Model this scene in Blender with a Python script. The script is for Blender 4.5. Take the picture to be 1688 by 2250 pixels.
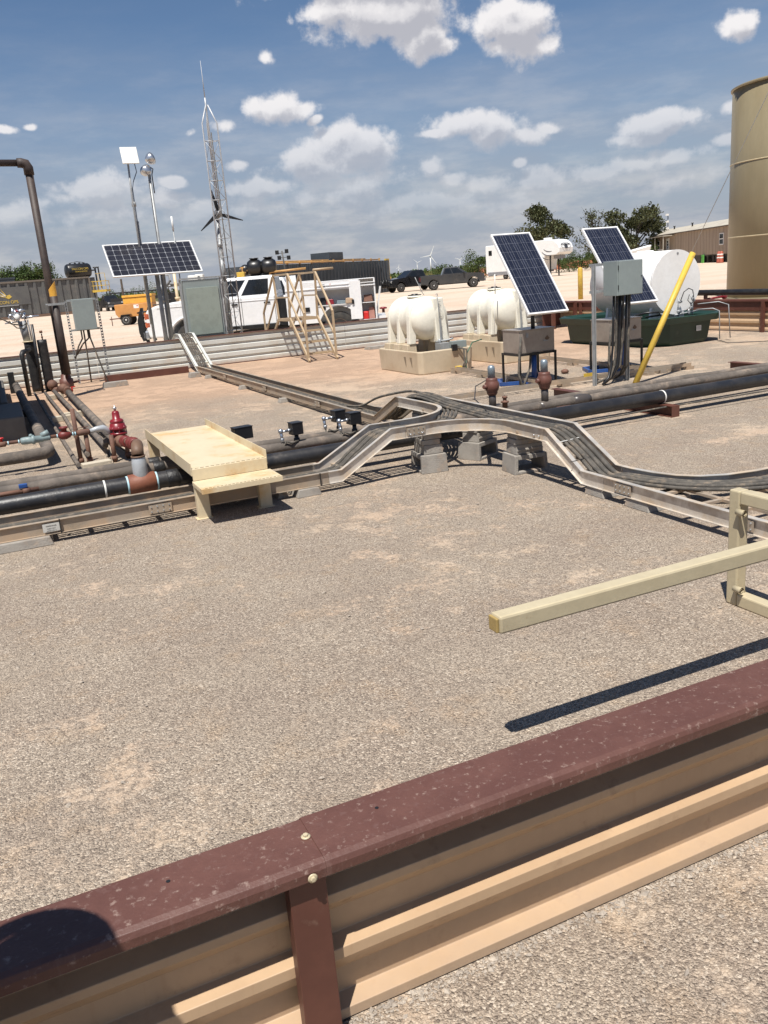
import bpy, bmesh, math, random
from mathutils import Vector, Matrix, noise as mnoise
rnd = random.Random(7)
PI = math.pi
R = math.radians
scn = bpy.context.scene
for o in list(bpy.data.objects): bpy.data.objects.remove(o)
COL = scn.collection

# ------------------------------------------------------------------ camera
# metres; x runs along the steel walls, y across the containment, z up
EYE = Vector((0, 0, 1.75)); FPX = 1852.0
PITCH = math.atan(.2808); ROLL = math.atan2(536, 6575); YAW = R(23.4)
def unyaw(v): return Matrix.Rotation(-YAW, 3, 'Z') @ Vector(v)
FWD = unyaw((0, math.cos(PITCH), -math.sin(PITCH)))
RGT = unyaw((1, 0, 0)); DWN = unyaw((0, -math.sin(PITCH), -math.cos(PITCH)))
cx = RGT*math.cos(ROLL) + DWN*math.sin(ROLL)
cyd = -RGT*math.sin(ROLL) + DWN*math.cos(ROLL)
cam = bpy.data.objects.new('camera', bpy.data.cameras.new('camera')); COL.objects.link(cam)
cam.data.sensor_fit = 'VERTICAL'; cam.data.sensor_height = 24; cam.data.lens = 24*FPX/2250
cam.data.clip_start = .05; cam.data.clip_end = 9000
mw = Matrix((( cx.x, -cyd.x, -FWD.x, 0), (cx.y, -cyd.y, -FWD.y, 0), (cx.z, -cyd.z, -FWD.z, 1.75), (0, 0, 0, 1)))
cam.matrix_world = mw
scn.camera = cam
def ray(px, py): return FWD*FPX + cx*(px-844) + cyd*(py-1125)
def gp(px, py, z=0):                       # site point at height z seen at a photo position
    r = ray(px, py); return EYE + r*((z-1.75)/r.z)
def aw(px, py, D):                         # point at distance D in front of the camera
    r = ray(px, py); n = unyaw((0, 1, 0)); return EYE + r*(D/r.dot(n))
def azel(px, py):
    r = ray(px, py).normalized(); return math.degrees(math.atan2(r.x, r.y)), math.degrees(math.asin(r.z))

# ------------------------------------------------------------------ light
SD = Vector((-.30, -.36, 1)).normalized()
sun = bpy.data.objects.new('sun', bpy.data.lights.new('sun', 'SUN')); COL.objects.link(sun)
sun.data.energy = 5.0; sun.data.angle = R(.5); sun.data.color = (1, .955, .89)
sun.rotation_euler = SD.to_track_quat('Z', 'Y').to_euler(); sun.location = (0, 0, 50)
scn.view_settings.view_transform = 'Standard'; scn.view_settings.look = 'None'
scn.view_settings.exposure = 0.42; scn.view_settings.gamma = 1; scn.view_settings.use_curve_mapping = False
scn.render.resolution_x = 768; scn.render.resolution_y = 1024
world = bpy.data.worlds.new('World'); scn.world = world; world.use_nodes = True
SKY_S = .062

class NT:
    def __init__(s, nt): s.nt = nt
    def n(s, t, **k):
        x = s.nt.nodes.new(t)
        for a, b in k.items(): setattr(x, a, b)
        return x
    def l(s, a, b): s.nt.links.new(a, b)
    def put(s, sock, v):
        if isinstance(v, bpy.types.NodeSocket): s.l(v, sock)
        elif v is not None: sock.default_value = v
    def m(s, op, a, b=None, c=None, clamp=False):
        x = s.n('ShaderNodeMath', operation=op, use_clamp=clamp)
        for i, v in enumerate((a, b, c)): s.put(x.inputs[i], v)
        return x.outputs[0]
    def vm(s, op, a, b=None):
        x = s.n('ShaderNodeVectorMath', operation=op)
        s.put(x.inputs[0], a); s.put(x.inputs[1], b)
        return x.outputs['Value'] if op in ('LENGTH', 'DOT_PRODUCT') else x.outputs[0]
    def mix(s, f, a, b, mode='MIX'):
        x = s.n('ShaderNodeMix', data_type='RGBA', blend_type=mode)
        s.put(x.inputs[0], f); s.put(x.inputs[6], a); s.put(x.inputs[7], b)
        return x.outputs[2]
    def noise(s, vec, scale, detail=4, rough=.55, out=0):
        x = s.n('ShaderNodeTexNoise'); s.l(vec, x.inputs['Vector'])
        x.inputs['Scale'].default_value = scale; x.inputs['Detail'].default_value = detail
        x.inputs['Roughness'].default_value = rough
        return x.outputs[out]
    def ss(s, v, lo, hi, a=0., b=1.):
        x = s.n('ShaderNodeMapRange', interpolation_type='SMOOTHSTEP'); s.put(x.inputs[0], v)
        for i, k in enumerate((lo, hi, a, b)): x.inputs[i+1].default_value = k
        return x.outputs[0]

def build_world():
    T = NT(world.node_tree); world.node_tree.nodes.clear()
    out = T.n('ShaderNodeOutputWorld'); bg = T.n('ShaderNodeBackground'); bg.inputs[1].default_value = SKY_S
    T.l(bg.outputs[0], out.inputs[0])
    sky = T.n('ShaderNodeTexSky'); sky.sky_type = 'NISHITA'; sky.sun_disc = False
    sky.sun_elevation = math.asin(SD.z); sky.sun_rotation = math.atan2(SD.x, SD.y)
    sky.air_density = 1.0; sky.dust_density = .6; sky.ozone_density = 2.2; sky.altitude = 300
    # group: cloud density at a direction given as (azimuth, elevation) in degrees
    g = bpy.data.node_groups.new('cloud_density', 'ShaderNodeTree')
    g.interface.new_socket('P', in_out='INPUT', socket_type='NodeSocketVector')
    g.interface.new_socket('D', in_out='OUTPUT', socket_type='NodeSocketFloat')
    G = NT(g); gi = G.n('NodeGroupInput'); go = G.n('NodeGroupOutput'); P = gi.outputs[0]
    best = None
    #  photo x, y, half width, half height, strength
    blobs = [(840, 28, 180, 58, 1), (725, 32, 78, 34, .95), (925, 62, 105, 48, 1), (965, 88, 58, 26, .9), (850, -60, 260, 60, 1),
             (1130, 52, 98, 66, 1), (1095, 96, 50, 32, .9), (1205, 88, 48, 36, .75), (1130, 8, 50, 42, .9),
             (1618, 52, 50, 32, .9), (598, 240, 70, 34, .9), (660, 245, 60, 22, .7), (698, 270, 24, 14, .8), (585, 138, 28, 18, .5),
             (640, 45, 16, 28, .35), (497, 280, 34, 22, .6), (430, 296, 26, 14, .5), (1010, 270, 80, 34, .9), (1085, 285, 80, 40, .95), (960, 290, 50, 16, .8),
             (1150, 300, 60, 20, .75), (1205, 278, 50, 16, .6), (1440, 270, 95, 30, .9), (1400, 300, 80, 16, .6), (1510, 250, 40, 18, .6),
             (1600, 227, 30, 20, .8), (1600, 295, 36, 18, .8), (10, 280, 30, 12, .8), (65, 272, 18, 8, .5), (388, 396, 44, 20, .9),
             (524, 366, 34, 16, .6), (1147, 359, 20, 12, .7), (775, 338, 105, 62, 1), (730, 372, 150, 50, .95), (800, 405, 170, 34, .75), (690, 350, 60, 24, .6),
             (945, 378, 48, 36, .9), (990, 400, 50, 26, .8), (225, 425, 110, 38, .9), (150, 440, 60, 22, .6), (350, 440, 70, 28, .7),
             (600, 412, 100, 22, .75), (860, 385, 60, 22, .5), (1080, 408, 70, 30, .75), (1200, 395, 70, 28, .7), (1300, 380, 90, 30, .6),
             (1400, 350, 90, 26, .6), (1500, 335, 60, 22, .65), (1500, 400, 90, 40, .5), (430, 470, 120, 30, .6), (240, 470, 120, 28, .55),
             (560, 455, 100, 26, .55), (760, 430, 160, 34, .6), (960, 450, 160, 34, .55), (1150, 450, 160, 36, .5), (30, 480, 90, 32, .6), (100, 450, 60, 18, .4)]
    wob = G.noise(P, .16, 2, .5, out=1)
    wv = G.n('ShaderNodeVectorMath', operation='MULTIPLY_ADD'); G.l(wob, wv.inputs[0]); wv.inputs[1].default_value = (1.6, 1.6, 0)
    G.l(G.vm('SUBTRACT', P, (.8, .8, 0)), wv.inputs[2]); Pw = wv.outputs[0]
    k = 57.3/FPX
    for i, (x, y, w, h, s) in enumerate(blobs):
        az, el = azel(x, y); q = .80 if w < 55 else .98; sx, sy = 1/(w*k*q*1.04), 1/(h*k*q)
        if i % 7 == 6: Pw = G.vm('ADD', Pw, G.m('MULTIPLY', best, 1e-6))      # keeps the evaluation in sequence
        d = G.n('ShaderNodeVectorMath', operation='MULTIPLY_ADD'); G.l(Pw, d.inputs[0]); d.inputs[1].default_value = (sx, sy, 0); d.inputs[2].default_value = (-az*sx, -el*sy, 0)
        v = G.m('MULTIPLY_ADD', G.vm('LENGTH', d.outputs[0]), -s, s)
        best = v if best is None else G.m('MAXIMUM', best, v)
    n1 = G.noise(P, .42, 8, .60)
    d = G.m('ADD', best, G.m('MULTIPLY_ADD', n1, 1.9, -1.0))
    G.l(d, go.inputs[0])
    tc = T.n('ShaderNodeTexCoord'); dv = T.vm('NORMALIZE', tc.outputs['Generated'])
    s3 = T.n('ShaderNodeSeparateXYZ'); T.l(dv, s3.inputs[0])
    az = T.m('MULTIPLY', T.m('ARCTAN2', s3.outputs[0], s3.outputs[1]), 57.2958)
    el = T.m('MULTIPLY', T.m('ARCSINE', s3.outputs[2]), 57.2958)
    cb = T.n('ShaderNodeCombineXYZ'); T.l(az, cb.inputs[0]); T.l(el, cb.inputs[1])
    P = cb.outputs[0]
    def dens(v):
        q = T.n('ShaderNodeGroup'); q.node_tree = g; T.l(v, q.inputs[0]); return q.outputs[0]
    d0 = dens(P); d1 = dens(T.vm('ADD', T.vm('ADD', P, (-.25, .75, 0)), T.m('MULTIPLY', d0, 1e-6)))
    alpha = T.ss(d0, -.05, .40)
    lit = T.ss(T.m('SUBTRACT', d0, d1), -.16, .36)
    body = T.ss(d1, -.15, .8, 1, .0)
    lit = T.m('ADD', T.m('MULTIPLY', lit, .50), T.m('MULTIPLY', body, .60), clamp=True)
    e = 1/SKY_S
    ccol = T.mix(lit, (.37*e, .372*e, .41*e, 1), (.70*e, .68*e, .68*e, 1))
    # a pale veil thickening to the horizon, streaked
    st = T.vm('MULTIPLY', P, (.10, .42, 1)); stn = T.noise(st, 1.0, 6, .6)
    veil = T.ss(T.m('ADD', el, T.m('MULTIPLY_ADD', stn, -9, 4.5)), -1.0, 17.0, .93, 0.)
    skyc = T.mix(1.0, sky.outputs[0], (.84, .93, 1.03, 1), 'MULTIPLY')
    bank = T.ss(T.noise(T.vm('MULTIPLY', P, (.16, .55, 1)), 1.0, 6, .62), .40, .68)
    vc = T.mix(bank, (.275*e, .30*e, .36*e, 1), (.42*e, .415*e, .435*e, 1))
    base = T.mix(veil, skyc, vc)
    # clouds sink into the veil low down
    ca = T.m('MULTIPLY', alpha, T.ss(el, 2.0, 12.0, .14, .97))
    colr = T.mix(ca, base, ccol)
    T.l(colr, bg.inputs[0])
build_world()

# ------------------------------------------------------------------ mesh helpers
class MB:
    def __init__(s): s.v = []; s.f = []; s.M = Matrix.Identity(4); s.sm = set()
    def add(s, vs, fs, smooth=False):
        o = len(s.v); s.v += [s.M @ Vector(p) for p in vs]
        for f in fs:
            if smooth: s.sm.add(len(s.f))
            s.f.append([o+i for i in f])
    def at(s, loc=(0, 0, 0), rz=0, rx=0, ry=0):
        s.M = Matrix.Translation(loc) @ Matrix.Rotation(rz, 4, 'Z') @ Matrix.Rotation(ry, 4, 'Y') @ Matrix.Rotation(rx, 4, 'X'); return s
    def box(s, c, d, rz=0):
        x, y, z = d[0]/2, d[1]/2, d[2]/2; r = Matrix.Rotation(rz, 3, 'Z'); c = Vector(c)
        vs = [c + r @ Vector(p) for p in ((-x,-y,-z),(x,-y,-z),(x,y,-z),(-x,y,-z),(-x,-y,z),(x,-y,z),(x,y,z),(-x,y,z))]
        s.add(vs, [(0,3,2,1),(4,5,6,7),(0,1,5,4),(1,2,6,5),(2,3,7,6),(3,0,4,7)]); return s
    def bb(s, x0, x1, y0, y1, z0, z1): return s.box(((x0+x1)/2, (y0+y1)/2, (z0+z1)/2), (abs(x1-x0), abs(y1-y0), abs(z1-z0)))
    def beam(s, p, q, w, h=None, up=(0, 0, 1)):
        h = h or w; p = Vector(p); q = Vector(q); d = (q-p).normalized(); u = Vector(up)
        if abs(d.dot(u)) > .97: u = Vector((0, 1, 0))
        sd = d.cross(u).normalized(); u = sd.cross(d)
        vs = []
        for e in (p, q):
            for a, b in ((-1,-1),(1,-1),(1,1),(-1,1)): vs.append(e + sd*a*w/2 + u*b*h/2)
        s.add(vs, [(3,2,1,0),(4,5,6,7),(0,1,5,4),(1,2,6,5),(2,3,7,6),(3,0,4,7)]); return s
    def tube(s, pts, r, n=10, caps=True):
        pts = [Vector(p) for p in pts]; rs = r if isinstance(r, (list, tuple)) else [r]*len(pts)
        vs = []; fs = []; prev = None
        for i, p in enumerate(pts):
            d = (pts[min(i+1, len(pts)-1)] - pts[max(i-1, 0)]).normalized()
            if prev is None:
                u = Vector((0, 0, 1)) if abs(d.z) < .9 else Vector((1, 0, 0))
                sd = d.cross(u).normalized()
            else:
                sd = (prev - d*prev.dot(d)).normalized()
            prev = sd; u = sd.cross(d)
            for k in range(n):
                a = 2*PI*k/n; vs.append(p + (sd*math.cos(a) + u*math.sin(a))*rs[i])
        for i in range(len(pts)-1):
            for k in range(n): fs.append((i*n+k, i*n+(k+1) % n, (i+1)*n+(k+1) % n, (i+1)*n+k))
        s.add(vs, fs, True)
        if caps:
            o = len(s.v) - len(vs)
            s.f.append([o+k for k in range(n)][::-1]); s.f.append([o+len(vs)-n+k for k in range(n)])
        return s
    def lathe(s, prof, n=20, axis='z', c=(0, 0, 0), smooth=True, caps=True):
        c = Vector(c); vs = []
        ax = {'z': ((1,0,0),(0,1,0),(0,0,1)), 'y': ((1,0,0),(0,0,-1),(0,1,0)), 'x': ((0,1,0),(0,0,1),(1,0,0))}[axis]
        e = [Vector(a) for a in ax]
        for r, h in prof:
            for k in range(n):
                a = 2*PI*k/n; vs.append(c + e[0]*r*math.cos(a) + e[1]*r*math.sin(a) + e[2]*h)
        fs = [(i*n+k, i*n+(k+1) % n, (i+1)*n+(k+1) % n, (i+1)*n+k) for i in range(len(prof)-1) for k in range(n)]
        s.add(vs, fs, smooth)
        if caps:
            o = len(s.v) - len(vs)
            s.f.append([o+k for k in range(n)][::-1]); s.f.append([o+len(vs)-n+k for k in range(n)])
        return s
    def prism(s, poly, h0, h1, axis='y'):      # poly in the plane across the axis
        n = len(poly)
        def mk(p, h): return {'y': (p[0], h, p[1]), 'x': (h, p[0], p[1]), 'z': (p[0], p[1], h)}[axis]
        vs = [mk(p, h0) for p in poly] + [mk(p, h1) for p in poly]
        fs = [tuple(range(n))[::-1], tuple(range(n, 2*n))] + [(i, (i+1) % n, n+(i+1) % n, n+i) for i in range(n)]
        s.add(vs, fs); return s
    def hull(s, a, b):                          # join two rings of points
        n = len(a); s.add(list(a)+list(b), [tuple(range(n))[::-1], tuple(range(n, 2*n))] + [(i, (i+1) % n, n+(i+1) % n, n+i) for i in range(n)]); return s
    def plate(s, q, u0, u1, v0, v1, t=.006, off=.004):   # plate on quad q (BL,BR,TR,TL)
        q = [Vector(p) for p in q]; nrm = (q[1]-q[0]).cross(q[3]-q[0]).normalized()
        def at(u, v): return (q[0]*(1-u)+q[1]*u)*(1-v) + (q[3]*(1-u)+q[2]*u)*v
        a = [at(u, v) for u, v in ((u0,v0),(u1,v0),(u1,v1),(u0,v1))]
        s.hull([p - nrm*t for p in a], [p + nrm*off for p in a]); return s
    def ball(s, c, r, n=12, sz=1):
        m = n//2; prof = [(max(1e-4, r*math.sin(PI*i/m)), -r*sz*math.cos(PI*i/m)) for i in range(m+1)]
        s.lathe(prof, n, 'z', c, True, False); return s
ROOT = {}
def thing(name, label, cat, loc=(0, 0, 0), rz=0, group=None):
    o = bpy.data.objects.new(name, None); COL.objects.link(o); o.empty_display_size = .2
    o.location = loc; o.rotation_euler = (0, 0, rz)
    o['label'] = label; o['category'] = cat
    if group: o['group'] = group
    ROOT[o] = Matrix.Translation(loc) @ Matrix.Rotation(rz, 4, 'Z')
    return o
def rootm(o):
    while o.parent: o = o.parent
    return ROOT.get(o, Matrix.Identity(4))
def part(name, mb, m, parent=None, local=False, bevel=0, seg=2, label=None, smooth=None, recalc=True):
    me = bpy.data.meshes.new(name)
    vs = mb.v
    if parent is not None and not local:
        inv = rootm(parent).inverted(); vs = [inv @ v for v in vs]
    me.from_pydata([tuple(v) for v in vs], [], mb.f)
    for i, p in enumerate(me.polygons): p.use_smooth = (i in mb.sm) if smooth is None else smooth
    if recalc:
        bm = bmesh.new(); bm.from_mesh(me); bmesh.ops.recalc_face_normals(bm, faces=bm.faces); bm.to_mesh(me); bm.free()
    me.materials.append(m)
    o = bpy.data.objects.new(name, me); COL.objects.link(o)
    if parent is not None: o.parent = parent
    if bevel:
        b = o.modifiers.new('bevel', 'BEVEL'); b.width = bevel; b.segments = seg; b.limit_method = 'ANGLE'; b.angle_limit = R(40); b.harden_normals = False
    if label: o['label'] = label
    return o
def solo(name, mb, m, label, cat, group=None, loc=None, **k):     # a thing that is one mesh, origin at its base
    lo = Vector(loc) if loc is not None else Vector((sum(v.x for v in mb.v)/len(mb.v), sum(v.y for v in mb.v)/len(mb.v), min(v.z for v in mb.v)))
    mb.v = [v-lo for v in mb.v]
    o = part(name, mb, m, None, **k); o.location = lo
    o['label'] = label; o['category'] = cat
    if group: o['group'] = group
    return o
def struct(o): o['kind'] = 'structure'; return o
def dup(root, loc, rz=0, label=None, group=None, parent=None):
    c = root.copy(); COL.objects.link(c)
    if parent is None:
        c.location = loc; c.rotation_euler = (0, 0, rz)
        if label: c['label'] = label
        if group: c['group'] = group
    else: c.parent = parent
    for ch in list(root.children): dup(ch, None, parent=c)
    return c
def text(name, s, size, m, parent, M, ext=.003, local=True, sx=1.0):
    cu = bpy.data.curves.new(name, 'FONT'); cu.body = s; cu.size = size; cu.extrude = ext; cu.align_x = 'CENTER'; cu.align_y = 'CENTER'
    t = bpy.data.objects.new(name, cu); COL.objects.link(t); bpy.context.view_layer.update()
    me = bpy.data.meshes.new_from_object(t.evaluated_get(bpy.context.evaluated_depsgraph_get()))
    bpy.data.objects.remove(t); me.name = name
    me.transform(M @ Matrix.Diagonal((sx, 1, 1, 1))); me.materials.clear(); me.materials.append(m)
    o = bpy.data.objects.new(name, me); COL.objects.link(o); o.parent = parent
    return o

# ------------------------------------------------------------------ materials
MATS = {}
def mat(name, col, rough=.6, metal=0., col2=None, scale=6, thr=(.4, .65), bump=0., bscale=60, dust=None, dthr=(.5, .7), dscale=3, coat=0., spec=.5, stretch=None, trans=0, emis=None, foot=None, streak=None):
    if name in MATS: return MATS[name]
    m = bpy.data.materials.new(name); m.use_nodes = True; T = NT(m.node_tree)
    b = m.node_tree.nodes['Principled BSDF']
    b.inputs['Roughness'].default_value = rough; b.inputs['Metallic'].default_value = metal
    b.inputs['Coat Weight'].default_value = coat; b.inputs['Specular IOR Level'].default_value = spec
    tc = T.n('ShaderNodeTexCoord'); P = tc.outputs['Object']
    if stretch: P = T.vm('MULTIPLY', P, stretch)
    c = col + (1,)
    if col2 is None: col2 = tuple(x*.86 for x in col)
    nv = T.noise(P, scale, 5, .6)
    cc = T.mix(T.ss(nv, *thr), c, col2 + (1,))
    fine = T.noise(P, scale*9, 3, .6)
    cc = T.mix(T.ss(fine, .3, .7, 0, .22), cc, tuple(x*.72 for x in col) + (1,))
    if dust:
        dn = T.noise(tc.outputs['Object'], dscale, 6, .68)
        f = T.ss(dn, *dthr)
        cc = T.mix(f, cc, dust + (1,))
        T.l(T.m('MULTIPLY_ADD', f, .35, rough, clamp=True), b.inputs['Roughness'])
        if metal: T.l(T.m('MULTIPLY_ADD', f, -metal, metal), b.inputs['Metallic'])
    if streak:      # run marks down a sheet
        sn = T.noise(T.vm('MULTIPLY', tc.outputs['Object'], (38, 38, 1.6)), 1, 4, .6)
        cc = T.mix(T.ss(sn, .56, .74, 0, .45), cc, streak + (1,))
    if foot:        # mud splashed on the lowest part
        sz = T.n('ShaderNodeSeparateXYZ'); T.l(tc.outputs['Object'], sz.inputs[0])
        fz = T.m('ADD', sz.outputs[2], T.m('MULTIPLY', T.noise(tc.outputs['Object'], 7, 6, .7), -foot[1]*1.6))
        cc = T.mix(T.ss(fz, -foot[1]*1.1, foot[1]*.25, .85, 0), cc, foot[0] + (1,))
    T.l(cc, b.inputs['Base Color'])
    if bump:
        bn = T.n('ShaderNodeBump'); bn.inputs['Strength'].default_value = bump; bn.inputs['Distance'].default_value = .01
        T.l(T.noise(P, bscale, 4, .6), bn.inputs['Height']); T.l(bn.outputs[0], b.inputs['Normal'])
    if emis: b.inputs['Emission Color'].default_value = emis + (1,); b.inputs['Emission Strength'].default_value = 1
    if trans: b.inputs['Transmission Weight'].default_value = trans
    MATS[name] = m; return m
DUST = (.36, .27, .19)

def ground_mat():
    m = bpy.data.materials.new('gravel_ground'); m.use_nodes = True; T = NT(m.node_tree)
    b = m.node_tree.nodes['Principled BSDF']; b.inputs['Roughness'].default_value = .95; b.inputs['Specular IOR Level'].default_value = .15
    geo = T.n('ShaderNodeNewGeometry'); P = geo.outputs['Position']
    sp = T.n('ShaderNodeSeparateXYZ'); T.l(P, sp.inputs[0])
    Pw = T.vm('ADD', P, T.vm('MULTIPLY', T.vm('SUBTRACT', T.noise(P, 30, 2, .5, out=1), (.5, .5, .5)), (.012, .012, .012)))
    def vor(scale, feat='F1'):
        v = T.n('ShaderNodeTexVoronoi', feature=feat); T.l(Pw, v.inputs['Vector']); v.inputs['Scale'].default_value = scale
        return v
    va = vor(135); vb = vor(280)
    ga = T.n('ShaderNodeSeparateColor'); T.l(va.outputs['Color'], ga.inputs[0])
    gb = T.n('ShaderNodeSeparateColor'); T.l(vb.outputs['Color'], gb.inputs[0])
    ramp = T.n('ShaderNodeValToRGB'); cr = ramp.color_ramp
    T.l(T.m('ADD', T.m('MULTIPLY', ga.outputs[0], .6), T.m('MULTIPLY', gb.outputs[1], .4)), ramp.inputs[0])
    cr.elements[0].position = .16; cr.elements[0].color = (.245, .205, .165, 1)
    cr.elements[1].position = .86; cr.elements[1].color = (.60, .515, .41, 1)
    e = cr.elements.new(.38); e.color = (.355, .297, .237, 1)
    e = cr.elements.new(.62); e.color = (.425, .36, .288, 1)
    fine = T.noise(P, 420, 2, .7)
    stone = T.mix(T.ss(fine, .3, .7, 0, .35), ramp.outputs[0], (.20, .175, .15, 1))
    tone = T.noise(P, 1.3, 4, .6); stone = T.mix(T.ss(tone, .35, .65, .0, .55), stone, T.mix(1.0, stone, (.80, .77, .78, 1), 'MULTIPLY'))
    stone = T.mix(T.ss(T.noise(P, 4.5, 4, .6), .5, .75, 0, .5), stone, T.mix(1.0, stone, (1.15, 1.02, .86, 1), 'MULTIPLY'))
    fleck = T.m('MULTIPLY', T.ss(ga.outputs[1], .86, .93), T.ss(T.noise(P, 2.0, 3, .6), .35, .6, .25, .9))
    stone = T.mix(fleck, stone, (.58, .51, .42, 1)); stone = T.mix(T.ss(ga.outputs[1], .10, .04, 0, .7), stone, (.13, .105, .09, 1))
    # bare sandy soil showing through in patches
    big = T.noise(P, .55, 5, .62); mid = T.noise(P, 2.6, 6, .68); sm = T.noise(P, 28, 3, .6)
    soiln = T.m('ADD', T.m('ADD', T.m('MULTIPLY', big, .45), T.m('MULTIPLY', mid, .45)), T.m('MULTIPLY', sm, .22))
    far = T.ss(sp.outputs[1], 8.0, 14.0, 0, .055)
    soil = T.ss(T.m('ADD', soiln, T.m('ADD', far, T.m('MULTIPLY_ADD', T.noise(P, 9, 5, .7), .16, -.08))), .57, .68)
    red = T.ss(T.noise(P, .9, 3, .5), .38, .62)
    soilc = T.mix(red, (.52, .43, .325, 1), (.50, .375, .27, 1))
    soilc = T.mix(T.ss(T.noise(P, 90, 3, .6), .3, .7, 0, .3), soilc, (.38, .27, .185, 1))
    pit = T.mix(T.m('MULTIPLY', soil, T.ss(gb.outputs[0], .0, .9, .72, .35)), stone, soilc)
    pit = T.mix(1.0, pit, (1.03, 1.0, .97, 1), 'MULTIPLY')
    # reddish band of bare earth along the far side of the pit
    rb = T.ss(T.m('ADD', sp.outputs[1], T.m('MULTIPLY', T.noise(P, .35, 4, .6), 7.0)), 15.0, 19.0, 0, .78)
    pit = T.mix(rb, pit, (.47, .315, .215, 1))
    # caliche yard outside the walls
    lane = T.noise(T.vm('MULTIPLY', P, (.10, .22, 1)), 1, 4, .6)
    yard = T.mix(T.ss(lane, .40, .62), (.57, .485, .385, 1), (.56, .425, .32, 1))
    yard = T.mix(T.ss(T.noise(P, 1.1, 5, .6), .42, .75, 0, .3), yard, (.47, .37, .28, 1))
    out = T.m('MAXIMUM', T.m('MAXIMUM', T.ss(sp.outputs[1], 20.0, 20.2), T.ss(sp.outputs[0], 14.4, 14.6)), 0.0)
    # scrubland beyond the yard
    d = T.vm('LENGTH', P)
    scrub = T.ss(T.m('ADD', d, T.m('MULTIPLY', T.noise(P, .02, 4, .6), 60)), 205, 232)
    col = T.mix(out, pit, yard)
    col = T.mix(scrub, col, T.mix(T.ss(T.noise(P, .03, 6, .7), .4, .6), (.10, .115, .05, 1), (.24, .19, .11, 1)))
    T.l(col, b.inputs['Base Color'])
    # relief
    h = T.m('ADD', T.m('MULTIPLY', va.outputs['Distance'], -1.0), T.m('MULTIPLY', vb.outputs['Distance'], -.45))
    h = T.m('ADD', h, T.m('MULTIPLY', ga.outputs[2], .35))
    h = T.m('MULTIPLY', h, T.ss(soil, 0, 1, 1, .35))
    h = T.m('ADD', h, T.m('MULTIPLY', mid, 1.2))
    bn = T.n('ShaderNodeBump'); bn.inputs['Strength'].default_value = 1.0; bn.inputs['Distance'].default_value = .0075
    T.l(h, bn.inputs['Height']); T.l(bn.outputs[0], b.inputs['Normal'])
    return m

M_brown = mat('brown_painted_steel', (.098, .041, .031), .55, 0, (.120, .053, .040), 5, dust=(.25, .175, .145), dthr=(.56, .72), dscale=48, bump=.15, bscale=90, streak=(.15, .085, .072))
M_rustbrown = mat('brown_steel', (.095, .034, .023), .5, 0, (.12, .045, .03), 4, dust=(.22, .14, .10), dthr=(.60, .82), dscale=9)
M_tan = mat('tan_panel', (.48, .335, .205), .42, 0, (.43, .295, .18), 2, dust=(.30, .19, .115), dthr=(.56, .80), dscale=11, bump=.12, bscale=9, foot=((.40, .29, .20), .12), streak=(.40, .26, .15))
M_galv = mat('galvanised_panel', (.60, .61, .57), .55, .1, (.54, .54, .49), 2, dust=(.50, .40, .30), dthr=(.55, .85), dscale=2, foot=((.46, .32, .22), .12))
M_alu = mat('aluminium', (.66, .62, .56), .40, .5, (.50, .45, .385), 4, dust=(.44, .35, .255), dthr=(.38, .66), dscale=5)
M_aluD = mat('dusty_aluminium', (.42, .36, .29), .5, .45, (.34, .28, .21), 3, dust=(.38, .28, .19), dthr=(.40, .66), dscale=4)
M_galvpole = mat('galvanised_pole', (.36, .37, .37), .5, .25, (.28, .29, .29), 12)
M_cable = mat('armoured_cable', (.075, .068, .058), .75, 0, (.13, .115, .095), 14, bump=.6, bscale=220, dust=(.30, .235, .17), dthr=(.5, .75), dscale=9)
M_pipeD = mat('dusty_insulated_pipe', (.10, .085, .072), .9, 0, (.17, .142, .118), 5, bump=.5, bscale=40, dust=(.27, .21, .16), dthr=(.50, .72), dscale=4)
M_pipeB = mat('black_pipe', (.018, .018, .02), .42, 0, (.04, .037, .035), 4, dust=(.12, .10, .085), dthr=(.56, .84), dscale=5, bump=.2, bscale=50)
M_blackwrap = mat('black_wrap', (.012, .012, .013), .5, 0, (.03, .028, .026), 8, bump=.8, bscale=22)
M_blackbox = mat('black_plastic', (.012, .012, .014), .4, 0, (.02, .02, .021), 8)
M_brownpipe = mat('dark_brown_pipe', (.042, .030, .026), .6, 0, (.065, .045, .036), 7, bump=.2)
M_rust = mat('rusty_iron', (.17, .085, .055), .75, 0, (.11, .055, .038), 8, bump=.3)
M_orng = mat('orange_primer_iron', (.21, .075, .04), .6, 0, (.17, .055, .03), 8, bump=.2)
M_chrome = mat('zinc_fitting', (.60, .63, .66), .28, .85, (.48, .50, .53), 9)
M_fit = mat('dull_galvanised_fitting', (.52, .54, .55), .42, .35, (.42, .44, .45), 9)
M_zinc = mat('zinc_pipe', (.30, .36, .40), .4, .5, (.24, .28, .31), 9)
M_redv = mat('red_valve_paint', (.19, .014, .02), .35, 0, (.22, .015, .022), 8)
M_reg = mat('regulator_green_grey', (.22, .28, .28), .5, 0, (.16, .21, .21), 8)
M_cream = mat('cream_paint', (.64, .54, .365), .42, 0, (.59, .49, .32), 3, dust=(.50, .33, .15), dthr=(.49, .72), dscale=2.6, bump=.06, bscale=30)
M_creamF = mat('beige_tube_paint', (.50, .43, .285), .38, 0, (.46, .39, .255), 3, bump=.06, dust=(.33, .24, .14), dthr=(.64, .80), dscale=14)
M_conc = mat('concrete_block', (.31, .285, .25), .9, 0, (.23, .21, .185), 6, bump=.5, bscale=90, dust=(.42, .31, .22), dthr=(.5, .75), dscale=5)
M_poly = mat('white_polyethylene', (.80, .77, .66), .42, 0, (.76, .72, .60), 2)
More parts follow.
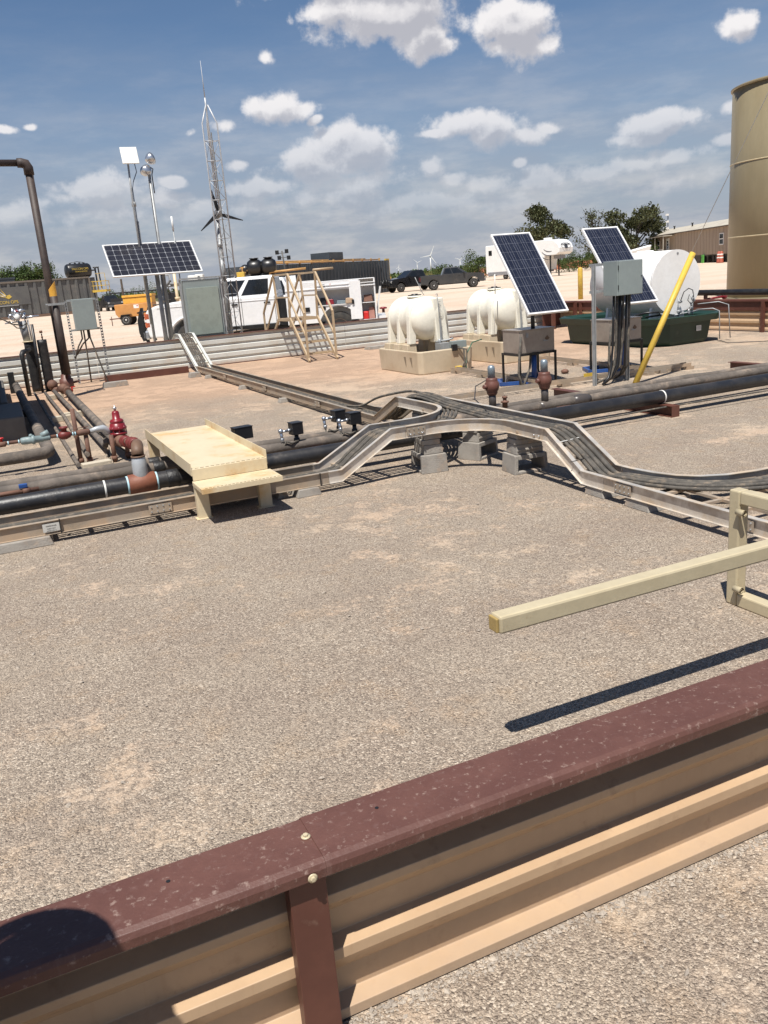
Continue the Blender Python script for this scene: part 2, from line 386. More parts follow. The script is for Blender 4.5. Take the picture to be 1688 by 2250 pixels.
M_basin = mat('tan_poly_basin', (.55, .46, .33), .55, 0, (.48, .39, .27), 2, dust=(.45, .32, .21), dthr=(.52, .8), dscale=3)
M_black = mat('black_paint', (.012, .012, .013), .35, 0, (.02, .02, .02), 5)
M_white = mat('white_paint', (.80, .80, .78), .3, 0, (.76, .75, .72), 1.5)
M_whiteV = mat('white_vehicle_paint', (.80, .80, .80), .22, 0, (.77, .76, .74), 1, coat=.4, dust=(.55, .45, .36), dthr=(.62, .9), dscale=1.5)
M_cab = mat('grey_enclosure', (.25, .29, .28), .4, 0, (.23, .265, .26), 2)
M_stain = mat('stainless_box', (.42, .37, .32), .35, .5, (.34, .29, .25), 3)
M_yellow = mat('yellow_paint', (.62, .42, .06), .5, 0, (.52, .34, .06), 4, dust=(.17, .13, .07), dthr=(.54, .74), dscale=12)
M_amber = mat('amber_paint', (.74, .40, .06), .45, 0, (.66, .34, .05), 4)
M_blue = mat('blue_paint', (.02, .08, .28), .4, 0, (.03, .06, .18), 5)
M_green = mat('dark_green_poly', (.012, .040, .026), .4, 0, (.010, .030, .02), 4, dust=(.10, .12, .09), dthr=(.60, .88), dscale=3)
M_weld = mat('weld_bead', (.40, .33, .20), .6, bump=.5, bscale=200)
M_tank = mat('olive_tan_tank', (.245, .205, .125), .42, .1, (.22, .18, .105), 1.2, dust=(.27, .18, .10), dthr=(.60, .85), dscale=1.2, stretch=(1, 1, .25), bump=.3, bscale=2)
M_glass = mat('dark_glass', (.012, .014, .016), .08, 0, (.02, .02, .02), 2)
M_tyre = mat('tyre_rubber', (.022, .021, .020), .85, 0, (.05, .043, .036), 8)
M_rim = mat('rim_alloy', (.50, .50, .49), .35, .6, (.36, .35, .33), 8)
M_orange = mat('orange_machine_paint', (.56, .27, .08), .45, 0, (.50, .23, .07), 3)
M_tankgrey = mat('grey_tank_paint', (.105, .105, .10), .55, 0, (.085, .085, .085), .6, dust=(.17, .15, .13), dthr=(.5, .8), dscale=.5)
M_bluegrey = mat('blue_grey_tank_paint', (.045, .055, .065), .5, 0, (.035, .043, .05), .5)
M_wood = mat('weathered_siding', (.40, .315, .235), .8, 0, (.33, .255, .19), 1.2, stretch=(1, 1, .15))
M_roof = mat('roof_sheet', (.46, .42, .34), .7, 0, (.38, .34, .28), .8)
M_reddirt = mat('red_dirt', (.36, .115, .055), .95, 0, (.26, .085, .045), .8, bump=1, bscale=3)
M_leaf = mat('oak_leaves', (.070, .080, .032), .7, 0, (.12, .13, .055), .9, thr=(.3, .7))
M_leaf2 = mat('green_leaves', (.045, .085, .018), .7, 0, (.09, .13, .03), .7, thr=(.3, .7))
M_bark = mat('bark', (.05, .036, .026), .9, 0, (.08, .06, .045), 5, bump=.5)
M_bval = mat('brown_valve', (.15, .06, .042), .5, 0, (.11, .045, .032), 8)
M_amberD = mat('aged_amber_paint', (.48, .28, .10), .5, 0, (.40, .22, .08), 4)
M_tower = mat('bright_galvanised_lattice', (.50, .51, .52), .45, .15, (.42, .43, .44), 12)
M_whit2 = mat('bleached_plastic', (.78, .77, .72), .5)
M_red = mat('bright_red', (.55, .025, .02), .4)
M_pink = mat('orange_plastic', (.38, .09, .05), .5)
M_lime = mat('lime_green_paint', (.09, .34, .06), .5)
M_gold = mat('gold_letter_paint', (.62, .44, .08), .5)
M_pvc = mat('pale_sky_blue_seal', (.45, .66, .72), .5)
M_skin = mat('skin', (.45, .26, .18), .6)
M_shirt = mat('blue_cotton', (.05, .09, .20), .9)
M_trous = mat('denim', (.04, .055, .10), .9)
M_cellM = mat('mono_cell', (.016, .016, .022), .25, 0, (.024, .024, .032), 3, dust=(.05, .045, .045), dthr=(.6, .9), dscale=8, coat=.3)
M_cellP = mat('poly_cell', (.013, .015, .027), .22, 0, (.020, .023, .037), 9, coat=.3)
M_grid = mat('cell_gridline', (.22, .23, .25), .5)
M_finger = mat('cell_finger', (.12, .13, .17), .4)
M_mortar = mat('grey_rubber_mat', (.10, .085, .065), .95, bump=.6, bscale=120)

# ------------------------------------------------------------------ ground (one sheet to the horizon)
def ground():
    g = MB(); xs = [-3000, -600, -100, -20, 0, 20, 60, 200, 900, 4000]; ys = [-600, -20, 0, 20, 60, 140, 400, 1200, 6000]
    vs = [(x, y, 0) for y in ys for x in xs]; n = len(xs)
    g.add(vs, [(j*n+i, j*n+i+1, (j+1)*n+i+1, (j+1)*n+i) for j in range(len(ys)-1) for i in range(n-1)])
    struct(part('ground', g, ground_mat()))
ground()
def stones():
    g = MB(); r = random.Random(3)
    for i in range(11000):
        x = r.uniform(-1.2, 5.0); y = r.uniform(1.8, 7.2) if i % 4 else r.uniform(.3, 1.5)
        s = r.uniform(.0028, .0070) * (2.0 if r.random() < .07 else 1)
        if i % 9 == 0: x, y = r.uniform(-.3, 2.0), 1.595-abs(r.gauss(0, .02))
        if y < 1.5 and x < -.2: continue
        g.at((x, y, s*.25), r.uniform(0, 6.3), r.uniform(-.4, .4), r.uniform(-.4, .4))
        a, b, c = s*r.uniform(.7, 1.3), s*r.uniform(.5, 1), s*r.uniform(.35, .7)
        g.add([(a,0,0),(-a,0,0),(0,b,0),(0,-b,0),(0,0,c),(0,0,-c)], [(0,2,4),(2,1,4),(1,3,4),(3,0,4),(2,0,5),(1,2,5),(3,1,5),(0,3,5)])
    o = part('loose_gravel', g, mat('loose_stone', (.44, .38, .31), .9, 0, (.25, .215, .18), 40, thr=(.35, .65)))
    o['kind'] = 'stuff'
stones()

# ------------------------------------------------------------------ steel containment walls
def wall_profile(zt, pr, back, z0=.02, per=.165):
    """corrugated sheet: list of (offset, z) from the bottom up; pr = proud offset, back = recess"""
    p = [(pr, z0), (pr, z0+.035)]; z = z0+.035
    while z < zt-.02:
        p += [(back, min(zt, z+.048)), (back, min(zt, z+.098)), (pr, min(zt, z+.122)), (pr, min(zt, z+per))]; z += per
    return [q for q in p if q[1] < zt] + [(p[-1][0], zt)]
def wall_profile2(zt, pr, back, z0=.02, per=.160):
    p = []; z = z0
    while z < zt-.03:
        p += [(pr, z), (pr, min(zt, z+.086)), (back, min(zt, z+.108)), (back, min(zt, z+.150))]; z += per
    return [q for q in p if q[1] < zt] + [(p[-1][0], zt)]
def sheet(mb, prof, x0, x1, t=.004, axis='x', sgn=1):
    back = [(a+t*sgn, z) for a, z in prof][::-1]
    mb.prism(prof+back, x0, x1, axis)
def cap(mb, y0, y1, zt, lip, x0, x1, rr=.02, axis='x', s=1):
    # rounded inverted channel; y0 is the lip side facing the viewer
    o = [(y0, zt-lip), (y0, zt-rr), (y0+s*rr*.3, zt-rr*.3), (y0+s*rr, zt), (y1-s*rr, zt), (y1, zt-rr), (y1, zt-lip)]
    t = .003; i = [(y1-s*t, zt-lip), (y1-s*t, zt-rr-t), (y1-s*rr, zt-t), (y0+s*rr, zt-t), (y0+s*t, zt-rr-t), (y0+s*t, zt-lip)]
    mb.prism(o+i, x0, x1, axis)
def near_wall():
    t = thing('containment_wall', 'dark brown capped steel wall with tan ribs, nearest the viewer across the bottom', 'steel wall', (0, 1.65, 0))
    m = MB(); cap(m, 1.532, 1.722, .518, .040, -4, .50, .018); part('cap', m, M_brown, t, bevel=.002)
    m = MB(); cap(m, 1.5295, 1.7245, .5205, .0405, .455, 4.6, .018); part('cap', m, M_brown, t, bevel=.002)
    prof = [(1.60, .004), (1.60, .034), (1.645, .044), (1.645, .115), (1.60, .182), (1.60, .212), (1.645, .222), (1.645, .290), (1.60, .345), (1.60, .368), (1.645, .384), (1.645, .49)]
    m = MB(); sheet(m, prof, -4, 4.6); part('rib_panel', m, M_tan, t, bevel=.003)
    m = MB(); m.bb(-4, 4.6, 1.618, 1.64, .0, .03); part('bottom_channel', m, M_rustbrown, t)
    for x in (-1.6, .414, 2.6):
        m = MB(); m.bb(x-.044, x+.044, 1.556, 1.559, 0, .462); m.bb(x-.044, x-.041, 1.559, 1.598, 0, .462); m.bb(x+.041, x+.044, 1.559, 1.598, 0, .462)
        part('post', m, M_rustbrown, t, bevel=.002)
    for (x, y, z, ax) in ((.444, 1.633, .5185, 'z'), (.420, 1.5285, .490, 'y')):
        m = MB(); s = 1 if ax == 'z' else -1
        m.lathe([(.011, 0), (.0115, s*.002), (.0065, s*.0025)], 14, ax, (x, y, z)); m.lathe([(.0062, s*.0024), (.0062, s*.0075), (.0045, s*.008)], 6, ax, (x, y, z), smooth=False); part('screw', m, M_creamF, t)
    for x in (.13, .63):
        m = MB(); m.lathe([(.0048, 0), (.0048, .0006)], 12, 'z', (x, 1.645, .5186 if x < .4 else .5211)); part('screw_hole', m, M_black, t)
near_wall()
def far_wall():
    t = thing('containment_wall', 'low pale galvanised ribbed steel wall along the back of the gravel pit', 'steel wall', (2, 20.05, 0))
    for x0, x1 in ((-16, -4.006), (-4, 1.994), (2, 7.994), (8, 14.5)):
        m = MB(); sheet(m, wall_profile2(.672, 20.0, 20.038), x0, x1); part('rib_panel', m, M_galv, t)
    m = MB(); cap(m, 19.98, 20.09, .69, .016, -16, 14.55, .006); part('cap', m, M_rustbrown, t)
    m = MB(); m.bb(-16, 14.5, 19.985, 20.03, 0, .018); part('bottom_channel', m, M_rustbrown, t)
    for x in (-7, -1.5, 9.5): m = MB(); m.bb(x-.03, x+.03, 20.05, 20.09, 0, .64); part('post', m, M_rustbrown, t)
    # inner seam pieces standing at the left of the ramp (brown channel lying at the wall foot)
    m = MB(); m.bb(2.0, 3.8, 19.0, 19.08, .0, .14)
    solo('steel_channel', m, M_rustbrown, 'long brown steel channel lying at the foot of the pale ribbed wall', 'steel beam')
    t = thing('containment_wall', 'tan and brown ribbed steel wall on the right behind the green basin', 'steel wall', (14.5, 12, 0))
    m = MB(); sheet(m, [(a, z) for a, z in wall_profile(.44, 14.42, 14.45)], 4.5, 19.94, axis='y'); part('rib_panel', m, M_tan, t)
    m = MB(); m.bb(14.405, 14.41, 4.5, 19.94, .43, .63); part('flashing', m, M_rustbrown, t)
    m = MB(); cap(m, 14.37, 14.55, .66, .045, 4.5, 19.93, axis='y'); part('cap', m, M_rustbrown, t)
    for y in (12.9, 16.2, 9.5, 18.9): m = MB(); m.bb(14.34, 14.40, y-.035, y+.035, 0, .615); part('post', m, M_rustbrown, t)
    t = thing('corner_box', 'open brown steel corner box joining the pale wall to the tan wall', 'steel frame', (13.9, 19.3, 0))
    m = MB(); m.bb(13.55, 14.33, 19.0, 19.9, .64, .67); part('top', m, M_rustbrown, t)
    for x in (13.58, 14.28):
        m = MB(); m.bb(x-.05, x+.05, 19.0, 19.06, 0, .638); part('leg', m, M_rustbrown, t)
    m = MB(); m.bb(13.64, 14.22, 19.6, 19.62, .05, .638); part('back_panel', m, M_rustbrown, t)
far_wall()

# ------------------------------------------------------------------ beige frame and bar in the foreground
def frame():
    t = thing('tube_frame', 'beige square tube frame standing on the gravel at the right edge', 'steel frame', (3.19, 2.4, 0))
    k = .066
    m = MB(); m.bb(3.157, 3.223, 2.927, 2.993, .0, .60); part('post', m, M_creamF, t, bevel=.008)
    m = MB(); m.bb(3.157, 3.223, .9, 2.925, .534, .60); part('top_rail', m, M_creamF, t, bevel=.008)
    m = MB(); m.bb(3.157, 3.223, .9, 2.925, .0, .066); part('bottom_rail', m, M_creamF, t, bevel=.008)
    m = MB(); m.bb(3.157, 3.223, .83, .896, .0, .60); part('post', m, M_creamF, t, bevel=.008)
    for z in (.50, .10):
        m = MB(); m.lathe([(.010, -.024), (.010, .024), (.016, .024), (.016, -.024)], 14, 'y', (3.145, 2.905, z), caps=False)
        part('pin_socket', m, M_creamF, t)
    for (y0_, y1_) in ((2.922, 2.930), (.892, .899)):
        for z_ in (.536, .064): m = MB(); m.tube([(3.160, y1_-.002, z_), (3.190, y1_, z_+.001), (3.220, y1_-.002, z_)], .0055, 6); part('weld', m, M_weld, t)
    m = MB(); m.tube([(3.154, 2.314, .592), (3.155, 2.345, .593), (3.154, 2.372, .592)], .006, 6); part('weld', m, M_weld, t)
    m = MB(); m.bb(1.40, 3.155, 2.31, 2.376, .524, .590)
    b = part('crossbar', m, M_creamF, t, bevel=.009)
    m = MB(); m.bb(1.388, 1.3995, 2.316, 2.370, .530, .584); part('end_cap', m, mat('bare_weld', (.40, .28, .10), .6), b, bevel=.004)
frame()

# ------------------------------------------------------------------ ladder cable trays
H_R = .105
def rail(path, out, m=M_alu, h=H_R, fl=.022):
    """sweep an I-shaped side rail along a path of rail-bottom points"""
    mb = MB(); P = [Vector(p) for p in path]; n = len(P); t = .004; w = fl
    sec = [(-w, 0), (w*.35, 0), (w*.35, t), (t/2, t), (t/2, h-t), (w*.9, h-t), (w*.9, h), (-w*.9, h), (-w*.9, h-t), (-t/2, h-t), (-t/2, t), (-w, t)]
    rings = []
    for i in range(n):
        d0 = (P[i]-P[max(i-1, 0)]); d1 = (P[min(i+1, n-1)]-P[i])
        d0.z = d1.z = 0
        if d0.length < 1e-6: d0 = d1.copy()
        if d1.length < 1e-6: d1 = d0.copy()
        a = Vector((-d0.y, d0.x, 0)).normalized(); b = Vector((-d1.y, d1.x, 0)).normalized()
        k = (a+b).normalized(); k = k/max(.5, k.dot(a))
        rings.append([P[i] + k*out*s + Vector((0, 0, z)) for s, z in sec])
    vs = [p for r_ in rings for p in r_]; q = len(sec)
    fs = [(i*q+j, i*q+(j+1) % q, (i+1)*q+(j+1) % q, (i+1)*q+j) for i in range(n-1) for j in range(q)]
    fs += [tuple(range(q))[::-1], tuple(range((n-1)*q, n*q))]
    mb.add(vs, fs); return mb
def rungs(parent, prs, m=M_aluD):
    for (p, q) in prs:
        mb = MB(); mb.beam(p, q, .034, .018); part('rung', mb, m, parent)
def arc(c, r, a0, a1, n, z): return [(c[0]+r*math.cos(R(a0+(a1-a0)*i/n)), c[1]+r*math.sin(R(a0+(a1-a0)*i/n)), z) for i in range(n+1)]
YF, YB, XF, XB, ZL, ZH = 6.63, 7.02, 3.88, 4.19, .068, .358
def trays():
    g = 'aluminium ladder cable trays'
    t = thing('cable_tray', 'low straight aluminium cable tray running left past the cream bench', 'cable tray', (1, 6.8, 0), group=g)
    part('side_rail', rail([(-3.2, YF, ZL), (2.38, YF, ZL)], 1), M_aluD, t); part('side_rail', rail([(-3.2, YB, ZL), (2.38, YB, ZL)], -1), M_aluD, t)
    rungs(t, [((x, YF+.004, ZL+.02), (x, YB-.004, ZL+.02)) for x in [-3.05+.265*i for i in range(20)]])
    m = MB(); m.bb(.075, .195, YF-.0185, YF-.0165, ZL+.022, ZL+.085)
    st = part('rating_label', m, mat('pale_sticker', (.55, .54, .50), .6), t)
    for i, (s, z, w) in enumerate((('WARNING', .088, .016), ('CABLE TRAY', .068, .011), ('LADDER TYPE  AL', .052, .009), ('6063-T6', .038, .010))):
        text('lettering', s, w, M_black, st, Matrix.Translation(Vector((.135, YF-.019, ZL+z-.022)) - Vector((1, 6.8, 0))) @ Matrix.Rotation(R(90), 4, 'X'), .0004)
    for x in (.20, 2.30):
        m = MB(); m.bb(x-.004, x+.004, YF-.024, YF-.014, ZL-.004, ZL+H_R+.004); part('splice_strap', m, M_black, t)
    t = thing('cable_tray', 'aluminium cable tray ramp climbing from the low left run to the raised bend', 'cable tray', (2.7, 6.8, 0), group=g)
    part('side_rail', rail([(2.384, YF, ZL), (2.50, YF, ZL), (2.98, 6.60, ZH), (3.12, 6.60, ZH)], 1), M_alu, t)
    part('side_rail', rail([(2.384, YB, ZL), (2.44, YB, ZL), (2.92, 6.93, ZH), (3.12, 6.93, ZH)], -1), M_alu, t)
    rungs(t, [((2.42+.56*f, YF, ZL-.005+f*.28), (2.40+.54*f, YB-.05*f, ZL-.005+f*.28)) for f in (.3, .6, .9)])
    t = thing('cable_tray', 'raised aluminium tee with curved rails propped on concrete blocks', 'cable tray', (3.8, 6.6, 0), group=g)
    fr = [(3.124, 6.60, ZH), (3.32, 6.60, ZH)] + arc((3.34, 6.05), .55, 86, 4, 12, ZH) + [(3.885, 5.85, ZH), (3.885, 5.62, ZH)]
    part('side_rail', rail(fr, 1), M_alu, t)
    br = [(3.124, 6.93, ZH), (3.26, 6.93, ZH)] + arc((3.30, 7.52), .585, -86, -2, 12, ZH) + [(3.89, 7.70, ZH), (3.87, 8.30, ZH)]
    part('side_rail', rail(br, -1), M_alu, t)
    part('side_rail', rail([(XB, 8.30, ZH), (XB, 5.62, ZH)], -1), M_alu, t)
    rungs(t, [((x, 6.61, ZH+.02), (x, 6.92, ZH+.02)) for x in (3.2, 3.42)] + [((3.88, y, ZH+.02), (XB, y, ZH+.02)) for y in (5.75, 6.0, 7.5, 7.75, 8.0)] +
          [((3.62, 6.55, ZH+.02), (3.75, 7.15, ZH+.02)), ((3.80, 6.38, ZH+.02), (4.18, 7.05, ZH+.02)), ((3.70, 6.9, ZH+.02), (4.18, 6.6, ZH+.02))])
    for (x, y) in ((3.17, 6.58), (3.28, 6.578), (3.905, 5.75), (3.905, 5.68)):
        m = MB(); m.ball((x-.012 if x < 3.5 else x-.03, y-.012, ZH+.03), .008, 8); part('bolt', m, M_chrome, t)
    t = thing('cable_tray', 'aluminium cable tray ramp dropping from the raised tee to the right', 'cable tray', (4, 5.4, 0), group=g)
    part('side_rail', rail([(3.885, 5.616, ZH), (3.885, 5.57, ZH), (3.95, 5.20, ZL), (3.95, 4.95, ZL)], 1), M_alu, t)
    part('side_rail', rail([(XB, 5.616, ZH), (XB, 5.60, ZH), (4.27, 5.18, ZL), (4.27, 5.12, ZL)], -1), M_alu, t)
    rungs(t, [((3.90+.05*f, 5.58-.42*f, ZH+.02-.29*f), (4.2+.07*f, 5.58-.42*f, ZH+.02-.29*f)) for f in (.2, .5, .8)])
    t = thing('cable_tray', 'wide aluminium tray fitting with open rungs on the right, its back rail sweeping round', 'cable tray', (4.3, 4.3, 0), group=g)
    part('side_rail', rail([(3.95, 4.946, ZL), (3.95, 4.3, ZL), (3.945, 3.4, ZL), (3.945, 1.2, ZL)], 1), M_alu, t)
    part('side_rail', rail([(4.27, 5.116, ZL), (4.272, 5.0, ZL), (4.30, 4.80, ZL), (4.36, 4.63, ZL), (4.46, 4.50, ZL), (4.62, 4.41, ZL), (4.85, 4.36, ZL), (5.2, 4.345, ZL), (7.5, 4.345, ZL)], -1), M_alu, t)
    rungs(t, [((3.96, y, ZL+.02), (4.27 if y > 4.6 else 4.42, y+.02, ZL+.02)) for y in (4.8, 4.5)] + [((3.96, y, ZL+.02), (7.5, y, ZL+.02)) for y in (4.16, 3.9)] +
          [((4.34, 4.6, ZL+.02), (4.28, 2.6, ZL+.02))] + [((x, 4.34, ZL+.018), (x, 2.6, ZL+.018)) for x in (4.62, 4.9, 5.18, 5.46, 5.8, 6.1)] + [((3.96, y, ZL+.02), (4.28, y, ZL+.02)) for y in (3.6, 3.3, 3.0)])
    t = thing('cable_tray', 'long low aluminium cable tray running away from the tee to the far wall', 'cable tray', (4.03, 13, 0), group=g)
    part('side_rail', rail([(3.87, 8.304, ZH), (3.87, 8.34, ZH), (3.88, 9.0, ZL), (3.87, 18.38, ZL)], 1), M_aluD, t)
    part('side_rail', rail([(XB, 8.304, ZH), (XB, 8.34, ZH), (XB, 9.0, ZL), (4.19, 18.38, ZL)], -1), M_aluD, t)
    rungs(t, [((3.88, y, ZL+.02), (4.18, y, ZL+.02)) for y in [9.2+.42*i for i in range(22)]])
    m = MB(); m.bb(4.158, 4.162, 9.15, 9.42, .075, .155); wl = part('warning_label', m, M_whit2, t)
    m = MB(); m.bb(4.153, 4.157, 9.19, 9.36, .085, .150); yl = part('yellow_field', m, mat('sticker_yellow', (.62, .60, .03), .5), wl)
    t = thing('cable_tray', 'aluminium cable tray ramp climbing over the far pale wall', 'cable tray', (4.03, 19, 0), group=g)
    for x, s in ((3.87, 1), (4.19, -1)): part('side_rail', rail([(x, 18.384, ZL), (x, 18.44, ZL), (x, 19.90, .70), (x, 20.3, .70), (x, 21.2, .40)], s, fl=.03), M_galv, t)
    rungs(t, [((3.88, 18.5+1.4*f, ZL+.03+.63*f), (4.18, 18.5+1.4*f, ZL+.03+.63*f)) for f in (.15, .45, .75, 1)])
trays()
def splices():
    def plate(t, c, d, bolts=4):
        c = Vector(c); d = Vector(d).normalized(); n = Vector((-d.y, d.x, 0)) * -1
        m = MB(); m.beam(c-d*.09+n*.008, c+d*.09+n*.008, .003, .07); p = part('splice_plate', m, M_aluD, t)
        for k in range(bolts):
            for dz in (-.02, .02):
                q = c + d*(-.07+.14*k/(bolts-1)) + n*.012 + Vector((0, 0, dz)); m = MB(); m.tube([q-n*.004, q+n*.004], .0055, 8); part('bolt', m, M_galvpole, p)
    trs = [o for o in ROOT if o.name.startswith('cable_tray')]
    def near(lab): return next(o for o in trs if lab in o['label'])
    plate(near('low straight'), (.95, YF-.006, ZL+.052), (1, 0, 0)); plate(near('low straight'), (-1.3, YF-.006, ZL+.052), (1, 0, 0))
    plate(near('raised aluminium tee'), (3.22, 6.60-.006, ZH+.052), (1, 0, 0))
    plate(near('wide aluminium'), (3.95-.006, 4.72, ZL+.052), (0, -1, 0)); plate(near('wide aluminium'), (3.945-.006, 3.62, ZL+.052), (0, -1, 0))
    for y in (10.9, 13.4, 16.0): plate(near('running away'), (3.87-.006, y, ZL+.052), (0, -1, 0), 2)
splices()
def cables():
    def cable(pts, r, lab, grp):
        # smooth the polyline
        P = [Vector(p) for p in pts]; out = []
        for i in range(len(P)-1):
            p0, p1, p2, p3 = P[max(i-1, 0)], P[i], P[i+1], P[min(i+2, len(P)-1)]
            for k in range(6):
                u = k/6; out.append(.5*((2*p1)+(p2-p0)*u+(2*p0-5*p1+4*p2-p3)*u*u+(3*p1-p0-3*p2+p3)*u**3))
        out.append(P[-1]); m = MB(); m.tube(out, r, 8)
        solo('cable', m, M_cable, lab, 'cable', grp, loc=out[0])
    lb = 'dusty armoured cable lying in the low left tray and bending up at the raised tee'
    for i in range(5):
        y = 6.72+.052*i + rnd.uniform(-.008, .008); z = ZL+.045
        cable([(-3.2, y, z), (-1, y+.015, z), (.6, y-.01, z), (1.8, y+.01, z), (2.46, y, z+.004), (2.70, y-.02, z+.14), (2.93, y-.03, ZH+.04), (3.2, y-.02, ZH+.045),
               (3.55, y+.02-.02*i, ZH+.045), (3.82-.035*i+.06, 7.05+.02*i, ZH+.05), (4.09-.035*i, 7.55, ZH+.045), (4.10-.04*i, 8.3, ZH+.045), (4.11-.045*i, 8.9, ZL+.07), (4.12-.045*i, 9.6, ZL+.045),
               (4.10-.04*i, 12, z), (4.12-.045*i, 15, z), (4.10-.045*i, 18.3, z), (4.10-.045*i, 18.6, z+.07), (4.10-.045*i, 19.9, .745), (4.10-.045*i, 20.3, .74), (4.1-.045*i, 21.1, .44)], .013 if i % 2 else .016, lb, 'cables from the left tray')
    lb = 'thick dusty armoured cable sweeping down the right ramp and round the wide fitting'
    for i in range(7):
        o = .034*i; z = ZL+.05+.018*(i % 2); zz = ZH+.05+.016*(i % 2)
        cable([(4.16-.04*i, 9.4, z), (4.16-.03*i, 8.9, z+.05), (4.15-.03*i, 8.2, zz+.05), (4.13-.025*i, 7.4, zz+.02), (4.13-.025*i, 6.6, zz), (4.15-.03*i, 5.9, zz), (4.15-.03*i, 5.60, zz),
               (4.19-.03*i, 5.36, z+.155), (4.22-.03*i, 5.12, z), (4.24-.025*i, 4.95, z), (4.31-.02*i, 4.70-.015*i, z), (4.45-.012*i, 4.46-.022*i, z), (4.70, 4.31-.032*i, z), (5.1, 4.27-.036*i, z), (6.2, 4.27-.038*i, z), (7.5, 4.27-.038*i, z)],
              .0185 if i in (1, 3, 4) else .015, lb, 'cables on the right ramp')
    # one stray hose looping up out of the far tray
    cable([(4.06, 10.3, ZL+.06), (4.10, 9.9, .17), (4.14, 9.5, .30), (4.16, 9.0, .40), (4.15, 8.5, .47), (4.12, 8.0, .46), (4.08, 7.3, .44)], .014, 'black hose arching out of the far tray into the raised tee', 'stray hose')
    m = MB(); m.tube([(4.0, 6.6, .43), (4.3, 7.4, .47), (4.9, 8.4, .44), (5.4, 9.0, .40)], .006, 6)
    solo('cable', m, M_blackbox, 'thin black wire stretched from the raised tee to the left brown riser', 'wire')
    for (x, y, z) in ((3.99, 5.46, .36), (4.0, 5.28, .235)):
        m = MB(); m.beam((x-.10, y, z), (x+.14, y+.01, z+.01), .008, .004)
        solo('cable_tie', m, M_whit2 if z > .3 else M_black, 'white tie strap across the cables on the right ramp' if z > .3 else 'black tie strap across the cables low on the right ramp', 'cable tie')
cables()
def kerb_block(x0, x1, y, label, depth=.20, h=.066, grp='concrete sleepers under the cable trays', along='x'):
    m = MB(); a = .022
    if along == 'x':
        lo = [(x0, y, 0), (x1, y, 0), (x1, y+depth, 0), (x0, y+depth, 0)]; hi = [(x0+a, y+a*.4, h), (x1-a, y+a*.4, h), (x1-a, y+depth-a, h), (x0+a, y+depth-a, h)]
    else:
        lo = [(y, x0, 0), (y+depth, x0, 0), (y+depth, x1, 0), (y, x1, 0)]; hi = [(y+a*.4, x0+a, h), (y+depth-a, x0+a, h), (y+depth-a, x1-a, h), (y+a*.4, x1-a, h)]
    m.hull([Vector(p) for p in lo], [Vector(p) for p in hi])
    solo('concrete_block', m, M_conc, label, 'block', grp, bevel=.005)
kerb_block(-.30, .135, 6.56, 'grey concrete sleeper under the low tray at the far left edge', .5)
kerb_block(2.07, 2.29, 6.575, 'grey concrete sleeper just left of the tray ramp', .46)
kerb_block(1.93, 2.03, 6.68, 'small pale block behind the sleeper beside the bench foot', .3)
kerb_block(4.93, 5.16, 3.93, 'grey concrete sleeper under the wide fitting, first right of the ramp', .42, along='y')
kerb_block(4.44, 4.70, 3.93, 'grey concrete sleeper under the wide fitting, second from the ramp', .42, along='y')
kerb_block(2.7, 2.95, 3.93, 'grey concrete sleeper under the wide fitting near the beige frame', .42, along='y')
for k, (y, s) in enumerate(((12.3, 'nearest the black valve boxes'), (14.6, 'half way along the far tray'), (17.2, 'close to the far wall'))):
    kerb_block(3.76, 4.32, y, 'concrete sleeper under the far tray, ' + s, .14)
kerb_block(1.82, 2.32, 17.8, 'pale concrete sleeper lying before the grey box on perforated legs', .2, .10)
kerb_block(3.55, 3.8, 17.75, 'pale concrete sleeper lying left of the tray ramp over the wall', .2, .10)
kerb_block(8.3, 9.1, 19.3, 'pale kerb stone on the ground between the stairs and the left white tank', .3, .07)
def stack(x, y, rz, where, n):
    g = 'stacked concrete blocks under the raised tee'
    k = MB().at((x, y, 0), rz)      # hollow base
    w, d, h = .165, .125, .165
    for s in (-1, 1): k.hull([Vector((s*w-.0+(-.035 if s > 0 else .035), -d, 0)), Vector((s*w, -d, 0)), Vector((s*w, d, 0)), Vector((s*w+(-.035 if s > 0 else .035), d, 0))],
                             [Vector((s*w*.93+(-.033 if s > 0 else .033), -d*.95, h)), Vector((s*w*.93, -d*.95, h)), Vector((s*w*.93, d*.95, h)), Vector((s*w*.93+(-.033 if s > 0 else .033), d*.95, h))])
    k.box((0, 0, h-.02), (w*1.84, d*1.9-.002, .039)); k.box((0, 0, .012), (w*1.72, d*1.99-.004, .023))
    solo('concrete_block', k, M_conc, 'hollow concrete base block of ' + where, 'block', g, bevel=.004)
    k = MB().at((x+.004, y+.004, h+.001), rz+.05)
    k.hull([Vector(p) for p in ((-.132, -.092, 0), (.132, -.092, 0), (.132, .092, 0), (-.132, .092, 0))], [Vector(p) for p in ((-.128, -.088, .085), (.128, -.088, .085), (.128, .088, .085), (-.128, .088, .085))])
    k.bb(-.128, .128, -.10, -.089, .03, .05)
    solo('concrete_block', k, M_conc, 'middle concrete block of ' + where, 'block', g, bevel=.006)
    for q in range(n):
        k = MB().at((x-.006+q*.01, y-.002, h+.087+q*.049), rz-.04+q*.08); k.box((0, 0, .024), (.245, .17, .047))
        solo('concrete_block', k, M_conc, ('flat cap slab on ' if q == 0 else 'uppermost thin slab on ') + where, 'block', g, bevel=.006)
stack(3.41, 6.75, 1.42, 'the left stack under the raised tee', 2)
stack(4.02, 6.90, .44, 'the middle stack under the raised tee', 2)
stack(4.03, 6.12, -.10, 'the right stack under the raised tee', 2)
stack(4.05, 8.02, .0, 'the far stack at the back of the raised tee', 2)

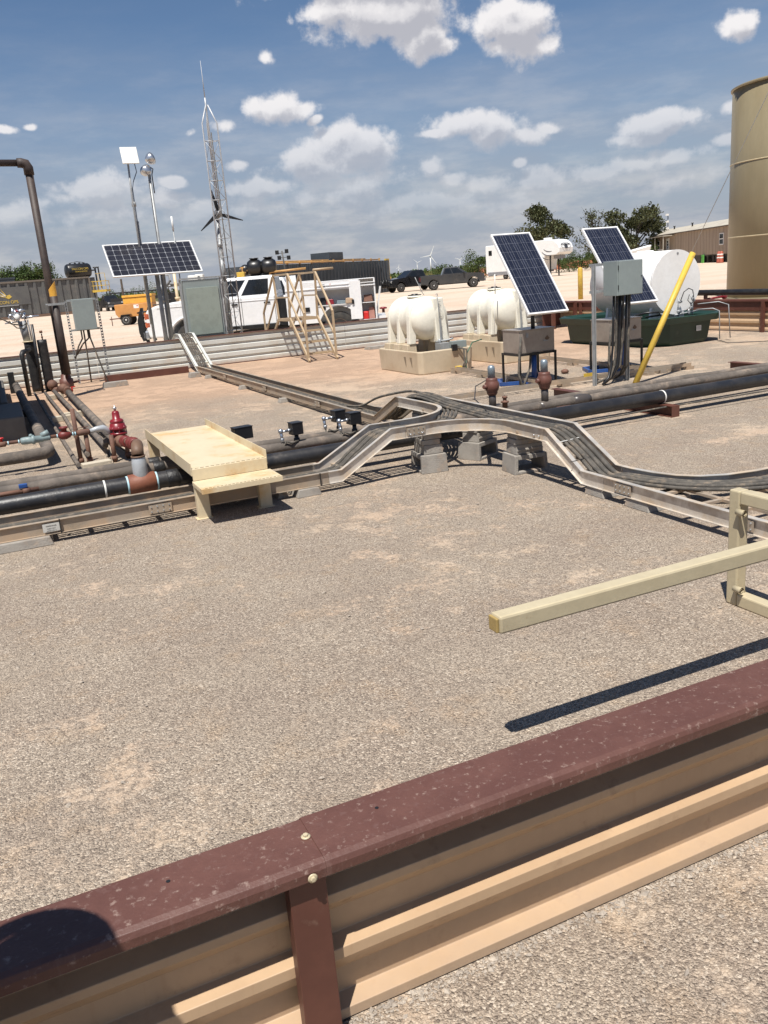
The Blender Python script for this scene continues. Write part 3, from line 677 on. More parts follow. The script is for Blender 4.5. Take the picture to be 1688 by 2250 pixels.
# ------------------------------------------------------------------ cream crossover bench
def bench():
    t = thing('crossover_bench', 'cream painted steel step bench bridging the pipes, rust worn on its deck', 'bench', (1.55, 7.8, 0))
    z, x0, x1, y0, y1 = .40, 1.22, 1.83, 6.54, 8.66
    m = MB(); m.bb(x0, x1, y0, y1, z-.006, z); part('deck', m, M_cream, t, bevel=.002)
    m = MB(); m.bb(x0-.006, x0, y0, y1+.05, z-.055, z+.045); part('side_flange', m, M_cream, t, bevel=.002)
    m = MB(); m.bb(x1, x1+.006, y0, y1+.05, z-.055, z+.065); part('side_flange', m, M_cream, t, bevel=.002)
    m = MB(); m.bb(x0, x1, y0-.006, y0, .306, z-.001); part('riser', m, M_cream, t, bevel=.002)
    # checker strips along the deck front edge
    m = MB()
    for i in range(14):
        m.bb(x0+.03+i*.042, x0+.058+i*.042, y0+.012, y0+.017, z, z+.003)
    part('deck_grip', m, mat('worn_edge', (.22, .17, .09), .6), t)
    m = MB(); m.bb(x0-.01, x1+.02, 6.20, 6.533, .299, .305); m.bb(x0-.01, x1+.02, 6.20, 6.206, .265, .299)
    m.bb(x0-.01, x0-.004, 6.206, 6.533, .27, .299); m.bb(x1+.014, x1+.02, 6.206, 6.533, .27, .299)
    s = part('step', m, M_cream, t, bevel=.002)
    m = MB()
    for i in range(20): m.bb(x0+.02+i*.03, x0+.04+i*.03, 6.212, 6.216, .305, .308)
    part('step_grip', m, mat('worn_edge', (.22, .17, .09), .6), s)
    for (x, y, h) in ((x0, 6.50, .299), (x1-.10, 6.50, .299), (x0, 8.62, z-.006), (x1-.10, 8.62, z-.006)):
        m = MB(); m.bb(x, x+.098, y, y+.006, 0, h); m.bb(x, x+.006, y+.006, y+.07, 0, h); m.bb(x-.02, x+.11, y-.02, y+.07, 0, .006)
        part('leg', m, M_cream, t, bevel=.002)
bench()

# ------------------------------------------------------------------ long pipes across the pit
def pipes():
    g = 'long pipes crossing the pit'
    def wob(x0, x1, y, z, r, amp, seed, n=90):
        rr = random.Random(seed); P = []; RR = []; o = rr.uniform(0, 50)
        for i in range(n+1):
            x = x0+(x1-x0)*i/n; P.append((x, y+amp*.4*mnoise.noise((x*.8, o, 0)), z)); RR.append(r*(1+amp*6*mnoise.noise((x*2.2, o, 3))+amp*3*mnoise.noise((x*7, o, 9))))
        return MB().tube(P, RR, 14)
    b = solo('pipe', MB().tube([(-4, 7.29, .20), (.60, 7.29, .20), (4, 7.29, .20), (12.5, 7.29, .20)], .072, 20), M_pipeB, 'fat smooth black pipe, front one of the row crossing the pit', 'pipe', g, loc=(4, 7.29, .20))
    for x in (.62, 6.63): 
        m = MB(); m.lathe([(.0725, -.008), (.0755, -.007), (.0755, .007), (.0725, .008)], 20, 'x', (x-4 if x < 1 else x-4, 0, 0)); part('band', m, M_whit2, b, True)
    solo('pipe', MB().tube([(-4, 7.62, .165), (12.5, 7.62, .165)], .034, 12), M_pipeD, 'thin dark pipe directly behind the fat black pipe', 'pipe', g, loc=(4, 7.62, .165))
    m = MB(); m.lathe([(.036, -.09), (.045, -.085), (.045, .085), (.036, .09)], 14, 'x', (5.55, 7.62, .165)); solo('pipe_coupling', m, M_rust, 'rusty coupling sleeve on the thin pipe right of the risers', 'coupling')
    solo('pipe', wob(-4, 12.5, 7.98, .175, .052, .035, 4), M_pipeD, 'lumpy grey wrapped pipe, third in the row crossing the pit', 'pipe', g, loc=(4, 7.98, .17))
    solo('pipe', wob(-4, 12.5, 8.24, .175, .048, .04, 9), M_pipeD, 'lumpy grey wrapped pipe, farthest in the row crossing the pit', 'pipe', g, loc=(4, 8.24, .17))
    solo('cable', MB().tube([(4.6, 7.12, .10), (6.5, 7.15, .11), (8, 7.14, .10), (12.5, 7.15, .10)], .009, 8), M_cable, 'thin grey cable hanging along the front of the fat black pipe', 'cable')
    for x, n in ((6.62, 'right of the ramp'), (9.75, 'near the yellow leaning pole'), (2.75, 'behind the tray ramp'), (-.9, 'at the left edge')):
        t = MB(); y0, y1 = (7.06, 9.3) if x > 3 else (7.1, 8.6)
        t.bb(x-.055, x+.055, y0, y1, .0, .008); t.bb(x-.055, x+.055, y0, y1, .117, .125); t.bb(x-.004, x+.004, y0, y1, .008, .117); t.bb(x-.054, x+.054, y0, y0+.004, .008, .117)
        solo('support_beam', t, M_rustbrown, 'short rusty brown I-beam holding up the pipes ' + n, 'steel beam', 'I-beams under the pipes')
    # valve position boxes
    def vbox(x, y, zb, w, lab, conduit=1):
        t = thing('valve_actuator', lab, 'valve box', (x, y, .2), group='black boxes on the pipes')
        m = MB(); m.lathe([(.022, .0), (.022, zb-.2+.005)], 12, 'z', (x, y, .2)); m.lathe([(.032, .02), (.032, .05)], 6, 'z', (x, y, .2)); part('stem', m, M_blackbox, t)
        m = MB().at((x, y, 0), .12); m.box((0, 0, zb+.06), (w, .11, .115)); m.box((0, 0, zb+.122), (w+.012, .12, .008)); part('housing', m, M_blackbox, t, bevel=.006)
        if conduit:
            m = MB(); m.tube([(x-w/2, y-.01, zb+.055), (x-w/2-.035, y-.012, zb+.052)], .017, 10); m.tube([(x-w/2-.035, y-.012, zb+.052), (x-w/2-.09, y-.014, zb+.05)], .012, 10)
            m.ball((x-w/2-.105, y-.014, zb+.055), .026, 12); m.tube([(x-w/2-.105, y-.014, zb+.05), (x-w/2-.10, y-.02, zb-.05)], [.016, .014], 10)
            m.lathe([(.018, -.05), (.020, -.045), (.020, -.02), (.018, -.015)], 8, 'z', (x-w/2-.10, y-.018, zb)); part('elbow_fitting', m, M_chrome, t)
            m = MB(); m.tube([(x-w/2-.10, y-.02, zb-.05), (x-w/2-.095, y-.03, zb-.11), (x-w/2-.07, y-.05, .24), (x-w/2-.02, y-.06, .215), (x-w/2+.06, y-.03, .225)], .011, 8); part('flexible_conduit', m, M_cable, t)
        else:
            m = MB(); m.ball((x-w/2-.02, y-.01, zb+.04), .024, 10); part('plug', m, M_chrome, t)
    vbox(2.10, 8.28, .27, .19, 'wide black valve box on the far pipe just right of the bench', 0)
    vbox(2.57, 7.98, .285, .115, 'square black valve box standing alone, second from the bench')
    vbox(3.14, 8.26, .30, .125, 'square black valve box on the far pipe, left one of the close pair')
    vbox(3.20, 7.98, .30, .125, 'square black valve box on the near pipe, right one of the close pair')
    # the two risers with brown check valves and zinc caps
    def riser(x, y, z0, lab):
        t = thing('riser_pipe', lab, 'pipe riser', (x, y, .1), group='risers with zinc caps')
        m = MB(); m.tube([(x, y, .17), (x, y, .40+z0)], .042, 16); m.tube([(x-.10, y-.02, .17), (x+.10, y+.02, .17)], [.058, .06], 14); part('pipe', m, mat('wet_dark_pipe', (.07, .06, .055), .35), t)
        m = MB(); m.lathe([(.05, .36), (.062, .385), (.062, .40), (.075, .42), (.082, .45), (.082, .49), (.070, .51), (.066, .53), (.066, .55), (.045, .556)], 20, 'z', (x, y, z0)); m.tube([(x-.07, y, .46+z0), (x-.115, y-.01, .465+z0)], [.035, .022], 10)
        part('check_valve', m, mat('brown_valve', (.20, .07, .045), .5, 0, (.16, .055, .035), 8), t)
        m = MB(); m.lathe([(.042, .555), (.042, .66), (.036, .685), (.02, .695), (.001, .698)], 18, 'z', (x, y, z0)); part('cap', m, M_zinc, t)
    riser(5.02, 8.24, -.02, 'brown check valve riser with zinc cap, the left of two')
    riser(5.56, 7.99, .0, 'brown check valve riser with zinc cap, the right of two')
    m = MB(); m.lathe([(.052, -.12), (.066, -.06), (.072, 0), (.066, .06), (.052, .12)], 18, 'x', (6.05, 7.98, .175)); solo('pipe_bulb', m, mat('wet_dark_pipe', (.07, .06, .055), .35), 'glossy dark bulge of wrap on the pipe right of the risers', 'pipe joint')
    m = MB(); m.lathe([(.03, 0), (.03, .07), (.045, .07), (.045, .085), (.02, .09), (.02, .12), (.03, .12), (.03, .14)], 10, 'z', (5.02, 7.98, .21)); solo('bleed_valve', m, M_rust, 'small rusty bleed valve on the pipe left of the risers', 'valve')
pipes()

# ------------------------------------------------------------------ left pipework
def leftworks():
    g = 'pipes running away along the left'
    def pp(pts, r, m, lab, n=12, cat='pipe'): return solo('pipe', MB().tube(pts, r, n), m, lab, cat, g, loc=pts[0])
    pp([(1.05, 16.4, .15), (1.06, 13, .15), (1.06, 10.35, .15), (1.06, 10.05, .16)], .052, M_pipeD, 'thick dusty pipe leading from the tall vent to the red valve')
    pp([(.86, 17.2, .12), (.90, 14, .12), (.93, 9.95, .13), (.93, 9.75, .22)], .034, M_pipeD, 'banded dusty pipe ending at the zinc elbow left of the red valve')
    pp([(.70, 17.2, .10), (.74, 13.4, .10), (.70, 9.6, .12)], .026, M_pipeD, 'slim dusty pipe passing behind the rusty stand legs')
    pp([(.52, 17.5, .10), (.54, 12, .10), (.56, 9.15, .10)], .022, M_pipeD, 'slim dark pipe in the shade between the fat pipe and the stand')
    P = [(.24, 19.2, .15), (.28, 15, .15), (.33, 10.6, .15), (.335, 10.2, .15), (.33, 10.03, .15), (.27, 9.93, .15), (.12, 9.90, .15), (-3, 9.85, .15)]
    solo('pipe', MB().tube(P, .068, 16), M_pipeD, 'fat dusty pipe turning the corner at the left edge', 'pipe', g, loc=P[2])
    pp([(1.18, 9.5, .03), (1.10, 10.6, .03), (1.02, 12.2, .03)], .012, M_cable, 'thin conduit on the gravel behind the red valve')
    m = MB()
    for x in (.86, .90): m.beam((x+.0, 9.1, .02), (x+.12, 10.6, .02), .012, .03)
    solo('strut_channel', m, M_aluD, 'pale strut channel on the ground between the left pipes', 'metal strip')
    for (x, y, s) in ((.75, 9.3, 'beside the rusty stand legs'), (.92, 13.9, 'under the banded pipe'), (.72, 13.6, 'under the slim pipe left of the banded one'), (.84, 16.9, 'below the tall vent')):
        m = MB().at((x, y, 0), .1); m.box((0, 0, .042), (.30, .12, .082)); solo('pipe_rest', m, mat('bleached_timber', (.50, .44, .34), .85, bump=.3), 'bleached block under the left pipes ' + s, 'block', 'bleached blocks under the left pipes', bevel=.006)
    # rusty legs and cross line with regulator
    for x, y, z, s in ((.63, 9.72, .62, 'tall rusty pipe stand, leftmost of the stands by the regulator'), (.72, 9.66, .33, 'short rusty pipe stand under the brown valve'), (.97, 9.56, .30, 'short rusty pipe stand under the red valve'), (1.13, 9.66, .26, 'short dark pipe stand right of the red valve stand')):
        m = MB(); m.tube([(x, y, 0), (x, y, z)], .024, 12); m.lathe([(.034, .02), (.034, .07)], 12, 'z', (x, y, 0)); solo('pipe_stand', m, M_rust, s, 'pipe stand', 'rusty pipe stands')
    t = thing('regulator_line', 'horizontal line of rusty fittings with a grey green regulator and red valves', 'pipework', (.3, 9.62, .3))
    z = .36
    m = MB(); m.tube([(-1.2, 9.59, z), (.80, 9.66, z)], .019, 12); part('pipe', m, M_rust, t)
    m = MB(); m.lathe([(.022, 0), (.036, .01), (.040, .05), (.038, .11), (.05, .115), (.05, .14), (.038, .145), (.036, .22), (.03, .23), (.03, .29), (.022, .30)], 16, 'x', (.06, 9.61, z)); m.ball((.17, 9.61, z+.045), .022, 10)
    m.tube([(.27, 9.61, z+.03), (.35, 9.61, z+.06)], .03, 10); part('regulator_body', m, M_reg, t)
    m = MB(); m.lathe([(.02, 0), (.045, .03), (.048, .08), (.03, .12), (.02, .13)], 14, 'x', (.44, 9.63, z)); m.lathe([(.03, 0), (.03, .05), (.045, .05), (.045, .07)], 12, 'z', (.505, 9.63, z+.02)); part('valve', m, mat('oxide_red_iron', (.16, .025, .02), .5), t)
    m = MB(); m.lathe([(.02, 0), (.035, .02), (.035, .12), (.02, .14)], 12, 'x', (.63, 9.65, z)); m.beam((.60, 9.65, z+.05), (.76, 9.65, z+.055), .02, .006); part('valve', m, M_rust, t)
    m = MB(); m.lathe([(.018, -.04), (.03, -.03), (.03, .03), (.018, .04)], 12, 'x', (-.12, 9.59, z)); part('valve', m, M_rust, t)
    m = MB(); m.lathe([(.012, 0), (.012, .035), (.025, .035), (.025, .05)], 10, 'z', (-.12, 9.59, z+.02)); part('red_handle', m, M_red, t)
    for x in (.045, .43, .59, .615, -.06): m = MB(); m.lathe([(.021, -.006), (.0215, .006)], 12, 'x', (x, 9.61+.035*max(0, x), z)); part('sealed_joint', m, M_pvc, t)
    m = MB(); m.tube([(.77, 9.655, z), (.84, 9.665, z+.012), (.91, 9.68, z+.01), (.935, 9.69, z-.01), (.955, 9.70, z-.035), (.96, 9.71, z-.05)], [.024, .03, .038, .040, .040, .040], 16); part('zinc_elbow', m, M_fit, t)
    # red control valve
    t = thing('control_valve', 'tall red stepped control valve among the left pipes', 'valve', (1.08, 9.72, .2))
    c = (1.07, 9.70, 0)
    m = MB(); m.lathe([(.03, .24), (.08, .27), (.095, .285), (.095, .30), (.06, .305), (.06, .33), (.095, .335), (.098, .35), (.085, .365), (.08, .40), (.068, .405), (.075, .415), (.075, .43), (.062, .445), (.042, .45), (.040, .52), (.03, .535), (.012, .54)], 24, 'z', c); part('bonnet', m, M_redv, t)
    m = MB()
    for k in range(8): a = k*PI/4; m.lathe([(.007, .262), (.007, .365)], 6, 'z', (c[0]+.085*math.cos(a), c[1]+.085*math.sin(a), 0))
    part('bolts', m, M_redv, t)
    m = MB(); m.lathe([(.012, .54), (.012, .56), (.02, .56), (.02, .575), (.006, .58), (.006, .60)], 8, 'z', c); part('adjusting_screw', m, M_chrome, t)
    m = MB(); m.tube([(1.06, 10.06, .16), (1.065, 9.90, .18), (1.07, 9.70, .21), (1.07, 9.45, .22)], [.055, .07, .075, .05], 16); m.lathe([(.04, .18), (.05, .26)], 16, 'z', c); part('body', m, M_rust, t)
    t = thing('pipe_run', 'rusty valves and brown elbow turning down to the fat black pipe', 'pipework', (1.0, 8.5, .3))
    m = MB(); m.tube([(1.07, 9.46, .225), (1.05, 9.0, .30), (1.02, 8.2, .40), (.98, 7.6, .47)], .034, 14); part('pipe', m, M_rust, t)
    for (y, zz) in ((9.15, .275), (8.9, .31), (8.3, .385), (8.0, .425)):
        m = MB(); m.lathe([(.05, -.05), (.058, -.045), (.058, -.02), (.05, -.015), (.05, .015), (.058, .02), (.058, .045), (.05, .05)], 14, 'y', (1.0+(y-7.6)*.045-.01, y, zz)); part('coupling', m, mat('oxide_red_iron', (.16, .025, .02), .5), t)
    m = MB(); m.tube([(.98, 7.62, .47), (.965, 7.50, .50), (.95, 7.40, .505), (.935, 7.32, .475), (.93, 7.30, .435)], [.040, .048, .052, .052, .052], 16); m.lathe([(.060, .425), (.061, .44)], 16, 'z', (.93, 7.295, 0)); part('brown_elbow', m, mat('tan_iron', (.16, .095, .06), .6), t)
    m = MB(); m.lathe([(.060, .23), (.064, .27), (.064, .36), (.060, .40), (.054, .425), (.05, .44)], 18, 'z', (.93, 7.295, 0)); part('zinc_reducer', m, M_fit, t)
    m = MB(); m.lathe([(.060, .222), (.061, .234)], 18, 'z', (.93, 7.295, 0)); part('sealed_joint', m, M_pvc, t)
    t = thing('pipe_tee', 'orange brown grooved tee on the fat black pipe under the zinc elbow', 'pipe fitting', (.93, 7.29, .1))
    m = MB(); m.lathe([(.078, -.115), (.086, -.11), (.086, .11), (.078, .115)], 22, 'x', (.93, 7.29, .20)); m.lathe([(.075, .20), (.068, .24), (.070, .27)], 20, 'z', (.93, 7.293, -.045)); part('body', m, M_orng, t)
    for x in (.808, 1.052): m = MB(); m.lathe([(.074, -.008), (.0785, -.007), (.0785, .007), (.074, .008)], 20, 'x', (x, 7.29, .20)); part('sealed_joint', m, M_pvc, t)
    for x in (1.22, ): pass
    for k, (y, r, z) in enumerate(((8.24, .054, .175), (7.98, .058, .175), (7.62, .037, .165), (7.29, .075, .20))):
        m = MB(); m.lathe([(r*1.02, -.05), (r*1.05, -.045), (r*1.05, .045), (r*1.02, .05)], 16, 'x', (1.19, y, z)); solo('pipe_wrap', m, M_blackwrap, ['black tape wrap on the farthest pipe beside the bench', 'black tape wrap on the third pipe beside the bench', 'black tape wrap on the thin pipe beside the bench', 'black tape wrap on the fat pipe beside the bench'][k], 'tape wrap', 'tape wraps beside the bench')
    # little blue ball valve at the left edge
    t = thing('ball_valve', 'small blue capped brass valve between the pipes at the left edge', 'valve', (.02, 7.72, .2))
    m = MB(); m.tube([(-.5, 7.66, .22), (.12, 7.66, .22)], .02, 10); m.lathe([(.03, -.03), (.03, .03)], 10, 'x', (.02, 7.66, .22)); part('body', m, M_rust, t)
    m = MB(); m.box((.0, 7.66, .265), (.07, .04, .035)); part('blue_cap', m, M_blue, t, bevel=.006)
    # tall vent
    t = thing('vent_pipe', 'tall dark vent pipe with an elbow turning left at its top', 'pipe', (1.10, 17.06, 0))
    m = MB(); m.tube([(1.10, 17.06, .34), (1.10, 17.06, 4.02)], .068, 18); m.tube([(1.02, 17.06, 4.13), (-4, 17.06, 4.22)], .058, 16); part('pipe', m, M_brownpipe, t)
    m = MB(); m.tube([(1.10, 17.06, 3.93), (1.10, 17.06, 4.05), (1.07, 17.06, 4.11), (1.0, 17.06, 4.13), (.93, 17.06, 4.132)], [.085, .085, .088, .082, .08], 16); part('elbow', m, M_brownpipe, t)
    m = MB(); m.lathe([(.12, .18), (.125, .2), (.125, .33), (.10, .34), (.08, .42), (.075, .425)], 18, 'z', (1.10, 17.06, 0)); m.tube([(1.2, 17.06, .25), (1.32, 17.02, .27)], .02, 8); part('flanged_valve', m, mat('brown_valve', (.20, .07, .045), .5), t)
    m = MB(); m.tube([(1.08, 17.04, .18), (1.07, 16.7, .15), (1.05, 16.4, .15)], .06, 12); m.ball((1.02, 16.9, .17), .10, 12); m.lathe([(.08, -.04), (.08, .04)], 12, 'y', (1.05, 16.35, .16)); part('base_fitting', m, M_rust, t)
    m = MB(); m.beam((1.10, 16.25, .24), (1.18, 16.25, .25), .03, .015); m.tube([(1.12, 16.25, .17), (1.12, 16.25, .24)], .014, 8); part('red_lever', m, M_red, t)
    m = MB(); m.ball((.86, 17.4, .22), .10, 12); m.tube([(.86, 17.4, .12), (.95, 17.2, .14)], .05, 10); part('side_valve', m, M_rust, t)
    t = thing('guard_post', 'brown post strapped to the vent pipe, its slant-cut tip painted amber', 'post', (1.165, 16.90, 0))
    m = MB(); m.tube([(1.13, 16.92, .42), (1.13, 16.92, 1.84)], .068, 18); part('post', m, M_brownpipe, t)
    n = 18; lo = [Vector((1.13+.066*math.cos(2*PI*k/n), 16.92+.066*math.sin(2*PI*k/n), 1.84)) for k in range(n)]
    hi = [Vector((p.x, p.y, 2.03 + (p.x-1.13)*1.1)) for p in lo]
    m = MB(); m.hull(lo, hi); part('painted_tip', m, M_amber, t)
    m = MB(); m.bb(.98, 1.30, 16.835, 16.85, 1.68, 1.72); m.bb(.98, 1.30, 17.14, 17.155, 1.68, 1.72); m.tube([(.99, 16.80, 1.70), (.99, 17.2, 1.70)], .010, 6); m.tube([(1.29, 16.80, 1.70), (1.29, 17.2, 1.70)], .010, 6); part('clamp', m, M_galvpole, t)
    # black wrapped vessels with valve trees
    for (x, y, r, h, lab) in ((.64, 18.86, .105, 1.0, 'black wrapped vertical pot with plated valve tree on top, left of the pair'), (.87, 18.62, .095, 1.03, 'black wrapped vertical pot, right of the pair behind the vent pipe')):
        t = thing('wrapped_vessel', lab, 'vessel', (x, y, 0))
        m = MB(); prof = []
        for i in range(14): prof.append((r*(1+.05*mnoise.noise((i*.9, x*5, 0))), h*i/13))
        m.lathe(prof, 18, 'z', (x, y, 0)); part('wrapped_body', m, M_blackwrap, t)
        if x < .7:
            m = MB(); m.lathe([(r*1.2, h), (r*1.2, h+.02)], 18, 'z', (x, y, 0)); part('top_flange', m, M_cream, t)
            m = MB(); m.tube([(x-.03, y, h+.02), (x-.06, y, h+.42)], [.07, .085], 14); m.tube([(x+.02, y-.02, h+.02), (x+.0, y-.02, h+.5)], .012, 8); m.tube([(x+.06, y-.03, h+.02), (x+.05, y-.03, h+.45)], .016, 8); part('sight_tube', m, M_galvpole, t)
            m = MB(); rr = random.Random(5)
            for k in range(16):
                cx_, cz_ = x-.10+rr.uniform(-.18, .16), h+.50+rr.uniform(-.10, .14)
                m.at((cx_, y+rr.uniform(-.08, .06), cz_), rr.uniform(0, 3), rr.uniform(-.8, .8)); m.lathe([(.018, -.05), (.028, -.045), (.028, .02), (.016, .03), (.016, .06)], 8, rr.choice('xyz'))
            m.M = Matrix.Identity(4); m.tube([(x+.0, y, h+.48), (x+.28, y-.02, h+.50)], [.03, .016], 10); m.tube([(x-.38, y, h+.40), (x-.1, y, h+.42)], .014, 8); part('valve_tree', m, M_chrome, t)
            m = MB(); m.lathe([(.05, 0), (.045, .04), (.02, .05)], 10, 'z', (x-.12, y, h+.60)); part('red_knob', m, M_redv, t)
            m = MB(); m.ball((x-.13, y-.09, h+.5), .055, 10, 1.3); part('white_bulb', m, M_whit2, t)
            m = MB(); m.tube([(x-1.0, y-.2, h+.95), (x-.6, y-.15, h+.62), (x-.25, y-.1, h+.38), (x-.05, y-.07, h+.34), (x+.03, y-.05, h+.38)], .014, 8); m.tube([(x-.3, y-.1, h+.45), (x-.18, y-.1, h+.30), (x-.05, y-.08, h+.27), (x+.03, y-.05, h+.36)], .012, 8); part('hoses', m, M_cable, t)
        else:
            m = MB(); m.tube([(x+.02, y, h), (x+.02, y, h+.12)], .012, 8); m.ball((x+.02, y, h+.05), .022, 8); m.lathe([(.03, 0), (.03, .05)], 10, 'z', (x+.015, y, h+.13)); part('gauge_valve', m, M_rust, t)
            m = MB(); m.tube([(x-.16, y-.12, .01), (x-.13, y-.115, 1.35)], .028, 10); part('side_riser', m, M_blackbox, t)
    t = thing('pipe_stand', 'black pipe with an elbow standing left of the wrapped pots', 'pipe', (.44, 18.05, 0))
    m = MB(); m.tube([(.44, 18.05, 0), (.44, 18.05, .74), (.44, 18.05, .80), (.47, 18.10, .85), (.6, 18.5, .86), (.62, 18.8, .86)], [.042, .042, .048, .05, .04, .04], 12); part('pipe', m, M_blackwrap, t)
    # shaded equipment skid at the left edge; unseen heater vessel inferred from its shadow
    t = thing('equipment_skid', 'dark grey equipment skid in shade at the left edge', 'equipment', (-.4, 14, 0))
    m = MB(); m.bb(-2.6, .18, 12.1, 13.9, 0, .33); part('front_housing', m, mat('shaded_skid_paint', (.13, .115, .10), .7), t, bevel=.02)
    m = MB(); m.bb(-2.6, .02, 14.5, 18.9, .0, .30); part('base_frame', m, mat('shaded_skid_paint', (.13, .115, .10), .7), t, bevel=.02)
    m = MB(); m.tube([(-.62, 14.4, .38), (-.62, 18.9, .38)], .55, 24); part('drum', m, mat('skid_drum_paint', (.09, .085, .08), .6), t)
    m = MB(); m.tube([(-.2, 14.2, .12), (.26, 14.2, .12)], .06, 12); m.bb(.12, .24, 19.0, 19.2, 0, .42); part('pipe_stub', m, M_blackwrap, t)
    t = thing('heater_vessel', 'tall dark steel heater vessel beyond the left edge', 'vessel', (-1.9, 15, 0))
    m = MB(); m.tube([(-1.13, 11.4, 2.5), (-1.13, 16.0, 2.5)], 1.0, 32); part('shell', m, M_tankgrey, t)
    m = MB()
    for y in (12.2, 15.2): m.bb(-1.7, -.75, y-.1, y+.1, .93, 1.75)
    part('saddles', m, M_rustbrown, t)
leftworks()

# ------------------------------------------------------------------ solar panels
def solar(t, c, W, H, tilt, yaw, nc, nr, cell, lab=None):
    ux = Vector((math.cos(yaw), math.sin(yaw), 0)); nb = Vector((-math.sin(yaw), math.cos(yaw), 0))
    vy = nb*math.cos(tilt) + Vector((0, 0, 1))*math.sin(tilt); nn = ux.cross(vy)
    Mx = Matrix(((ux.x, vy.x, nn.x, c[0]), (ux.y, vy.y, nn.y, c[1]), (ux.z, vy.z, nn.z, c[2]), (0, 0, 0, 1)))
    f = .022
    m = MB(); m.M = Mx
    m.bb(-W/2, W/2, -H/2, -H/2+f, -.03, .005); m.bb(-W/2, W/2, H/2-f, H/2, -.03, .005); m.bb(-W/2, -W/2+f, -H/2+f, H/2-f, -.03, .005); m.bb(W/2-f, W/2, -H/2+f, H/2-f, -.03, .005)
    part('panel_frame', m, M_white, t)
    m = MB(); m.M = Mx; m.bb(-W/2+f, W/2-f, -H/2+f, H/2-f, -.006, -.002); bk = part('cell_field', m, M_grid if nc > 4 else M_finger, t)
    m = MB(); m.M = Mx; cw = (W-2*f-.02)/nc; ch = (H-2*f-.02)/nr; x0 = -W/2+f+.01; y0 = -H/2+f+.01; g = .0045 if nc > 4 else .0035
    for i in range(nc):
        for j in range(nr):
            a, b, d, e = x0+i*cw+g, x0+(i+1)*cw-g, y0+j*ch+g, y0+(j+1)*ch-g; k = min(cw, ch)*.11 if nc > 4 else .001
            m.add([(a+k, d, .0), (b-k, d, .0), (b, d+k, .0), (b, e-k, .0), (b-k, e, .0), (a+k, e, .0), (a, e-k, .0), (a, d+k, .0)], [(0, 1, 2, 3, 4, 5, 6, 7)])
    part('cells', m, cell, bk, recalc=False)
    m = MB(); m.M = Mx
    for i in range(nc):
        for q in (.27, .73): m.bb(x0+(i+q)*cw-.0012, x0+(i+q)*cw+.0012, -H/2+f, H/2-f, .0004, .0010)
    if nc <= 4: part('busbars', m, M_grid, bk)
    return Mx
def solar_stand(dx, dy, lab, boxlab, hose=True, sticker=True):
    o = Vector((dx, dy, 0))
    def P(x, y, z): return (x+dx, y+dy, z)
    t = thing('solar_panel_stand', lab, 'solar panel', P(7.22, 10.80, 0), group='tilted solar panels in the pit')
    solar(t, P(7.19, 10.64, 1.62), .67, 1.48, R(50), -.02, 4, 9, M_cellP)
    m = MB(); m.tube([P(7.24, 10.66, .42), P(7.24, 10.66, 1.50)], .030, 14); part('pole', m, M_black, t)
    m = MB(); m.tube([P(7.24, 10.66, .0), P(7.24, 10.66, .44)], .040, 14); m.beam(P(7.24, 10.66, .30), P(7.50, 10.92, .03), .03); part('pole_sleeve', m, M_blue, t)
    m = MB()
    for a, b in (((7.24, 10.66), (6.78, 10.86)), ((6.78, 10.86), (7.0, 11.30)), ((7.0, 11.30), (7.52, 11.10)), ((7.52, 11.10), (7.24, 10.66))): m.beam(P(a[0], a[1], .03), P(b[0], b[1], .03), .045, .05)
    part('base_frame', m, M_blue, t)
    m = MB(); m.beam(P(7.24, 10.70, 1.20), P(7.20, 10.32, 1.13), .04); m.beam(P(7.24, 10.70, 1.50), P(7.22, 10.86, 1.80), .04); m.beam(P(7.0, 10.60, 1.52), P(7.42, 10.60, 1.52), .04); part('tilt_bracket', m, M_aluD, t)
    b = thing('battery_box_table', boxlab, 'battery box', P(7.3, 10.75, 0), group='steel battery boxes on black tables')
    m = MB(); m.bb(*[v for v in (6.94+dx, 7.56+dx, 10.58+dy, 11.02+dy, .475, .80)]); bx = part('box', m, M_stain, b, bevel=.006)
    m = MB(); m.bb(6.93+dx, 7.57+dx, 10.565+dy, 11.03+dy, .80, .815); part('lid', m, M_stain, bx, bevel=.003)
    m = MB(); m.bb(7.06+dx, 7.10+dx, 10.57+dy, 10.58+dy, .70, .76); m.bb(7.36+dx, 7.44+dx, 10.57+dy, 10.58+dy, .62, .635); part('latch', m, M_galvpole, bx)
    if sticker:
        m = MB(); m.M = Matrix.Translation(P(7.43, 10.578, .66)) @ Matrix.Rotation(R(45), 4, 'Y'); m.box((0, 0, 0), (.06, .003, .06)); part('warning_diamond', m, mat('faded_sticker', (.16, .10, .06), .6), bx)
    m = MB(); m.bb(6.92+dx, 7.58+dx, 10.56+dy, 10.585+dy, .44, .474); m.bb(6.92+dx, 7.58+dx, 11.02+dy, 11.045+dy, .44, .474); m.bb(6.92+dx, 6.945+dx, 10.585+dy, 11.02+dy, .44, .474); m.bb(7.555+dx, 7.58+dx, 10.585+dy, 11.02+dy, .44, .474)
    part('table_frame', m, M_black, b)
    for x, y in ((6.935, 10.575), (7.565, 10.575), (6.935, 11.03), (7.565, 11.03)):
        m = MB(); m.bb(x-.014+dx, x+.014+dx, y-.014+dy, y+.014+dy, 0, .44); part('leg', m, M_black, b)
    if hose:
        m = MB(); m.tube([P(6.96, 10.56, .72), P(6.90, 10.52, .5), P(6.86, 10.50, .2), P(6.88, 10.46, .06), P(6.93, 10.48, .03)], .017, 8); m.tube([P(6.93, 10.48, .03), P(7.05, 10.58, .12), P(7.14, 10.62, .26), P(7.17, 10.64, .44)], .017, 8)
        part('conduit', m, M_cable, b)
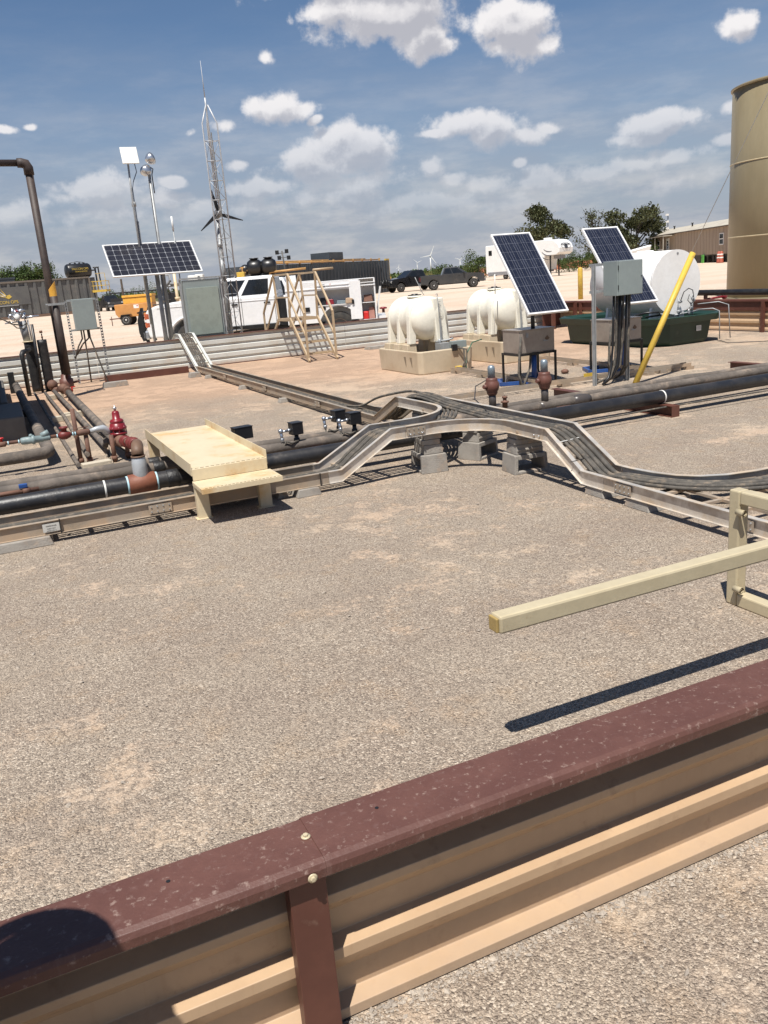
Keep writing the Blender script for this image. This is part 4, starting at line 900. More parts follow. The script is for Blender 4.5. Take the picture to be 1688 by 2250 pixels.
solar_stand(0, 0, 'tilted blue solar panel on a blue footed pole, nearest the two white tanks', 'stainless battery box on a black leg table under the left tilted panel')
solar_stand(1.62, -.02, 'tilted solar panel behind the grey junction box', 'steel battery box on a black leg table half hidden behind the junction box conduits')

# ------------------------------------------------------------------ junction box on strut posts
def junction():
    t = thing('junction_box_stand', 'grey two door junction box hung between strut posts with black conduits below', 'junction box', (7.9, 9.75, 0))
    for x, y, h in ((7.60, 9.70, 1.66), (8.25, 9.78, 1.60)):
        m = MB(); m.bb(x-.022, x-.018, y-.02, y+.02, 0, h); m.bb(x+.018, x+.022, y-.02, y+.02, 0, h); m.bb(x-.018, x+.018, y+.016, y+.02, 0, h); m.bb(x-.018, x-.008, y-.02, y-.016, 0, h); m.bb(x+.008, x+.018, y-.02, y-.016, 0, h)
        part('strut_post', m, M_galvpole, t)
    m = MB()
    for z in (1.63, 1.27): m.bb(7.625, 8.22, 9.80, 9.83, z, z+.035); m.bb(7.62, 7.70, 9.70, 9.8, z, z+.035)
    part('cross_strut', m, M_galvpole, t)
    m = MB(); m.bb(7.82, 8.25, 9.47, 9.77, 1.22, 1.68); b = part('box', m, M_cab, t, bevel=.004)
    m = MB(); m.bb(7.838, 8.24, 9.455, 9.468, 1.225, 1.675); d = part('door', m, M_cab, b, bevel=.004)
    for zh in (1.30, 1.56): m = MB(); m.bb(7.826, 7.832, 9.459, 9.468, zh, zh+.06); part('hinge', m, M_black, d)
    m = MB(); m.lathe([(.008, -.004), (.008, 0)], 10, 'y', (8.215, 9.452, 1.46)); part('lock', m, M_black, d)
    rr = random.Random(2)
    for i in range(6):
        x = 7.88+.055*i; y = 9.62; e = (7.66+.05*(i % 3), 9.60+.05*i, .02) if i < 4 else (8.02+.03*i, 9.95, .03)
        m = MB(); m.tube([(x, y, 1.22), (x-.005, y+.01, .85), (x-.01, y+.02, .5), (x-.03 if i < 4 else x-.01, y+.03, .25), ((x+e[0])/2, (y+e[1])/2, .10), e], .017 if i != 2 else .024, 8)
        part('conduit', m, M_cable if i % 2 else M_blackbox, t)
    m = MB(); m.bb(7.98, 8.05, 9.66, 9.70, .44, 1.22); part('trunking', m, M_blackbox, t)
junction()
def leaning():
    m = MB(); a = Vector((8.07, 9.40, .0)); b = Vector((9.10, 9.42, 1.70)); m.tube([a, b], .042, 16)
    solo('bollard_pipe', m, M_yellow, 'scuffed yellow pipe leaning to the right beside the junction box', 'yellow pipe', loc=a)
leaning()
def ground_ladders():
    g = 'strut ladders lying on the ground'
    def lad(p, q, lab, w=.11, z=.075):
        p = Vector(p); q = Vector(q); d = (q-p).normalized(); n = Vector((-d.y, d.x, 0)); m = MB()
        for s in (-1, 1): m.beam(p+n*w/2*s+Vector((0, 0, z)), q+n*w/2*s+Vector((0, 0, z)), .010, .05)
        L = (q-p).length; k = int(L/.22)
        for i in range(k+1): c = p+d*(L*i/k)+Vector((0, 0, z-.02)); m.beam(c-n*(w/2-.006), c+n*(w/2-.006), .02, .008)
        for f in (.03, .35, .65, .97): c = p+d*L*f; m.box((c.x, c.y, .024), (.14, .14, .046))
        solo('strut_ladder', m, M_aluD, lab, 'metal rail', g)
    lad((4.9, 10.08, 0), (8.62, 10.02, 0), 'flat dusty ladder rail running behind the two brown risers')
    lad((7.12, 10.2, 0), (7.22, 13.1, 0), 'flat dusty ladder rail leading back to the left white tank')
    lad((8.86, 10.2, 0), (9.0, 13.0, 0), 'flat dusty ladder rail leading back to the right white tank')
    lad((8.75, 9.95, 0), (9.55, 9.93, 0), 'short ladder rail end beyond the yellow leaning pipe')
    m = MB(); m.bb(7.28, 7.42, 13.06, 13.22, .002, .05); m.bb(7.30, 7.40, 13.1, 13.2, .05, .10)
    solo('warning_block', m, M_yellow, 'small yellow block at the corner of the left tank basin', 'block', bevel=.01)
    m = MB(); m.box((7.78, 10.05, .11), (.20, .005, .06)); solo('warning_label', m, M_yellow, 'yellow warning strip low on the ladder rail by the strut post', 'label')
    m = MB(); m.lathe([(.02, 0), (.055, .015), (.065, .04), (.045, .065), (.01, .075)], 8, 'z', (8.19, 11.2, 0)); solo('rock', m, M_rust, 'single brown rock on the dirt behind the right riser', 'rock')
ground_ladders()

# ------------------------------------------------------------------ white leg tanks in tan basins
def legtank(dx, dy, lab, blab, gl=True):
    def q(*v): return (v[0]+dx, v[1]+dx, v[2]+dy, v[3]+dy, v[4], v[5])
    b = thing('spill_basin', blab, 'basin', (7.2+dx, 14.2+dy, 0), group='tan spill basins')
    m = MB(); x0, x1, y0, y1, h = 6.66+dx, 7.74+dx, 13.30+dy, 15.02+dy, .40
    lo = [Vector(p) for p in ((x0+.07, y0, 0), (x1-.07, y0, 0), (x1, y0+.07, 0), (x1, y1-.07, 0), (x1-.07, y1, 0), (x0+.07, y1, 0), (x0, y1-.07, 0), (x0, y0+.07, 0))]
    ctr = Vector(((x0+x1)/2, (y0+y1)/2, 0)); hi = [ctr + (p-ctr)*1.03 + Vector((0, 0, h)) for p in lo]
    n = 8; inn = [ctr + (p-ctr)*.93 + Vector((0, 0, h)) for p in lo]; inl = [ctr + (p-ctr)*.90 + Vector((0, 0, .08)) for p in lo]
    m.add(lo+hi+inn+inl, [tuple(range(8))[::-1]] + [(i, (i+1) % 8, 8+(i+1) % 8, 8+i) for i in range(8)] + [(8+i, 8+(i+1) % 8, 16+(i+1) % 8, 16+i) for i in range(8)] + [(16+i, 16+(i+1) % 8, 24+(i+1) % 8, 24+i) for i in range(8)] + [tuple(range(24, 32))])
    part('basin', m, M_basin, b, bevel=.018)
    for y in (13.95, 14.32, 14.72):
        for x in (6.80, 7.52):
            m = MB(); m.hull([Vector((x-.11+dx, y-.13+dy, .09)), Vector((x+.11+dx, y-.13+dy, .09)), Vector((x+.11+dx, y+.13+dy, .09)), Vector((x-.11+dx, y+.13+dy, .09))], [Vector((x-.09+dx, y-.11+dy, .50)), Vector((x+.09+dx, y-.11+dy, .50)), Vector((x+.09+dx, y+.11+dy, .50)), Vector((x-.09+dx, y+.11+dy, .50))])
            part('saddle', m, M_basin, b, bevel=.012)
    for (x, y, f) in ((6.85, 13.3, 0), (7.02, 13.3, 0)):
        pass
    for y in (13.62, 13.86):     # moulded notches in the long side: flat plates, their shade put into the colour
        m = MB(); xs = x0-.012
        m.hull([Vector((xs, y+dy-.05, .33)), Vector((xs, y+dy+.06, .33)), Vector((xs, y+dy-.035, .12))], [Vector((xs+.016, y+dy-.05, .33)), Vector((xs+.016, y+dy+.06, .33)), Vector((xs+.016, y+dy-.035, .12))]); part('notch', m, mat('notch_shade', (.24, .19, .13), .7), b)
    t = thing('leg_tank', lab, 'plastic tank', (7.16+dx, 14.2+dy, .45), group='white leg tanks')
    X, Z, r = 7.16+dx, .93, .385
    m = MB(); prof = [(.001, -.66), (.12, -.655), (.22, -.63), (.30, -.59), (.35, -.53), (.375, -.46), (.385, -.38), (.385, -.30), (.375, -.27), (.372, -.15), (.385, -.05), (.385, .05), (.372, .12), (.372, .26), (.385, .32), (.385, .40), (.36, .47), (.28, .55), (.12, .60), (.001, .61)]
    m.lathe(prof, 40, 'y', (X, 14.30+dy, Z), True, False); part('shell', m, M_poly, t)
    for k, (y, w) in enumerate(((13.88, .12), (14.30, .10), (14.70, .10))):
        m = MB(); a = [(X+(r+.007)*math.cos(R(g)), Z+(r+.007)*math.sin(R(g))) for g in range(0, 181, 9)]
        a = [(X+r+.03, .50)] + a + [(X-r-.03, .50), (X-r+.10, .50), (X-r+.14, Z-.15), (X+r-.14, Z-.15), (X+r-.10, .50)]
        m.prism(a, y-w/2+dy, y+w/2+dy, 'y'); part('leg_rib', m, M_poly, t, bevel=.014)
    m = MB(); m.hull([Vector((X+.04, 13.60+dy, .50)), Vector((X+.30, 13.64+dy, .50)), Vector((X+.30, 13.9+dy, .50)), Vector((X+.04, 13.9+dy, .50))], [Vector((X+.02, 13.66+dy, 1.28)), Vector((X+.26, 13.72+dy, 1.28)), Vector((X+.26, 13.9+dy, 1.28)), Vector((X+.02, 13.9+dy, 1.28))]); part('gauge_face', m, M_poly, t, bevel=.02)
    m = MB(); 
    for k in range(26): z = .56+.026*k; m.box((X+.145+.008*(k % 5 == 0), 13.612+.075*(z-.5)+dy, z), (.028 if k % 5 else .05, .004, .004))
    part('gauge_marks', m, M_black, t)
    m = MB(); m.bb(X+.095, X+.125, 13.585+dy, 13.60+dy, .52, .92); m.tube([(X+.11, 13.60+dy, .52), (X+.11, 13.64+dy, 1.28), (X+.11, 13.70+dy, 1.34), (X+.15, 13.72+dy, 1.35), (X+.16, 13.72+dy, 1.30)], .006, 6); part('sight_gauge', m, M_galvpole, t)
    m = MB(); m.lathe([(.15, 0), (.15, .025), (.12, .03)], 24, 'z', (X-.02, 14.28+dy, 1.305)); nk = part('filler_neck', m, M_poly, t)
    m = MB(); m.lathe([(.125, .03), (.125, .045), (.06, .047), (.06, .06), (.055, .062)], 24, 'z', (X-.02, 14.28+dy, 1.305)); part('black_lid', m, M_black, nk)
    m = MB(); m.bb(X-.005, X+.20, 13.42+dy, 13.62+dy, .34, .50); m.tube([(X+.0, 13.6+dy, .52), (X+.25, 13.55+dy, .54), (X+.3, 13.5+dy, .56)], .016, 8); m.lathe([(.03, -.03), (.03, .05)], 10, 'z', (X+.05, 13.55+dy, .52)); part('outlet_valve', m, M_galvpole, t)
legtank(0, 0, 'white plastic tank with black lid and gauge, left of the pair', 'tan spill basin under the left white tank')
legtank(1.72, .02, 'white plastic tank with black lid and gauge, partly behind the tilted solar panel', 'tan spill basin under the right white tank')
def tank_bits():
    t = thing('chemical_pump', 'small grey pump box with black and green hoses at the left white tank', 'pump', (7.45, 13.35, .4))
    m = MB(); m.bb(7.34, 7.62, 13.30, 13.42, .40, .52); part('pump_box', m, M_cab, t, bevel=.005)
    m = MB(); m.bb(7.30, 7.40, 13.24, 13.30, .36, .47); part('black_head', m, M_black, t, bevel=.004)
    m = MB(); m.tube([(7.36, 13.28, .42), (7.5, 13.2, .38), (7.48, 13.16, .15), (7.42, 13.14, .05)], .015, 8); m.tube([(7.40, 13.28, .44), (7.56, 13.2, .36), (7.52, 13.15, .14), (7.44, 13.13, .05)], .012, 8); part('black_hose', m, M_cable, t)
    m = MB(); m.tube([(7.92, 13.28, .50), (7.7, 13.24, .47), (7.56, 13.2, .30), (7.50, 13.15, .10), (7.48, 13.12, .04)], .010, 8); part('green_hose', m, mat('green_hose', (.03, .12, .07), .5), t)
    m = MB(); m.tube([(7.14, 13.9, 1.34), (7.10, 13.9, 1.40), (6.98, 13.9, 1.66)], .006, 6); solo('wire', m, M_galvpole, 'thin bent wire standing on top of the left white tank', 'wire')
    t = thing('marker_flag', 'thin white whip rod standing behind the right white tank', 'rod', (8.42, 14.0, .4))
    m = MB(); m.tube([(8.38, 13.6, .5), (8.44, 13.6, 1.25)], .004, 6); m.tube([(8.44, 13.6, 1.25), (8.45, 13.6, 1.60)], .009, 6); part('rod', m, M_whit2, t)
    t = thing('pipe_valve', 'small red valve handle on a brown pipe behind the left white tank', 'valve', (9.5, 24.6, 0))
    g0 = gp(845, 712)
    m = MB(); m.tube([g0, g0+Vector((0, 0, .55))], .05, 10); t.location = g0; ROOT[t] = Matrix.Translation(g0)
    part('pipe', m, M_rust, t)
    m = MB(); m.lathe([(.14, .55), (.14, .60), (.05, .62)], 10, 'z', g0); part('red_handle', m, M_redv, t)
tank_bits()

# ------------------------------------------------------------------ green basin with the white drum tank
def green():
    b = thing('spill_basin', 'large dark green plastic basin holding the white drum tank', 'basin', (12.1, 14, 0))
    x0, x1, y0, y1, h = 11.28, 12.98, 12.62, 15.6, .50
    def ring(e, z, c=.38): return [Vector(p) for p in ((x0-e+c, y0-e, z), (x1+e-c, y0-e, z), (x1+e, y0-e+c, z), (x1+e, y1+e-c, z), (x1+e-c, y1+e, z), (x0-e+c, y1+e, z), (x0-e, y1+e-c, z), (x0-e, y0-e+c, z))]
    rings = [ring(-.05, 0), ring(-.02, .06), ring(.0, .07), ring(.04, .42), ring(.13, .425), ring(.13, .435), ring(.16, .545), ring(.13, .555), ring(.08, .53), ring(.0, .50), ring(-.05, .10)]
    m = MB(); m.add([p for r_ in rings for p in r_], [tuple(range(8))[::-1]] + [(i*8+k, i*8+(k+1) % 8, (i+1)*8+(k+1) % 8, (i+1)*8+k) for i in range(len(rings)-1) for k in range(8)] + [tuple(range(len(rings)*8-8, len(rings)*8))])
    part('basin', m, M_green, b, bevel=.012)
    m = MB(); m.bb(12.28, 12.40, 12.578, 12.582, .24, .34); pl = part('paper_plate', m, M_whit2, b)
    m = MB()
    for k in range(4): m.bb(12.295, 12.385, 12.575, 12.5775, .262+.018*k, .268+.018*k)
    part('printed_lines', m, mat('grey_ink', (.25, .25, .25), .7), pl)
    t = thing('drum_tank', 'large white horizontal steel drum tank standing in the green basin', 'tank', (12.1, 13.8, .5))
    m = MB(); m.lathe([(.60, 0), (.60, 1.85)], 56, 'y', (12.1, 12.95, 1.17)); part('shell', m, M_white, t)
    m = MB(); m.lathe([(.603, -.012), (.603, .02)], 56, 'y', (12.1, 12.95, 1.17)); part('end_plate', m, M_white, t)
    for y in (13.2, 14.5):
        m = MB(); m.hull([Vector((11.62, y-.03, .12)), Vector((12.58, y-.03, .12)), Vector((12.58, y+.03, .12)), Vector((11.62, y+.03, .12))], [Vector((11.72, y-.03, .80)), Vector((12.48, y-.03, .80)), Vector((12.48, y+.03, .80)), Vector((11.72, y+.03, .80))]); part('saddle', m, M_white, t)
    m = MB(); m.lathe([(.025, -.016), (.025, -.013)], 12, 'y', (12.12, 12.95, 1.70)); part('emblem', m, mat('grey_ink', (.25, .25, .25), .7), t)
    m = MB(); m.tube([(11.75, 13.0, .6), (11.72, 12.9, .6), (11.65, 12.7, .55)], .02, 8)
    rr = random.Random(8)
    for (X, Z) in ((12.10, .62), (12.12, .80), (12.42, .66), (12.45, .82), (12.2, .58), (12.35, .58)):
        m.at((X, 12.86, Z), rr.uniform(0, 2), rr.uniform(-.5, .5)); m.lathe([(.018, -.05), (.03, -.045), (.03, .03), (.02, .035), (.02, .07)], 8, rr.choice('xz')); m.M = Matrix.Identity(4)
    m.tube([(12.08, 12.86, .52), (12.08, 12.86, .88)], .014, 8); m.tube([(12.44, 12.86, .5), (12.44, 12.86, .92)], .014, 8); m.tube([(12.0, 12.86, .56), (12.6, 12.86, .60)], .016, 8)
    part('valve_set', m, M_galvpole, t)
    m = MB(); m.tube([(12.12, 12.84, .82), (12.16, 12.80, .98), (12.26, 12.78, 1.04), (12.38, 12.80, 1.0), (12.44, 12.84, .90)], .009, 6); m.tube([(12.30, 12.8, .92), (12.24, 12.78, .82), (12.32, 12.78, .74), (12.42, 12.8, .8), (12.40, 12.8, .94)], .008, 6); part('looped_hose', m, M_blackbox, t)
    m = MB(); m.tube([(12.5, 12.82, .62), (12.66, 12.55, .63), (12.72, 12.45, .58), (12.72, 12.42, .05)], .011, 8); solo('hose', m, M_galvpole, 'thin pale hose hanging over the front of the green basin, the left of two', 'hose')
    m = MB(); m.tube([(12.55, 12.84, .72), (12.85, 12.6, .74), (12.92, 12.42, .68), (12.95, 12.38, .05)], .010, 8); solo('hose', m, M_galvpole, 'thin pale hose hanging over the front of the green basin, the right of two', 'hose')
    m = MB(); m.tube([(12.72, 12.42, .02), (12.5, 12.0, .012), (12.9, 11.6, .012), (13.5, 11.2, .012), (14.3, 10.6, .012)], .008, 6); solo('cable', m, M_cable, 'thin cable trailing over the dirt from the green basin to the right wall', 'cable')
    m = MB(); m.tube([(11.2, 13.1, .6), (11.3, 12.9, .66), (11.5, 12.75, .66), (11.6, 12.8, .6), (11.4, 13.0, .57)], .02, 8); solo('hose', m, M_blackbox, 'black hose coiled on the left rim of the green basin', 'hose')
green()

# ------------------------------------------------------------------ crossover stairs over the far wall
M_stair = mat('tan_stair_paint', (.45, .34, .215), .5, 0, (.40, .295, .18), 3, dust=(.30, .21, .14), dthr=(.55, .8), dscale=4)
def stairs():
    t = thing('crossover_stairs', 'tan steel crossover stairs with handrails climbing over the pale wall', 'stairs', (6.6, 19.4, 0))
    xl, xr, y0, y1, y2, y3, zp = 6.27, 6.94, 17.95, 19.0, 19.85, 21.1, .93
    for x in (xl, xr):
        for (a, b) in (((x, y0, .02), (x, y1, zp)), ((x, y3, .02), (x, y2, zp))):
            m = MB(); m.beam(a, b, .035, .075); part('stringer', m, M_stair, t)
    for i in range(3):
        for s in (0, 1):
            f = (i+.75)/3.9; y = y0+(y1-y0)*f if s == 0 else y3+(y2-y3)*f; z = zp*f
            m = MB(); m.bb(xl+.02, xr-.02, y-.005, y+.01, z-.03, z+.008); m.bb(xl+.02, xr-.02, y+.18, y+.192, z-.03, z+.008)
            for k in range(11): m.bb(xl+.03+k*.056, xl+.045+k*.056, y+.01, y+.18, z-.004, z+.004)
            m.bb(xl+.02, xr-.02, y+.06, y+.07, z-.003, z+.003); m.bb(xl+.02, xr-.02, y+.12, y+.13, z-.003, z+.003)
            part('tread', m, M_stair, t)
    m = MB(); m.bb(xl-.02, xr+.03, y1, y1+.02, zp-.05, zp+.01); m.bb(xl-.02, xr+.03, y2-.02, y2, zp-.05, zp+.01)
    for k in range(14): m.bb(xl, xr, y1+.03+k*.056, y1+.045+k*.056, zp-.003, zp+.003)
    m.bb(xl-.02, xl, y1+.02, y2-.02, zp-.05, zp+.01); m.bb(xr, xr+.02, y1+.02, y2-.02, zp-.05, zp+.01); part('platform', m, M_stair, t)
    for x in (xl, xr):
        m = MB(); k = .042
        m.beam((x, y0+.05, .03), (x, y0+.05, 1.06), k); m.beam((x, y0+.05, 1.06), (x, y1-.12, 1.93), k); m.beam((x, y1-.12, 1.93), (x, y2+.12, 1.93), k)
        m.beam((x, y1, zp), (x, y1-.10, 1.92), k); m.beam((x, y2, zp), (x, y2+.10, 1.92), k); m.beam((x, y3-.05, .03), (x, y3-.05, 1.06), k); m.beam((x, y3-.05, 1.06), (x, y2+.12, 1.93), k)
        m.beam((x, y1-.05, 1.42), (x, y2+.05, 1.42), k*.8); m.beam((x, y0+.05, .55), (x, y1-.05, 1.42), k*.8); m.beam((x, y3-.05, .55), (x, y2+.05, 1.42), k*.8)
        m.beam((x, 20.3, .02), (x, 20.3, .56), k)
        part('handrail', m, M_stair, t)
    m = MB(); m.tube([(xr-.02, y1-.05, 1.98), (xr+.5, y1+.02, 1.99)], .028, 10); part('gate_bar', m, M_stair, t)
    m = MB(); m.beam((xl-.04, y1-.12, 1.93), (xl+.42, y1-.10, 1.93), .03); part('top_bar', m, M_stair, t)
stairs()

# ------------------------------------------------------------------ things standing at the far wall
def farwall_things():
    # green-grey enclosure on perforated strut legs
    t = thing('enclosure_stand', 'small grey enclosure on two perforated strut legs before the pale wall', 'electrical box', (1.8, 19.2, 0))
    for x, y in ((1.50, 19.3), (2.12, 19.2)):
        m = MB()
        for s in (-1, 1): m.bb(x+s*.020-.003, x+s*.020+.003, y-.02, y+.02, 0, 1.76)
        for k in range(29): m.bb(x-.017, x+.017, y+.012, y+.016, .02+k*.06, .055+k*.06)
        part('perforated_leg', m, M_galvpole, t)
    m = MB()
    for z in (1.74, 1.13): m.bb(1.524, 2.097, 19.27, 19.30, z-.02, z+.02)
    part('cross_strut', m, M_galvpole, t)
    m = MB(); m.bb(1.60, 2.03, 19.05, 19.265, 1.12, 1.76); b = part('box', m, M_cab, t, bevel=.008)
    m = MB(); m.bb(1.608, 2.022, 19.03, 19.047, 1.13, 1.75); part('door', m, M_cab, b, bevel=.004)
    for i, (x, e) in enumerate(((1.70, (1.50, .55)), (1.75, (1.74, .02)), (1.83, (1.55, .62)), (1.86, (2.04, .02)))):
        m = MB(); m.tube([(x, 19.16, 1.12), (x, 19.16, .95), ((x+e[0])/2, 19.18, (e[1]+.95)/2+.05), (e[0], 19.25 if i != 3 else 18.9, e[1])], .016, 8); part('conduit', m, M_cable, t)
    # big mono panel on a mast
    t = thing('solar_panel_stand', 'wide black solar panel with white grid on a mast behind the pale wall', 'solar panel', (3.58, 20.5, 0))
    solar(t, (3.58, 20.15, 2.51), 2.0, 1.01, R(46.5), .06, 12, 6, M_cellM)
    m = MB(); m.tube([(3.66, 20.42, 0), (3.66, 20.42, 2.55)], .05, 14); part('mast', m, M_galvpole, t)
    m = MB(); m.beam((2.9, 20.2, 2.46), (4.3, 20.28, 2.46), .04); m.beam((3.66, 20.42, 2.5), (3.6, 20.1, 2.33), .04); part('panel_bracket', m, M_galvpole, t)
    # mast with the square white antenna
    t = thing('antenna_mast', 'grey pole carrying a square white panel antenna', 'antenna', (3.40, 20.48, 0))
    m = MB(); m.tube([(3.40, 20.5, 0), (3.41, 20.5, 3.3)], .032, 12); m.tube([(3.36, 20.42, 1.0), (3.36, 20.42, 3.85), (3.38, 20.42, 4.55)], .022, 10); m.lathe([(.05, 0), (.05, .10)], 10, 'z', (3.38, 20.45, 3.62)); part('pole', m, M_galvpole, t)
    m = MB().at((3.43, 20.38, 4.69), 0, -.38); m.box((0, 0, 0), (.36, .03, .39)); part('panel_antenna', m, M_whit2, t, bevel=.008)
    m = MB(); m.tube([(3.52, 20.42, 4.52), (3.54, 20.43, 4.35), (3.44, 20.44, 4.15), (3.40, 20.44, 4.0), (3.40, 20.45, 2.2)], .010, 8); part('cable', m, mat('blue_grey_cable', (.10, .14, .20), .5), t)
    # flood light mast
    t = thing('floodlight_mast', 'toothed grey mast with two round floodlights at its top', 'floodlight', (3.84, 20.5, 0))
    m = MB(); m.tube([(3.84, 20.5, 0), (3.84, 20.5, 4.35)], .034, 12)
    for k in range(60): m.box((3.805, 20.48, 2.4+k*.03), (.022, .02, .014))
    part('pole', m, M_galvpole, t)
    m = MB(); m.tube([(3.90, 20.5, 3.9), (3.90, 20.5, 4.30), (3.94, 20.5, 4.42), (3.86, 20.5, 4.48)], .012, 8); part('cable', m, M_black, t)
    for (x, z, ry, rx) in ((3.80, 4.36, -.5, -.9), (3.87, 4.62, 1.2, -.3)):
        m = MB().at((x, 20.46, z), 0, rx, ry); m.lathe([(.03, .0), (.07, .03), (.12, .10), (.135, .16), (.13, .16), (.11, .10), (.03, .05)], 22, 'z', (0, 0, -.08)); hd = part('lamp_reflector', m, M_chrome, t)
        m = MB().at((x, 20.46, z), 0, rx, ry); m.lathe([(.10, .062), (.10, .068)], 20, 'z'); part('lens', m, mat('lamp_glass', (.62, .58, .46), .15, 0), hd)
    t = thing('antenna_whip', 'short white whip antenna rising behind the wide solar panel', 'antenna', (4.22, 20.5, 0))
    m = MB(); m.tube([(4.22, 20.5, 0), (4.22, 20.5, 3.08)], .014, 8); part('pole', m, M_galvpole, t)
    m = MB(); m.tube([(4.22, 20.5, 3.08), (4.22, 20.5, 3.40)], .022, 10); part('radome', m, M_white, t)
    t = thing('conduit_pole', 'slim grey conduit pole beside the solar panel mast', 'pole', (3.78, 20.3, 0))
    m = MB(); m.tube([(3.78, 20.55, 0), (3.80, 20.55, 2.25)], .03, 10); m.lathe([(.045, 1.5), (.045, 1.56)], 10, 'z', (3.79, 20.55, 0)); part('pole', m, M_galvpole, t)
    # big grey cabinet
    t = thing('equipment_cabinet', 'large grey green equipment cabinet on strut rails behind the pale wall', 'cabinet', (4.65, 20.5, 0))
    m = MB(); m.bb(4.22, 5.08, 20.42, 20.80, .68, 1.98); b = part('cabinet_body', m, M_cab, t, bevel=.006)
    m = MB(); m.bb(4.27, 5.03, 20.385, 20.417, .72, 1.80); part('door', m, mat('pale_enclosure', (.27, .31, .27), .4), b, bevel=.006)
    for x in (4.14, 5.10):
        m = MB(); m.bb(x, x+.04, 20.46, 20.50, 0, 2.0); part('strut_post', m, M_galvpole, t)
    m = MB()
    for z in (1.99, .63):
        for k in range(22): m.bb(4.2+k*.042, 4.226+k*.042, 20.40, 20.43, z, z+.04)
        m.bb(4.14, 5.14, 20.43, 20.46, z, z+.04)
    part('strut_rail', m, M_galvpole, t)
    # lattice tower
    t = thing('lattice_tower', 'slim triangular galvanised lattice tower topped by a needle antenna', 'tower', (5.40, 20.75, 0))
    cxy = Vector((5.40, 20.78, 0)); rr = .185; legs = [cxy + Vector((rr*math.cos(a), rr*math.sin(a), 0)) for a in (R(200), R(-20), R(90))]
    for L in legs:
        m = MB(); m.tube([L, L+Vector((0, 0, 5.40)), cxy+Vector((0, 0, 5.80))+(L-cxy)*.12], .016, 8); part('tower_leg', m, M_tower, t)
    k = 0; z = .3
    while z < 5.45:
        m = MB()
        for i in range(3):
            a, b = legs[i], legs[(i+1) % 3]; m.tube([a+Vector((0, 0, z)), b+Vector((0, 0, z))], .007, 6)
            if z < 5.0: m.tube([(a if k % 2 else b)+Vector((0, 0, z)), (b if k % 2 else a)+Vector((0, 0, z+.43))], .006, 6)
        part('brace', m, M_tower, t); z += .43; k += 1
    m = MB(); m.tube([cxy+Vector((0, 0, 3.4)), cxy+Vector((-.02, 0, 5.75)), cxy+Vector((-.02, 0, 5.95))], [.018, .018, .02], 8); m.tube([cxy+Vector((-.02, 0, 5.95)), cxy+Vector((-.02, 0, 6.72))], [.012, .004], 8); part('needle_antenna', m, M_tower, t)
    m = MB(); m.tube([cxy+Vector((.03, -.1, .6)), cxy+Vector((.0, -.1, 5.2))], .012, 6); part('feed_cable', m, M_cable, t)
    # small wind turbine on its pole
    t = thing('small_wind_turbine', 'small three bladed black wind turbine on a pole beside the lattice tower', 'wind turbine', (5.38, 21.05, 0))
    m = MB(); m.tube([(5.36, 21.05, 0), (5.38, 21.05, 2.2), (5.38, 21.05, 3.35)], [.045, .045, .035], 12); m.lathe([(.06, 0), (.075, .05), (.06, .10)], 12, 'z', (5.37, 21.05, 2.70)); m.lathe([(.05, 0), (.05, .5)], 10, 'z', (5.37, 21.05, 1.9)); part('pole', m, M_galvpole, t)
    hub = Vector((5.40, 20.98, 3.45)); m = MB(); m.lathe([(.02, -.12), (.07, -.09), (.10, 0), (.10, .12), (.05, .22), (.02, .3)], 16, 'y', hub); part('hub', m, mat('grey_cast_hub', (.25, .25, .25), .4, .5), t)
    for ang, L in ((103, .62), (218, .60), (343, .60)):
        a = R(ang); d = Vector((math.cos(a), 0, math.sin(a))); nrm = Vector((-math.sin(a), 0, math.cos(a))); m = MB(); ring = []
        for f, w in ((.08, .03), (.25, .055), (.6, .035), (1, .012)):
            c = hub + Vector((0, -.08, 0)) + d*L*f; ring.append([c-nrm*w, c-nrm*w+Vector((0, .012, 0)), c+nrm*w*.6+Vector((0, .03*(1-f)+.01, 0)), c+nrm*w*.6])
        for i in range(3): m.hull(ring[i], ring[i+1])
        part('blade', m, M_black, t)
farwall_things()
for o in list(ROOT):
    k = {'wide black solar panel': 1.015, 'square white panel antenna': 1.032, 'toothed grey mast': 1.03, 'short white whip': 1.025, 'slim grey conduit pole': 1.02}
    for key, zs in k.items():
        if key in o['label']: o.location += Vector((.17, .98, 0)); o.scale = (1.048, 1.048, zs)

# ------------------------------------------------------------------ vehicles (x forward, y left)
def wheel(t, x, y, r, w=.26, side=1, rim=None):
    m = MB(); m.lathe([(r*.62, -w/2), (r*.93, -w/2), (r, -w*.36), (r, w*.36), (r*.93, w/2), (r*.62, w/2)], 26, 'y', (x, y, r)); ty = part('tyre', m, M_tyre, t, True)
    m = MB(); s = side; m.lathe([(r*.62, -w/2*.9), (r*.62, w/2*.9)], 22, 'y', (x, y, r))
    m.lathe([(r*.60, s*w*.46), (r*.56, s*w*.52), (r*.5, s*w*.40), (r*.16, s*w*.47), (r*.14, s*w*.54), (.001, s*w*.55)], 22, 'y', (x, y, r), True, False)
    ri = part('rim', m, rim or M_rim, ty, True)
    m = MB()
    for k in range(6):
        a = k*PI/3+.3; c = Vector((x+r*.38*math.cos(a), y+s*w*.455, r+r*.38*math.sin(a))); m.box(c, (r*.16, .01, r*.16))
    part('rim_hole', m, M_black, ri, True)
def arch(cx_, cz, r, n=10, z0=.5):
    a0 = math.asin((z0-cz)/r)
    return [(cx_+r*math.cos(a), cz+r*math.sin(a)) for a in [PI-a0-(PI-2*a0)*i/n for i in range(n+1)]]
